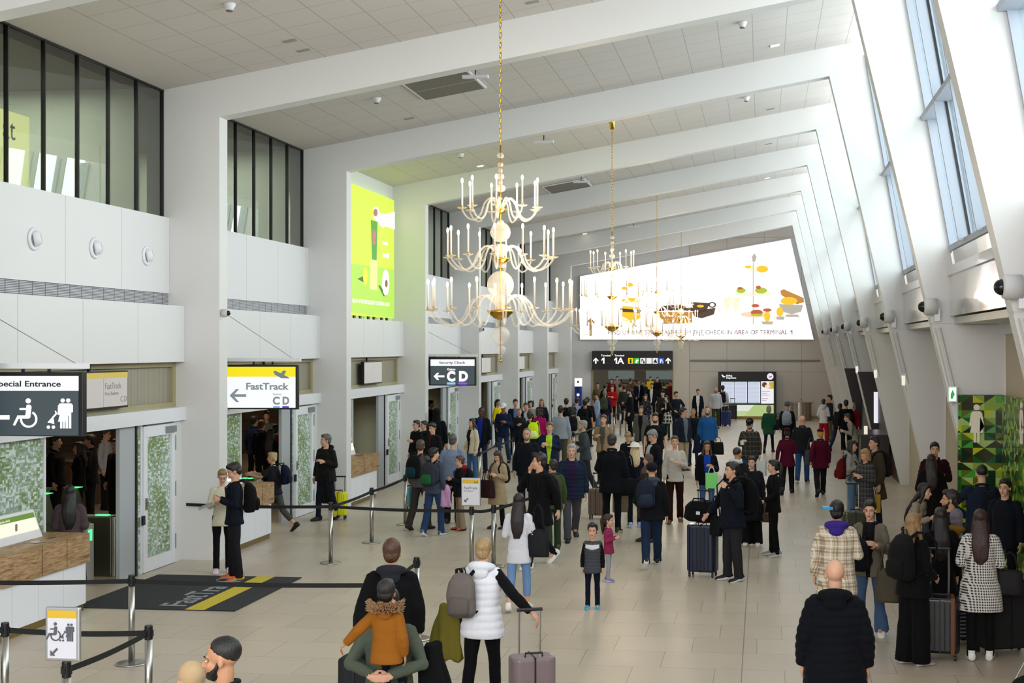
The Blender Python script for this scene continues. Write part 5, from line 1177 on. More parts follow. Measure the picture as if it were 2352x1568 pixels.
# check-in desks and queue posts in the hall beyond
for i, (x, l) in enumerate(((-9.6, 'orange fronted check-in desk seen through the opening, leftmost'), (-7.0, 'orange fronted check-in desk seen through the opening, middle'), (-4.6, 'orange fronted check-in desk seen through the opening, rightmost'))):
    r = empty('check_in_desk', l, 'desk', (x, 95, 0), group='check-in desks beyond the opening'); MB().box(-.9, .9, -.4, .4, 0, 1.0).build('front', mat('orange_oak', '#b98a4a', .5), r); MB().box(-.95, .95, -.45, .45, 1.0, 1.05).build('top', BLACK, r); MB().box(-.9, .9, .3, .34, 1.3, 2.2).build('screen_panel', glow('#8fa09c', .35), r); MB().box(-.03, .03, .3, .34, 1.05, 1.3).build('support', BLACK, r)
nb = 0
for y in (76, 80, 84):
    prev = None
    for x in (-10.6, -9.4, -8.2, -7.0, -5.8):
        post(x, y, 'steel queue post in the row of belts beyond the opening', 'steel queue posts beyond the opening')
        if prev: belt(prev, (x, y), 'black belt in the queue beyond the opening')['group'] = 'belts beyond the opening'
        prev = (x, y)
# ================================================================ the crowd
K = '#101115'; NV = '#161c2e'; DK = '#1b1c20'; JN = '#2f4668'; LJ = '#7f9cc0'; GY = '#5b5d60'; WS = ('shoe', '#e8e6e2', '#f2f2f2'); BS = ('shoe', '#121214', '#1a1a1c'); DS = ('shoe', '#15161a', '#e8e8e8')
PL1 = plaid('beige_plaid', '#cdc0a8', [('#7a5a44', .16, .0), ('#f0eadc', .10, .42), ('#5e4636', .06, .66)], .13)
PL2 = plaid('dark_plaid', '#15161a', [('#5a5340', .22, .0), ('#2a2a26', .12, .5)], .11)
PL3 = plaid('black_white_plaid', '#17181b', [('#8d8d8d', .08, .0), ('#4a4a4c', .25, .4)], .09)
HT_ = plaid('houndstooth', '#131214', [('#e6e2da', .5, .0)], .031)
DOT = dots('dotted_navy', '#12151f', '#9aa0b4', 16)
def person(*a, **k): return P(*a, **k)
# --- bottom edge
person(510, 1466, 1.78, -82, 'bearded man with cropped dark hair at the bottom edge, profile to the left', T=('jacket', '#14161b'), H=('buzz', '#120f0e'), beard='#120f0e', sk=1, nod=4, face=True)
person(437, 1518, 1.56, -120, 'woman in a beige headscarf at the bottom edge beside the bearded man', T=('coat', '#b8a184'), H=('hijab', '#b59a78'), fem=1)
person(900, 1226, 1.76, 190, 'walker in a black coat with grey hood, back turned, behind the child', T=('midcoat', '#0b0b0e'), B=('reg', '#2a2c22'), H=('short', '#4a2e1e'), hood='#23262e', leg='w', arms=('down', 'pull'), gw=1.15)
man = person(893, 1352, 1.62, 5, 'man in grey green sweater carrying the child in an orange parka', T=('sweater', '#4f564a'), B=('reg', '#151b2c'), H=('short', '#1a1410'), arms=('hug', 'hug'), gw=1.15)
kid = person(888, 1334, 1.05, 184, 'child in an orange parka with fur hood carried in arms, back turned', T=('jacket', '#8a5418'), B=('slim', '#10131f'), H=('short', '#17110e'), leg='sit', arms=('down', 'side'), chi=1, S_=BS, sk=1, pos=(-1.2, 9.0, 0), t=.03)
person(1108, 1235, 1.68, 172, 'blonde woman in a white padded vest pulling a suitcase, back turned', T=('vest', '#dcdee6', '#0e0e11'), B=('slim', '#0b0b0e'), H=('short', '#9c8058'), fem=1, arms=('side', 'down'), leg='b', hood='#dcdee6', lean=4, gw=1.1)
person(1192, 1132, 1.56, 178, 'woman in a white sweater and light jeans with very long dark hair', T=('sweater', '#d5d5de'), B=('crop', '#6f90bd'), H=('long', '#1b1012'), fem=1, arms=('strap', 'bend'), leg='b', S_=WS, hem=.72)
person(1238, 1033, 1.86, -38, 'man in a black coat phoning, striding in white trainers', T=('midcoat', '#0c0c0f'), B=('slim', '#14151a'), H=('short', '#231712'), arms=('ear', 'swb'), leg='W', S_=WS, hem=.66, head=-40)
person(1270, 1056, 1.55, -150, 'person in olive trousers mostly hidden behind the phoning man', T=('jacket', '#3d4a2c'), B=('reg', '#2f3d2c'), H=('short', '#2a1c14'), S_=('shoe', '#4a4a38', '#333'))
person(1313, 1013, 1.79, 14, 'grey haired man in a navy quilted jacket over a purple sweater', T=('puffer', '#1a2438'), inner='#2a1b3c', B=('reg', '#4a4950'), H=('short', '#9a9894'), leg='w', arms=('swf', 'down'), gw=1.12, head=-10)
person(1361, 1207, 1.11, 2, 'small boy in a grey and black padded jacket standing alone on the tiles', T=('vest', '#44464d', '#0e0e12'), yoke='#d0d0d4', B=('slim', '#121626'), H=('short', '#17110f'), chi=1, S_=('shoe', '#3f9ec4', '#d8e4ea'), sk=0, t=.024)
person(1398, 1186, .97, 82, 'little girl in a pink quilted jacket facing right', T=('puffer', '#8e2a4e'), B=('slim', '#9c9ca4'), H=('pony', '#2a1a14'), chi=1, fem=1, arms=('bend', 'bend'), S_=('shoe', '#7a6ac0', '#e0dcf0'), t=.022)
person(1497, 1056, 1.70, 186, 'man in a dark cap with grey hood and blue jeans walking away', T=('jacket', '#121216'), B=('reg', '#1c2a44'), H=('buzz', '#221a16'), hat=('cap', '#14161c'), hood='#3f4650', leg='w', arms=('down', 'low'), gw=1.12, S_=DS)
person(1681, 1062, 1.77, -58, 'stocky man in a navy jacket standing beside the tall blue suitcase', T=('jacket', '#0f131f'), B=('reg', '#26252a'), H=('short', '#1c1513'), arms=('swf', 'strap'), gw=1.18, S_=('shoe', '#12151f', '#e9e9e9'), sk=0, head=-8)
person(1776, 1056, 1.61, -86, 'dark ponytailed woman in black leather jacket and leggings facing left', T=('jacket', '#0e0e11'), B=('slim', '#0c0c0f'), H=('pony', '#100c0d'), fem=1, arms=('down', 'low'), S_=('shoe', '#84868a', '#d8d8d8'))
person(1727, 1048, 1.57, -6, 'smiling woman with tied back hair in a long black coat', T=('coat', '#15141a'), B=('wide', '#101013'), H=('bun', '#1f1614'), fem=1, S_=WS, head=-8, hem=.5)
person(1694, 1028, 1.66, 150, 'man in a black and white jacket behind the stocky man', T=('jacket', '#1a1b1f'), B=('reg', '#1d1c22'), H=('buzz', '#2a1f1a'), hood='#c4c6ca', sk=1, gw=1.1)
person(1624, 1012, 1.62, 4, 'woman in black jacket and blue turtleneck with very long brown hair', T=('jacket', '#101014'), inner='#1440a0', B=('flare', '#3d5f92'), H=('long', '#3a271e'), fem=1, arms=('down', 'bend'), leg='b', sk=1)
person(1550, 1000, 1.74, 3, 'woman in a cream sweater and dark brown trousers walking forward', T=('sweater', '#b9b3aa'), B=('reg', '#27120f'), H=('bun', '#5c4434'), fem=1, arms=('down', 'bend'), leg='b', nod=-8, S_=('shoe', '#6b4a2a', '#3a2a1c'))
person(1625, 933, 1.80, 2, 'balding bearded man in a bright blue jacket', T=('jacket', '#1f5590'), B=('reg', '#1d1a2c'), H=('buzz', '#4a3628'), beard='#2a1c16', arms=('down', 'down'), leg='b', gw=1.08)
person(1722, 962, 1.77, -12, 'man in a dark plaid shirt and black cap looking down', T=('jacket', PL2), B=('reg', '#2b4468'), H=('short', '#15120f'), hat=('cap', '#101115'), nod=26, arms=('bend', 'down'), gw=1.1, beard='#3a3330')
person(1766, 927, 1.62, 172, 'woman in a green quilted jacket walking away', T=('puffer', '#1c4a34'), B=('slim', '#17171c'), H=('bob', '#8c8578'), fem=1, leg='w', hem=.68)
person(1808, 923, 1.74, 176, 'man in a knitted grey cap with a pale grey backpack', T=('sweater', '#14151b'), B=('reg', '#17181d'), H=('buzz', '#333'), hat=('beanie', '#55585e'))
person(1843, 954, 1.74, 172, 'bald man in a dark jacket and blue jeans, back turned', T=('jacket', '#1a1c22'), B=('reg', '#2a4a7c'), H=('bald', '#000'), leg='b', arms=('bend', 'down'), gw=1.1, S_=DS)
person(1808, 978, 1.62, 176, 'airline crew woman in maroon jacket and hat, the left one of two', T=('blazer', '#4a0a24'), B=('reg', '#16141a'), H=('bun', '#1c1212'), hat=('pill', '#3c0a20'), fem=1, leg='w', arms=('bend', 'swb'), gw=1.15)
person(1884, 980, 1.62, 184, 'airline crew woman in maroon jacket and hat carrying a grey tote', T=('blazer', '#4a0a24'), B=('reg', '#18171b'), H=('bun', '#b88a3a'), hat=('pill', '#3c0a20'), fem=1, leg='w', arms=('down', 'swb'), gw=1.15)
person(1892, 916, 1.66, 160, 'woman in a white hooded top and red trousers', T=('sweater', '#d2ced0'), B=('reg', '#b01222'), H=('bun', '#2b211d'), fem=1, arms=('bend', 'low'), hood='#d2ced0')
person(1905, 907, 1.73, -70, 'man in a dark teal jacket facing the woman in red trousers', T=('jacket', '#1c2730'), B=('reg', '#5e5140'), H=('short', '#1d1713'), arms=('bend', 'bend'))
person(1925, 922, 1.66, 150, 'woman in dark clothes bending behind the teal jacket man', T=('jacket', '#13141b'), B=('slim', '#1c2a46'), H=('bun', '#17110f'), fem=1, lean=14, leg='w')
person(1943, 918, 1.75, 178, 'man in a plain black jacket near the brown shop, back turned', T=('jacket', '#101013'), B=('reg', '#121216'), H=('short', '#221c1a'), leg='b', S_=DS)
person(1960, 925, 1.63, -20, 'blonde woman in a red top behind the black jacket man', T=('sweater', '#8a1426'), B=('slim', '#2c3a30'), H=('bob', '#c8b090'), fem=1, sk=3)
person(1968, 946, 1.66, -90, 'person in a pale fleece leaning at the shop counter', T=('sweater', '#8f8c7c'), B=('slim', '#22242a'), H=('short', '#3a2c22'), lean=24, arms=('bend', 'bend'))
# --- far middle
person(1644, 888, 1.80, 6, 'man in a white sweater with a strap before the departures board', T=('sweater', '#b8b6ba'), B=('reg', '#3a4028'), H=('buzz', '#6b5a4c'), leg='b', beard='#4a3a30')
person(1660, 885, 1.80, 178, 'man in white top with black backpack reading the departures board', T=('sweater', '#c8c8cc'), B=('slim', '#1b2236'), H=('short', '#14110f'))
person(1603, 893, 1.72, 2, 'woman in black jacket over a white shirt left of the board', T=('jacket', '#141419'), inner='#d8d8dc', B=('slim', '#101114'), H=('pony', '#2a1c16'), fem=1, hem=.74)
person(1553, 899, 1.76, 30, 'dark jacketed man with a hand on his hip beside the pillar', T=('jacket', '#191d26'), B=('reg', '#1d2433'), H=('short', '#15110f'), arms=('low', 'hip'))
person(1472, 932, 1.68, -4, 'woman in a long grey cardigan facing the camera', T=('midcoat', '#55544f'), inner='#131318', B=('slim', '#17181c'), H=('bun', '#5b4232'), fem=1, leg='b')
person(1483, 905, 1.66, -8, 'woman in a navy dotted dress before the opening', T=('dress', DOT), B=('slim', '#14151c'), H=('half', '#17100f'), fem=1)
person(1505, 949, 1.80, 2, 'stocky bearded man in a black t-shirt', T=('tee', '#0d0e11'), sleeve='short', B=('reg', '#17181c'), H=('short', '#1d1512'), beard='#241915', gw=1.28, arms=('down', 'down'))
person(1570, 937, 1.77, 38, 'man with glasses in a grey shirt and beige trousers', T=('jacket', '#1b2230'), inner='#5f6670', B=('reg', '#a8977c'), H=('short', '#2c211c'), glasses=1, head=30)
person(1592, 938, 1.69, -12, 'dark jacketed man just behind the man with glasses', T=('jacket', '#17181f'), B=('slim', '#26334c'), H=('buzz', '#2f231f'), sk=1)
person(1530, 908, 1.68, -14, 'woman carrying a black and white checked scarf', T=('jacket', '#15151a'), B=('slim', '#1f3a38'), H=('half', '#231814'), fem=1, arms=('bend', 'ear'), scarf=plaid('check_scarf', '#17171a', [('#d8d4ca', .4, 0)], .14))
person(1522, 896, 1.78, -24, 'man in an olive jacket and black cap beside the opening', T=('jacket', '#2c2f26'), B=('reg', '#17181c'), H=('short', '#15110f'), hat=('cap', '#111216'))
person(1447, 893, 1.86, -80, 'tall man in a long dark coat facing left', T=('coat', '#12141c'), B=('slim', '#14151b'), H=('short', '#15110f'), arms=('bend', 'down'), hem=.55, beard='#15110f')
person(1499, 988, 1.79, -56, 'grey haired man in a dark suit looking down', T=('blazer', '#12141b'), inner='#b9bcc4', B=('reg', '#14151b'), H=('short', '#7c7c7c'), nod=30, arms=('down', 'low'))
person(1406, 997, 1.86, 176, 'big man in a dark jacket with a black duffel bag, back turned', T=('jacket', '#0d0f15'), B=('slim', '#0e0f13'), H=('short', '#2b2724'), gw=1.18, arms=('down', 'low'), hem=.72, S_=('shoe', '#2a2018', '#c8b890'))
person(1458, 1018, 1.63, 192, 'blonde woman in a white fedora hat', T=('jacket', '#141728'), B=('slim', '#15161c'), H=('half', '#cdb68c'), hat=('fedora', '#e2ddd2'), fem=1, S_=('shoe', '#8fb0d8', '#e8ecf4'))
person(1447, 988, 1.62, -10, 'woman with sunglasses on her hair bending forward', T=('jacket', '#131317'), B=('slim', '#131317'), H=('topbun', '#8a7048'), fem=1, nod=38, lean=16)
person(1488, 1042, 1.58, -48, 'woman in a mauve brown headscarf beside the dark cap man', T=('coat', '#33272a'), B=('slim', '#1d1a1e'), H=('hijab', '#5a4a48'), fem=1, sk=1)
person(1386, 953, 1.76, -8, 'man in a tan coat over a grey sweater', T=('jacket', '#8c7658'), inner='#4a4b4c', B=('slim', '#15161a'), H=('short', '#5c4232'), arms=('bend', 'down'))
person(1345, 965, 1.74, -84, 'grey bearded man in a dark vest walking left', T=('jacket', '#3b3f45'), B=('reg', '#262a2c'), H=('short', '#8b8780'), beard='#8b857c', arms=('bend', 'low'), leg='b', lean=6)
person(1262, 970, 1.75, 4, 'man in a navy jacket with a lime green collar', T=('jacket', '#17223c'), inner='#a9cf2a', B=('reg', '#1b2233'), H=('short', '#6a5138'), arms=('bend', 'cross'), gw=1.14)
person(1210, 984, 1.80, 0, 'bearded man in a dark jacket left of the lime collar man', T=('jacket', '#11131b'), B=('reg', '#1c2438'), H=('buzz', '#5d5048'), beard='#6b6058', gw=1.1)
person(1143, 1035, 1.50, -24, 'girl in a beige trench coat looking into her dark red bag', T=('coat', '#9c8a6c'), B=('slim', '#101013'), H=('half', '#3a261c'), fem=1, nod=30, arms=('bend', 'bend'), hem=.55, S_=BS)
person(1084, 961, 1.66, -40, 'dark haired woman in a cream fleece jacket and jeans', T=('jacket', '#c8bea8'), inner='#17141a', B=('flare', '#3b5c8a'), H=('half', '#20140f'), fem=1, arms=('pocket', 'down'))
person(1105, 936, 1.81, -4, 'man in a black puffer jacket with blue shirt', T=('puffer', '#10121a'), inner='#1a2a8c', B=('reg', '#1d2a3c'), H=('buzz', '#0c0a0a'), sk=4, arms=('down', 'down'))
person(1156, 926, 1.81, -6, 'man in a white cap and navy zipped jacket reading his phone', T=('jacket', '#16223c'), B=('reg', '#28405f'), H=('buzz', '#15110f'), hat=('cap', '#e0e2e6'), nod=18, sk=2, arms=('low', 'bend'), leg='b', S_=BS)
person(1144, 917, 1.68, 60, 'woman in a bright yellow shirt by the far doors', T=('shirt', '#e0c414'), B=('slim', '#20242e'), H=('pony', '#231712'), fem=1)
person(1184, 917, 1.80, 16, 'man in a dark jacket over a pale blue shirt', T=('jacket', '#15171f'), inner='#5a6e9c', B=('reg', '#1b1f2a'), H=('short', '#1c1512'))
person(1208, 925, 1.76, 10, 'young man in a black suit right of the blue shirt man', T=('blazer', '#111217'), inner='#aeb2bc', B=('slim', '#14151b'), H=('short', '#4b3424'))
person(1219, 920, 1.68, 6, 'woman with curly black hair in a pale blouse', T=('shirt', '#8f857e'), B=('slim', '#1d1d22'), H=('curly', '#130e0d'), fem=1)
person(1193, 938, 1.62, 24, 'fair haired woman in a grey top reading a paper', T=('jacket', '#1e2026'), B=('slim', '#17181c'), H=('bun', '#a08058'), fem=1, arms=('bend', 'bend'))
person(1217, 945, 1.74, 182, 'man in a dark green jacket, back turned, left of the neon backpack', T=('jacket', '#171b1d'), B=('reg', '#2d4a38'), H=('short', '#2b1e17'))
person(1239, 938, 1.66, 184, 'woman in a magenta jacket with a mass of brown hair', T=('jacket', '#a0105c'), B=('slim', '#1c1c22'), H=('curly', '#241512'), fem=1)
person(1244, 916, 1.70, -6, 'long haired fair woman standing behind the magenta jacket', T=('jacket', '#1a1c26'), B=('slim', '#1d1f28'), H=('long', '#7a5f40'), fem=1, glasses=1)
person(1288, 932, 1.82, 178, 'tall man in a pale grey sweater, back turned', T=('sweater', '#8c94a0'), B=('reg', '#4a4436'), H=('short', '#15110f'), gw=1.12)
person(1301, 915, 1.78, 180, 'black clad man behind the pale grey sweater man', T=('jacket', '#121318'), B=('slim', '#15161b'), H=('short', '#0f0c0b'))
person(1315, 934, 1.70, 190, 'person in a cream hooded top with black rucksack straps', T=('sweater', '#b5ab98'), B=('reg', '#a59a84'), H=('curly', '#15100e'))
person(1325, 913, 1.72, 176, 'person in a pale blue shirt in the far queue', T=('shirt', '#98a2c4'), B=('slim', '#1e2028'), H=('short', '#1b1310'))
person(1319, 926, 1.45, 178, 'short person in a dark blue top in the far queue', T=('sweater', '#2a2850'), B=('slim', '#1e2028'), H=('short', '#5b3a24'))
person(1344, 917, 1.80, 176, 'man in a black t-shirt with a black rucksack, back turned', T=('tee', '#0e0f12'), sleeve='short', B=('reg', '#0f1014'), H=('short', '#0f0c0b'), sk=1)
person(1350, 912, 1.74, 172, 'dark clothed person hidden behind the black t-shirt man', T=('jacket', '#17191d'), B=('slim', '#15161b'), H=('short', '#1a1310'))
person(1372, 903, 1.68, -70, 'woman in a light blue shirt and pale jeans facing left', T=('shirt', '#9eb4d8'), B=('reg', '#5b7fae'), H=('bun', '#2a1a14'), fem=1)
person(1389, 898, 1.76, 176, 'grey haired person in a purple jacket with a green rucksack', T=('jacket', '#2a2038'), B=('reg', '#3c5478'), H=('short', '#6f6c68'))
person(1406, 885, 1.76, -14, 'person in a red jacket before the far opening', T=('jacket', '#a8141c'), B=('slim', '#14151a'), H=('short', '#0f0c0b'), arms=('bend', 'bend'))
person(1425, 880, 1.76, 168, 'person in a khaki shirt before the far opening', T=('shirt', '#8c7a56'), B=('reg', '#3a352a'), H=('short', '#2a1c14'))
# --- beyond the opening
for px, top, h, a, tc, bc, lb in ((1467, 871, 1.80, 4, '#15161b', '#15161b', 'man in a black suit and white shirt just beyond the opening'), (1497, 880, 1.74, -6, '#13141b', '#17181c', 'dark haired person in black beyond the opening, beside the suit man'), (1510, 866, 1.76, 10, '#101116', '#14151a', 'person in black folding arms beyond the opening'), (1478, 875, 1.70, -10, '#23405a', '#26334c', 'person in a blue top farther beyond the opening'),
        (1434, 884, 1.78, 176, '#2f3230', '#1d1e22', 'person with a grey rucksack far beyond the opening'), (1405, 870, 1.70, 10, '#6a1414', '#1d1e22', 'person in a red top far beyond the opening'), (1373, 879, 1.74, 0, '#6a6640', '#2a2a26', 'person in a pale yellow top far beyond the opening'), (1494, 865, 1.68, 20, '#d8bc10', '#1d1e22', 'person in a bright yellow top beyond the opening'), (1540, 874, 1.72, -40, '#7a1418', '#1d1e22', 'person in dark red at the right side of the opening'), (1390, 883, 1.70, 160, '#17181c', '#17181c', 'dark figure in the queue beyond the opening, left side'),
        (1448, 869, 1.72, 150, '#5a4a3a', '#222', 'person in brown beyond the opening near its middle'), (1525, 878, 1.76, 180, '#1b1c22', '#17181c', 'dark figure beyond the opening near its right side'), (1418, 864, 1.68, 30, '#8a8782', '#2b3c5c', 'person in a white top far beyond the opening'), (1460, 873, 1.76, -60, '#23283a', '#1d1e22', 'person in navy far beyond the opening')):
    person(px, top, h, a, lb, T=('jacket', tc), inner='#d8d8dc' if 'suit' in lb else None, B=('reg', bc), face=False)
# --- left side
person(748, 997, 1.74, -24, 'blurry grey haired man in a black jacket with the yellow suitcase', T=('jacket', '#191a17'), B=('slim', '#151c2c'), H=('short', '#5a5650'), arms=('down', 'bend'), leg='b', gw=1.18, head=-30, S_=BS, hood='#191a17')
person(632, 1032, 1.56, -92, 'blonde woman in a charcoal t-shirt and navy backpack at the second gate', T=('tee', '#1d1f26'), sleeve='short', B=('crop', '#4a4a44'), H=('bun', '#b59c70'), fem=1, arms=('reach', 'reach'), leg='W', gw=1.12, lean=6)
person(511, 1078, 1.60, 24, 'woman in a cream sweater with glasses reading a paper', T=('sweater', '#cfcab4'), B=('slim', '#0e0e11'), H=('pony', '#8a6f4e'), fem=1, arms=('bend', 'bend'), nod=18, S_=('shoe', '#d8c8d4', '#e8e0e8'), glasses=1, hem=.80)
person(538, 1064, 1.75, -66, 'man in a navy sweater with black backpack reading a paper', T=('sweater', '#10141f'), B=('reg', '#19191e'), H=('short', '#1c1512'), arms=('bend', 'bend'), nod=22, S_=('shoe', '#d8541a', '#d8a41a'))
person(160, 1114, 1.60, 205, 'woman in a mauve coat with long black hair at the nearest gate', T=('coat', '#4a3d42'), B=('slim', '#151519'), H=('long', '#0b0a0d'), fem=1, arms=('bend', 'bend'), hem=.26, S_=BS)
person(956, 965, 1.68, -36, 'woman with sunglasses in a long black coat beside the third column', T=('coat', '#0e0e12'), B=('slim', '#14141a'), H=('bun', '#231a17'), fem=1, arms=('down', 'bend'), glasses=1, hem=.4)
person(974, 967, 1.60, -50, 'person in black just right of the sunglasses woman', T=('jacket', '#101013'), B=('slim', '#14141a'), H=('short', '#2a1e18'))
person(993, 972, 1.70, -26, 'young man in a black coat with dark red scarf', T=('jacket', '#131318'), B=('slim', '#14141a'), H=('short', '#17110f'), scarf='#3a1420', nod=10)
person(966, 1010, 1.72, 158, 'man in a grey fleece with black backpack turning right', T=('sweater', '#4d4c4a'), B=('reg', '#35322f'), H=('short', '#4a3a2e'), gw=1.12, head=30, leg='b', S_=BS)
person(997, 1027, 1.64, 164, 'person in a grey hooded top with green backpack, back turned', T=('sweater', '#3c4350'), B=('reg', '#263a5c'), H=('short', '#17110f'), fem=1, leg='b', head=-40, S_=('shoe', '#5a6068', '#d8d8d8'))
person(1040, 998, 1.76, 178, 'man in a blue grey t-shirt with a shoulder strap, back turned', T=('tee', '#7784a0'), sleeve='short', B=('reg', '#15161b'), H=('short', '#4a4844'), gw=1.22, arms=('down', 'down'))
person(1056, 1047, 1.42, -70, 'boy with glasses in a black jacket and beige trousers', T=('jacket', '#141419'), B=('reg', '#8c7c66'), H=('short', '#4a382c'), glasses=1, arms=('low', 'bend'), S_=('shoe', '#b0401c', '#222'), hood='#8a1420')
person(1003, 939, 1.86, 182, 'person in a black hooded jacket at the fourth opening', T=('jacket', '#0f1014'), B=('reg', '#14151a'), H=('hood', '#0f1014'))
# --- inside the openings
for px, top, h, a, tc, hh, fem, lb, kw in ((181, 1015, 1.70, -70, '#0e0c0e', ('half', '#2a1c18'), 1, 'dark haired woman in black over a red top inside the nearest opening', dict(inner='#b4141c')), (207, 998, 1.78, -80, '#101014', ('short', '#1c1512'), 0, 'tall man in black behind the red top woman inside', {}),
        (128, 1000, 1.80, 100, '#08080a', ('short', '#0f0c0b'), 0, 'black clad figure inside the nearest opening behind the sign', dict(gw=1.2)), (268, 1008, 1.72, -20, '#0b0b0e', ('short', '#1a1412'), 0, 'man with glasses at the edge of the grey pier inside', dict(glasses=1)), (243, 985, 1.74, 90, '#a9adba', ('short', '#3a2c22'), 0, 'person in a pale grey shirt deep inside the nearest opening', {}),
        (602, 965, 1.72, 170, '#0f1118', ('short', '#4a2c1c'), 0, 'dark jacketed person inside the second opening', {}), (622, 985, 1.66, 180, '#120f12', ('long', '#2a1c16'), 1, 'long haired woman inside the second opening', {}), (585, 955, 1.78, 160, '#121a3a', ('short', '#17110f'), 0, 'person in navy inside the second opening', {}), (612, 945, 1.80, 10, '#5a5c60', ('short', '#17110f'), 0, 'person in grey deep inside the second opening', {}), (634, 975, 1.72, 190, '#7a1018', ('short', '#17110f'), 0, 'person in dark red inside the second opening by the pier', {}),
        (838, 916, 1.76, 176, '#1a1a1e', ('bald', '#000'), 0, 'bald person inside the third opening', {}), (843, 930, 1.70, 182, '#121218', ('short', '#17110f'), 0, 'dark figure inside the third opening before the bald one', {}), (828, 922, 1.72, 170, '#a01018', ('short', '#17110f'), 0, 'person in red inside the third opening', {}), (990, 920, 1.74, 90, '#141418', ('short', '#17110f'), 0, 'dark figure inside the fourth opening', {})):
    person(px, top, h, a, lb, T=('jacket', tc), H=hh, fem=fem, **kw)
# --- right foreground queue
person(1918, 1284, 1.76, 178, 'bald man in a navy quilted jacket walking away in the foreground', T=('puffer', '#0b0d14'), B=('reg', '#0e0e12'), H=('bald', '#000'), gw=1.22, hood='#0b0d14', leg='b', arms=('down', 'down'), hem=.70, sk=0)
person(1922, 1151, 1.73, 174, 'man in a beige plaid shirt jacket with a purple hood', T=('jacket', PL1), B=('reg', '#14151a'), H=('short', '#0e0b0b'), hood='#3a2a80', gw=1.18, hem=.68, arms=('bend', 'down'))
person(1998, 1147, 1.67, -14, 'smiling dark haired woman in flared jeans, scarf at her neck', T=('jacket', '#6a6254'), inner='#101013', B=('flare', '#4a6488'), H=('pony', '#1c1514'), fem=1, scarf='#131317', S_=WS, arms=('bend', 'bend'), nod=6, leg='b')
person(2100, 1180, 1.66, 128, 'blonde woman with glasses in a black jacket holding a suitcase handle', T=('jacket', '#0b0b0d'), B=('wide', '#0a0a0c'), H=('long', '#8a6a42'), fem=1, glasses=1, arms=('low', 'bend'), gw=1.25, S_=('shoe', '#8a8680', '#c8c4bc'))
person(2252, 1170, 1.68, 172, 'woman in a black and white houndstooth coat with long auburn hair', T=('coat', HT_), B=('slim', '#0c0c0e'), H=('long', '#2c1210'), fem=1, arms=('bend', 'bend'), hem=.58, gw=1.15, S_=WS)
person(2160, 1166, 1.62, 184, 'black haired woman in black between the blonde and the headscarf', T=('coat', '#0c0c0f'), B=('slim', '#0c0c0f'), H=('long', '#120c0d'), fem=1, S_=('shoe', '#77787c', '#c8c8c8'))
person(2198, 1168, 1.56, 150, 'woman in a lilac grey headscarf with a mustard fur collar', T=('coat', '#15120f'), B=('slim', '#101013'), H=('hijab', '#6f6874'), fem=1, hood='#7a5a1c')
person(2182, 1126, 1.72, -96, 'dark bearded man in profile behind the headscarf woman', T=('jacket', '#15161b'), B=('slim', '#101013'), H=('short', '#17110f'), beard='#17110f', sk=1)
person(2255, 1068, 1.82, 176, 'broad man in a dark blue shirt before the mosaic, back turned', T=('shirt', '#141e30'), B=('slim', '#101116'), H=('buzz', '#15110f'), gw=1.25, arms=('bend', 'hip'))
person(2308, 1101, 1.70, -30, 'blurry dark haired person in navy by the mosaic edge', T=('jacket', '#11131c'), B=('slim', '#101116'), H=('short', '#17100e'))
person(2147, 1017, 1.80, -4, 'young man in a maroon jacket facing the camera at the recess', T=('puffer', '#2a0c12'), B=('slim', '#14141a'), H=('short', '#120e0d'), arms=('bend', 'bend'))
person(2139, 1043, 1.68, 178, 'dark long haired woman in a black coat before the maroon jacket', T=('midcoat', '#0d0b0c'), B=('slim', '#3a3c42'), H=('long', '#1d1210'), fem=1, arms=('bend', 'bend'), gw=1.15)
person(2088, 1092, 1.64, 62, 'running woman in a light beige top with flying dark hair', T=('sweater', '#8f8272'), B=('slim', '#141418'), H=('long', '#0e0b0b'), fem=1, lean=22, leg='w', arms=('bend', 'pull'))
person(2008, 1003, 1.80, -62, 'smiling man in an olive brown coat', T=('midcoat', '#3f382c'), B=('slim', '#1c2230'), H=('short', '#1c1512'), gw=1.1, arms=('down', 'down'))
person(1987, 1031, 1.63, -48, 'fair haired woman in a black and white plaid coat with a phone', T=('midcoat', PL3), B=('slim', '#8a6a70'), H=('bob', '#a88452'), fem=1, nod=20, arms=('bend', 'bend'))
person(1957, 1011, 1.64, 70, 'black haired woman in a grey hooded top with a red backpack', T=('sweater', '#8f8d8a'), B=('reg', '#53708f'), H=('half', '#120d0d'), fem=1, arms=('bend', 'bend'), hood='#8f8d8a')
# pose corrections for the carried child
man.location.z = 0
def _w(px, py, d): r = ray(px, py); return Vector((r.x*d, r.y*d, CAM_H+r.z*d))
_k = _w(888, 1334, 10.35); kid.location = (_k.x, _k.y, _k.z-1.05*1.02); _m = _w(893, 1345, 10.8); man.location = (_m.x, _m.y, 0)
fur = MB()
for i in range(420):
    a = math.pi*(-.15+1.3*random.random()); q = Vector((.165*math.cos(a), .06+.115*math.sin(a), 1.52+random.uniform(-.05, .05))); e = q+Vector((math.cos(a)*.06+random.uniform(-.04, .04), .02+math.sin(a)*.06, .02+random.uniform(-.05, .06)))
    fur.tube([q, q.lerp(e, .6), e], [.014, .010, .002], 5)
fo = fur.build('fur_trim', hairm('#8a6a48'), kid, True); fo['kind'] = 'stuff'
put('hood', cached('kh', lambda: hood_mesh(('down', 'side', 'sit', 0, 0, 0, 0, 1, 1.0), 0)), [fabric('#8a5418')], kid)
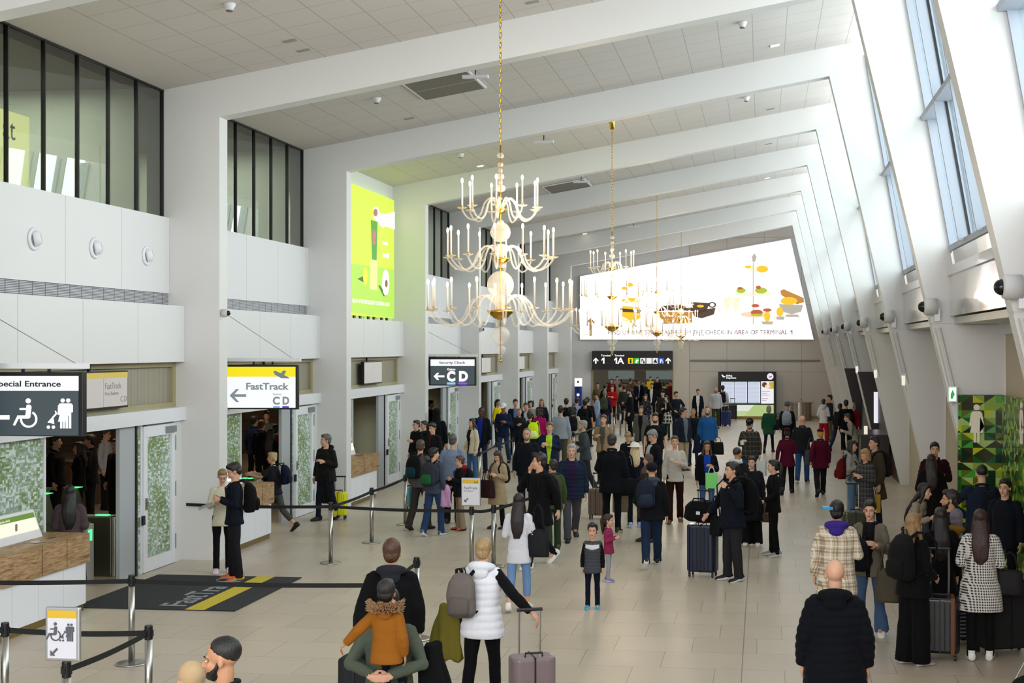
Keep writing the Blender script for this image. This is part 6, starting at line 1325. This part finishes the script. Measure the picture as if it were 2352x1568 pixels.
# contrast yoke on the boy's jacket is its own white band
# ================================================================ luggage and bags
def suitcase(px, py, w, h, dp, rz, col, label, handle=0, ribs='v', stripe=None, soft=False, z=0):
    x, y = ground(px, py); r = empty('suitcase', label, 'suitcase', (x, y, z), math.radians(rz)); wz = .05
    g = MB(); n = 7 if ribs else 0
    rr = .05; prof = [(-w/2+rr, -dp/2), (w/2-rr, -dp/2), (w/2, -dp/2+rr), (w/2, dp/2-rr), (w/2-rr, dp/2), (-w/2+rr, dp/2), (-w/2, dp/2-rr), (-w/2, -dp/2+rr)]
    g.prism(prof, lambda u, v: (u, v, wz+.03), lambda u, v: (u, v, h))
    m = mat('suitcase_shell', col, .35 if not soft else .8, coat=.2 if not soft else 0)
    o = g.build('shell', m, r, bev=.035); o.modifiers['bevel'].segments = 4
    g = MB()
    if ribs == 'v': [g.box(-w/2+.05+i*(w-.1)/6-.008, -w/2+.05+i*(w-.1)/6+.008, -dp/2-.008, dp/2+.008, wz+.07, h-.05) for i in range(7)]
    if ribs == 'h': [g.box(-w/2-.008, w/2+.008, -dp/2-.008, dp/2+.008, wz+.07+i*(h-.16)/11-.009, wz+.07+i*(h-.16)/11+.009) for i in range(12)]
    if g.v: g.build('ribs', mat('suitcase_rib', stripe if ribs == 'h' and stripe else col, .25), r, bev=.004)
    MB().box(-.006, .006, -dp/2-.012, dp/2+.012, wz+.03, h+.006).build('zip', BLACK, r)
    if stripe and ribs != 'h': MB().box(w/2-.10, w/2-.06, -dp/2-.014, dp/2+.014, wz+.03, h+.008).build('leather_strap', mat('tan_leather', stripe, .5), r)
    for sx in (-1, 1):
        for sy in (-1, 1): MB().lathe([(.028, -.012), (.03, 0), (.028, .012)], (sx*(w/2-.05), sy*(dp/2-.045), .03), 12, 'x').box(sx*(w/2-.05)-.015, sx*(w/2-.05)+.015, sy*(dp/2-.045)-.015, sy*(dp/2-.045)+.015, .04, .09).build('wheel', BLACK, r)
    MB().tube([(-.08, -dp/2+.06, h-.01), (-.08, -dp/2+.06, h+.035), (.08, -dp/2+.06, h+.035), (.08, -dp/2+.06, h-.01)], .010, 8).build('grip', BLACK, r)
    if handle:
        g = MB(); [g.tube([(s*.10, dp/2-.03, h-.02), (s*.10, dp/2-.03, h+handle)], .010, 8) for s in (-1, 1)]; t = g.build('telescopic_handle', STEEL, r); MB().tube([(-.12, dp/2-.03, h+handle), (.12, dp/2-.03, h+handle)], .016, 8).build('handle_grip', BLACK, t)
    return r
suitcase(1614, 1323, .46, .80, .30, -12, '#141c36', 'tall navy hard suitcase standing beside the stocky man', .50)
suitcase(779, 1192, .34, .56, .24, 6, '#d6d60a', 'bright yellow suitcase by the blurry grey haired man', .30)
suitcase(1222, 1668, .42, .66, .27, 22, '#7d6c70', 'rose grey suitcase pulled by the blonde woman in the vest', .40, None)
suitcase(2158, 1512, .44, .70, .27, -6, '#0e0d0f', 'black ribbed suitcase with tan leather strap in the right queue', .52, 'v', '#6a3618')
suitcase(2196, 1478, .42, .64, .26, 4, '#1a1b20', 'silver ribbed suitcase behind the tan strapped one', .48, 'h', '#8f9094')
suitcase(2306, 1500, .62, .70, .34, 20, '#0b0b0d', 'big plain black suitcase at the right edge', 0, None, soft=True)
suitcase(1668, 979, .42, .68, .28, -10, '#1f2f68', 'small looking blue suitcase before the departures board', .30)
suitcase(1683, 965, .40, .74, .28, 0, '#17181c', 'black suitcase half behind the blue one by the board', .30, None)
suitcase(1372, 1191, .36, .62, .26, -8, '#6b5a50', 'taupe suitcase behind the man in the navy quilted jacket', .30)
suitcase(1962, 1260, .44, .66, .28, 8, '#3a3a2c', 'olive grey suitcase of the red backpack woman', .46, None)
suitcase(945, 1171, .30, .50, .22, 0, '#3d8f9c', 'small turquoise suitcase by the far barrier post', 0, None)
suitcase(822, 1660, .34, .62, .28, 0, '#15181a', 'dark suitcase cut by the bottom edge left of the child', 0, None, soft=True)
def backpack(px, top, h, ang, col, label, acc=None, s=1.0, up=0, side=.0, dist=.0, strap=None):
    (loc, d) = place(px, top, h); k = h/1.755; a = math.radians(ang); back = Vector((-math.sin(a)*-1, math.cos(a), 0)); back = Vector((math.cos(a+math.pi/2), math.sin(a+math.pi/2), 0)); rt = Vector((math.cos(a), math.sin(a), 0))
    p = Vector(loc)+back*(.155+dist)*k+rt*side
    r = empty('backpack', label, 'backpack', (p.x, p.y, (1.02+up)*k), a); r.scale = (k*s,)*3
    g = MB(); g.loft([(0, .07, 0, .12, .07), (0, .08, .05, .15, .10), (0, .085, .22, .155, .105), (0, .075, .36, .14, .085), (0, .055, .43, .10, .055), (0, .045, .455, .05, .03)], 20)
    me = vox(g, .012 if d < 33 else .02, 3, 'bag'); put('main_bag', displace(me, lambda co: pn(co, 9, 9, 9)*.008), [fabric(col)], r)
    g = MB(); g.loft([(0, .175, .03, .10, .03), (0, .185, .08, .115, .045), (0, .182, .18, .11, .04), (0, .165, .225, .08, .02)], 16); g.build('front_pocket', fabric(acc or col), r, True)
    MB().tube([(-.03, .03, .45), (-.02, .04, .50), (.02, .04, .50), (.03, .03, .45)], .008, 6).build('top_loop', BLACK, r)
    for sx in (-1, 1):
        MB().tube([(sx*.07, .03, .42), (sx*.10, -.04, .475), (sx*.105, -.17, .46), (sx*.115, -.285, .36), (sx*.13, -.27, .22), (sx*.155, -.13, .10), (sx*.13, .01, .04)], .019, 8, .45).build('shoulder_strap', fabric(strap or K), r, True)
    return r
backpack(538, 1064, 1.75, -66, '#0d0d10', 'black backpack of the man reading a paper')
backpack(632, 1032, 1.56, -92, '#10152a', 'navy backpack of the blonde woman at the gate', s=.92)
backpack(966, 1010, 1.72, 158, '#0f1013', 'black backpack with a blue mark on the grey fleece man', '#12343c')
backpack(997, 1027, 1.64, 164, '#2c3138', 'dark grey and green backpack of the grey hooded person', '#1e5a30')
backpack(1681, 1062, 1.77, -58, '#0a0a0c', 'big black backpack of the stocky man', s=1.25, dist=.03, up=-.06)
backpack(1497, 1056, 1.70, 186, '#1b2230', 'slate blue backpack slung on the dark cap man', '#232c3e', side=.10, up=-.02)
backpack(1808, 923, 1.74, 176, '#8d93a0', 'pale grey backpack near the drum counter', '#7a808e', strap='#8d93a0')
backpack(1660, 885, 1.80, 178, '#101116', 'black backpack of the man reading the board')
backpack(1344, 917, 1.80, 176, '#0e0f12', 'black rucksack in the far queue on the t-shirt man')
backpack(1315, 934, 1.70, 190, '#131418', 'black rucksack on the cream hooded person')
backpack(1389, 898, 1.76, 176, '#3a4432', 'green rucksack on the purple jacket person', s=1.1)
backpack(1217, 945, 1.74, 182, '#c8e81c', 'neon yellow backpack in the middle of the far queue', '#d8e8a0', strap='#c8e81c', side=-.12)
backpack(1957, 1011, 1.64, 70, '#5e1214', 'dark red backpack of the black haired woman', side=0, up=-.10)
backpack(1238, 1033, 1.86, -38, '#101013', 'black backpack of the phoning man', up=-.1)
backpack(2008, 1003, 1.80, -62, '#1c1a1a', 'black backpack with red tags on the olive coat man', '#5a1a18')
backpack(2252, 1068, 1.82, 176, '#0c0f16', 'dark backpack on one shoulder of the blue shirt man', side=-.12, s=.8)
backpack(2100, 1180, 1.66, 128, '#121214', 'large dark grey backpack on the blonde woman with glasses', s=1.15, side=-.05)
backpack(2004, 1150, 1.67, -14+180, '#15171c', 'dark backpack worn on the front of the smiling woman', s=.9, dist=-.02, up=-.12, side=.14)
backpack(1143, 1035, 1.50, -24, '#0f1014', 'black backpack of the girl in the trench coat')
backpack(1056, 1047, 1.42, -70, '#15161c', 'black backpack with pink tab of the boy with glasses', '#7a1a34')
backpack(1108, 1235, 1.68, 172, '#6a625e', 'taupe quilted backpack hanging on the white vest woman', '#5f5753', side=.13, up=-.02, s=.95)
def bag(px, top, h, f, ang, w, hh, dp, col, label, kind='tote', side=.25, z=.60, fw=.0, strap=.28, name=None):
    (loc, d) = place(px, top, h); a = math.radians(ang); rt = Vector((math.cos(a), math.sin(a), 0)); fwv = Vector((math.sin(a), -math.cos(a), 0)); p = Vector(loc)+rt*side+fwv*fw
    names = {'tote': 'tote_bag', 'paper': 'shopping_bag', 'duffel': 'duffel_bag', 'cup': 'cup'}
    r = empty(name or names[kind], label, 'bag', (p.x, p.y, z), a)
    if kind == 'duffel':
        g = MB(); g.loft([(0, 0, 0, w*.42, dp*.4), (0, 0, hh*.15, w*.49, dp*.5), (0, 0, hh*.6, w*.5, dp*.5), (0, 0, hh*.9, w*.42, dp*.38), (0, 0, hh, w*.3, dp*.2)], 18); me = vox(g, .014, 4, 'duffel'); put('main_bag', displace(me, lambda co: pn(co, 8, 8, 8)*.014), [fabric(col)], r)
    elif kind == 'paper':
        MB().prism([(-w/2, 0), (w/2, 0), (w/2, hh), (-w/2, hh)], lambda u, v: (u, -dp/2, v), lambda u, v: (u, dp/2, v)).build('paper_bag', mat('bag_paper', col, .6), r)
    else:
        g = MB(); g.loft([(0, 0, 0, w*.5, dp*.5), (0, 0, hh*.3, w*.5, dp*.5), (0, 0, hh*.8, w*.46, dp*.34), (0, 0, hh, w*.42, dp*.15)], 18, 3); put('main_bag', vox(g, .012, 3, 'tote'), [fabric(col, .6)], r)
    for sy in (-1, 1): MB().tube([(-w*.28, sy*dp*.2, hh*.92), (-w*.16, sy*dp*.15, hh+strap*.8), (0, sy*dp*.1, hh+strap), (w*.16, sy*dp*.15, hh+strap*.8), (w*.28, sy*dp*.2, hh*.92)], .009, 6).build('handle', fabric(col) if kind != 'paper' else mat('cord', '#ddd', .7), r, True)
    return r
bag(1192, 1132, 1.56, 0, 178, .30, .36, .13, '#1b1c20', 'black leather tote on the white sweater woman', side=-.26, z=.72, strap=.34)
bag(1884, 980, 1.62, 0, 184, .30, .36, .14, '#3a3d42', 'grey tote of the right maroon crew woman', side=.22, z=.72)
bag(1624, 1012, 1.62, 0, 4, .24, .30, .11, '#7fe07a', 'light green gift bag held by the woman in a blue turtleneck', 'paper', side=.08, fw=.30, z=.70, strap=.12)
bag(1722, 962, 1.77, 0, -12, .22, .36, .12, '#c9cfd2', 'white carrier bag held by the plaid shirt man', 'paper', side=.30, fw=.06, z=.42, strap=.14)
bag(1406, 997, 1.86, 0, 176, .58, .32, .26, '#0e0f12', 'black duffel bag slung on the big man', 'duffel', side=-.28, z=.72, strap=.50)
bag(1143, 1035, 1.50, 0, -24, .34, .34, .18, '#2a1216', 'dark red shoulder bag held open by the trench coat girl', side=-.05, fw=.28, z=.62, strap=.2)
bag(1625, 933, 1.80, 0, 2, .34, .36, .16, '#0e0f12', 'black case carried by the man in the bright blue jacket', side=.30, z=.42, strap=.14)
bag(1681, 1062, 1.77, 0, -58, .28, .30, .12, '#0c0c0f', 'small black bag at the hip of the stocky man', side=-.22, fw=.15, z=.66, strap=.3)
bag(2008, 1003, 1.80, 0, -62, .30, .34, .12, '#c8a43a', 'yellow carrier bag with a red label held by the olive coat man', 'paper', side=.16, fw=.12, z=.40, strap=.14)
bag(1776, 1056, 1.61, 0, -86, .26, .26, .12, '#0d0d10', 'black handbag of the ponytailed woman', side=.02, fw=.22, z=.72, strap=.3)
bag(1766, 927, 1.62, 0, 172, .30, .36, .16, '#101420', 'navy bag slung beside the green quilted jacket', side=-.30, z=.75, strap=.2)
bag(1458, 1018, 1.63, 0, 192, .30, .34, .12, '#6a5a44', 'brown carrier bag held near the woman in the fedora', 'paper', side=.28, z=.30, strap=.3)
bag(2252, 1170, 1.68, 0, 172, .30, .28, .12, '#1c1a1c', 'black handbag on the arm of the houndstooth coat woman', side=-.32, z=.74, strap=.2)
bag(1995, 1155, 1.67, 0, -14, .28, .40, .12, '#4a4234', 'khaki tote hanging below the smiling woman jacket', side=.22, z=.52, strap=.3)
bag(1727, 1048, 1.57, 0, -6, .26, .44, .12, '#3c2c1e', 'brown paper carrier bag beside the smiling coated woman', 'paper', side=.28, z=.42, strap=.14)
# black soft bag on the tall navy suitcase
x, y = ground(1614, 1323)
r = empty('travel_bag', 'soft black travel bag resting on the tall navy suitcase', 'bag', (x-.03, y-.02, .84), math.radians(-12)); g = MB(); g.loft([(0, 0, 0, .20, .12), (0, 0, .06, .26, .16), (0, 0, .22, .25, .15), (0, 0, .31, .17, .09)], 20); put('main_bag', displace(vox(g, .012, 4, 'b'), lambda co: pn(co, 9, 9, 9)*.02), [fabric('#0c0c0f')], r)
MB().tube([(-.12, -.10, .26), (-.08, -.12, .36), (.08, -.12, .36), (.12, -.10, .26)], .012, 8).build('handle', fabric('#0c0c0f'), r, True); MB().box(-.03, .03, -.165, -.158, .12, .17).build('silver_mark', mat('silver_print', '#c9c9cc', .4), r)
# clothing carried over arms
def drape(px, top, h, ang, side, fw, z, w, l, col, label, name='carried_jacket'):
    (loc, d) = place(px, top, h); a = math.radians(ang); rt = Vector((math.cos(a), math.sin(a), 0)); fwv = Vector((math.sin(a), -math.cos(a), 0)); p = Vector(loc)+rt*side+fwv*fw
    g = MB(); g.loft([(0, 0, -l, w*.5, .05), (.02, 0, -l*.7, w*.42, .07), (0, 0, -l*.3, w*.36, .08), (0, 0, 0, w*.22, .06)], 18); me = displace(vox(g, .013, 3, 'drape'), lambda co: pn(co, 26, 26, 3.5)*.026)
    o = put(name, me, [fabric(col) if isinstance(col, str) else col], None); o.location = (p.x, p.y, z); o.rotation_euler = (0, 0, a); return tag(o, label, 'jacket')
drape(748, 997, 1.74, -24, .20, .20, 1.0, .26, .62, '#0d0d10', 'black coat hanging over the arm of the yellow suitcase man')
drape(1108, 1235, 1.68, 172, .36, .02, 1.02, .36, .52, '#6d6628', 'yellow and grey jacket over the arm of the white vest woman')
drape(997, 1027, 1.64, 164, -.20, .05, .95, .32, .40, '#b48ab0', 'pink jacket carried by the grey hooded person')
drape(1010, 1027, 1.60, 164, .24, .02, .98, .26, .46, '#c8c6bc', 'white cloth bag beside the green backpack', 'cloth_bag')
drape(1625, 933, 1.80, 2, -.30, .08, .98, .26, .50, '#17233c', 'navy jacket over the arm of the bright blue jacket man')
drape(1530, 908, 1.68, -14, .12, .22, 1.05, .40, .40, plaid('check_scarf', '#17171a', [('#d8d4ca', .4, 0)], .14), 'black and white checked wrap over an arm before the pillar', 'checked_wrap')
drape(893, 1352, 1.62, 5, .34, .0, 1.2, .30, .5, '#0c0c0e', 'black garment hanging beside the carried child')
# paper, phones, cups
def small(name, cat, px, top, h, ang, side, fw, z, dims, col, label, tilt=0):
    (loc, d) = place(px, top, h); a = math.radians(ang); rt = Vector((math.cos(a), math.sin(a), 0)); fwv = Vector((math.sin(a), -math.cos(a), 0)); p = Vector(loc)+rt*side+fwv*fw
    o = MB().box(-dims[0]/2, dims[0]/2, -dims[1]/2, dims[1]/2, -dims[2]/2, dims[2]/2).build(name, mat('small_item', col, .4), bev=.003); o.location = (p.x, p.y, z); o.rotation_euler = (tilt, 0, a); return tag(o, label, cat)
small('paper_sheet', 'paper', 538, 1064, 1.75, -66, -.02, .42, 1.12, (.30, .21, .01), '#8d8f96', 'folded paper read by the couple at the second desk', .4)
small('mobile_phone', 'phone', 1238, 1033, 1.86, -38, -.10, .02, 1.74, (.02, .08, .15), '#121216', 'dark phone at the ear of the striding man')
small('mobile_phone', 'phone', 1987, 1031, 1.63, -48, -.02, .36, 1.13, (.075, .01, .15), '#17171c', 'phone held by the plaid coat woman', -.6)
small('mobile_phone', 'phone', 1156, 926, 1.81, -6, .06, .34, 1.20, (.075, .01, .15), '#0f1014', 'phone held by the white capped man', -.6)
small('paper_cup', 'cup', 1722, 962, 1.77, -12, -.10, .36, 1.22, (.08, .08, .10), '#d4d2cc', 'white cup held by the plaid shirt man')
(loc, d) = place(1904, 1165, 1.70)
small('baseball_cap', 'cap', 1905, 1158, 1.70, -90, 0, .02, 1.66, (.16, .12, .03), '#1c8fc0', 'bright blue cap peak beside the plaid shirt man head')
# folded tripod and dark bag at the bottom right corner
x, y = ground(2318, 1585); r = empty('camera_tripod', 'grey tripod leg slanting in the bottom right corner', 'tripod', (x, y, 0)); MB().tube([(0, 0, 0), (.16, .05, .28), (.34, .1, .60)], .008, 8).build('leg', GREY, r); MB().ell((.20, .06, .34), .022, None, 10).build('leg_lock', STEEL, r, True); MB().tube([(.60, .1, 0), (.34, .1, .60)], .012, 8).build('leg', GREY, r); MB().tube([(.34, .1, .60), (.34, .1, .8)], .02, 8).build('column', BLACK, r)
x, y = ground(2375, 1612); r = empty('soft_bag', 'dark olive soft bag in the bottom right corner', 'bag', (x, y, 0)); g = MB(); g.loft([(0, 0, 0, .26, .18), (0, 0, .10, .28, .2), (0, 0, .22, .2, .14), (0, 0, .27, .1, .06)], 18); put('main_bag', displace(vox(g, .015, 3, 'b'), lambda co: pn(co, 8, 8, 8)*.04), [fabric('#1c1d14')], r)
MB().tube([(-.1, 0, .24), (0, -.02, .34), (.1, 0, .24)], .012, 8).build('handle', fabric('#1c1d14'), r, True)
x, y = ground(2318, 1390); r = empty('holdall', 'black holdall on the floor beside the houndstooth coat', 'bag', (x, y, 0)); g = MB(); g.loft([(0, 0, 0, .24, .14), (0, 0, .12, .27, .16), (0, 0, .34, .20, .12), (0, 0, .42, .1, .06)], 18); put('main_bag', displace(vox(g, .015, 3, 'b'), lambda co: pn(co, 8, 8, 8)*.03), [fabric('#0d0c0e')], r)
MB().tube([(-.12, 0, .38), (0, -.02, .55), (.12, 0, .38)], .012, 8).build('handle', fabric('#0d0c0e'), r, True)

bpy.data.scenes.remove(_S2)
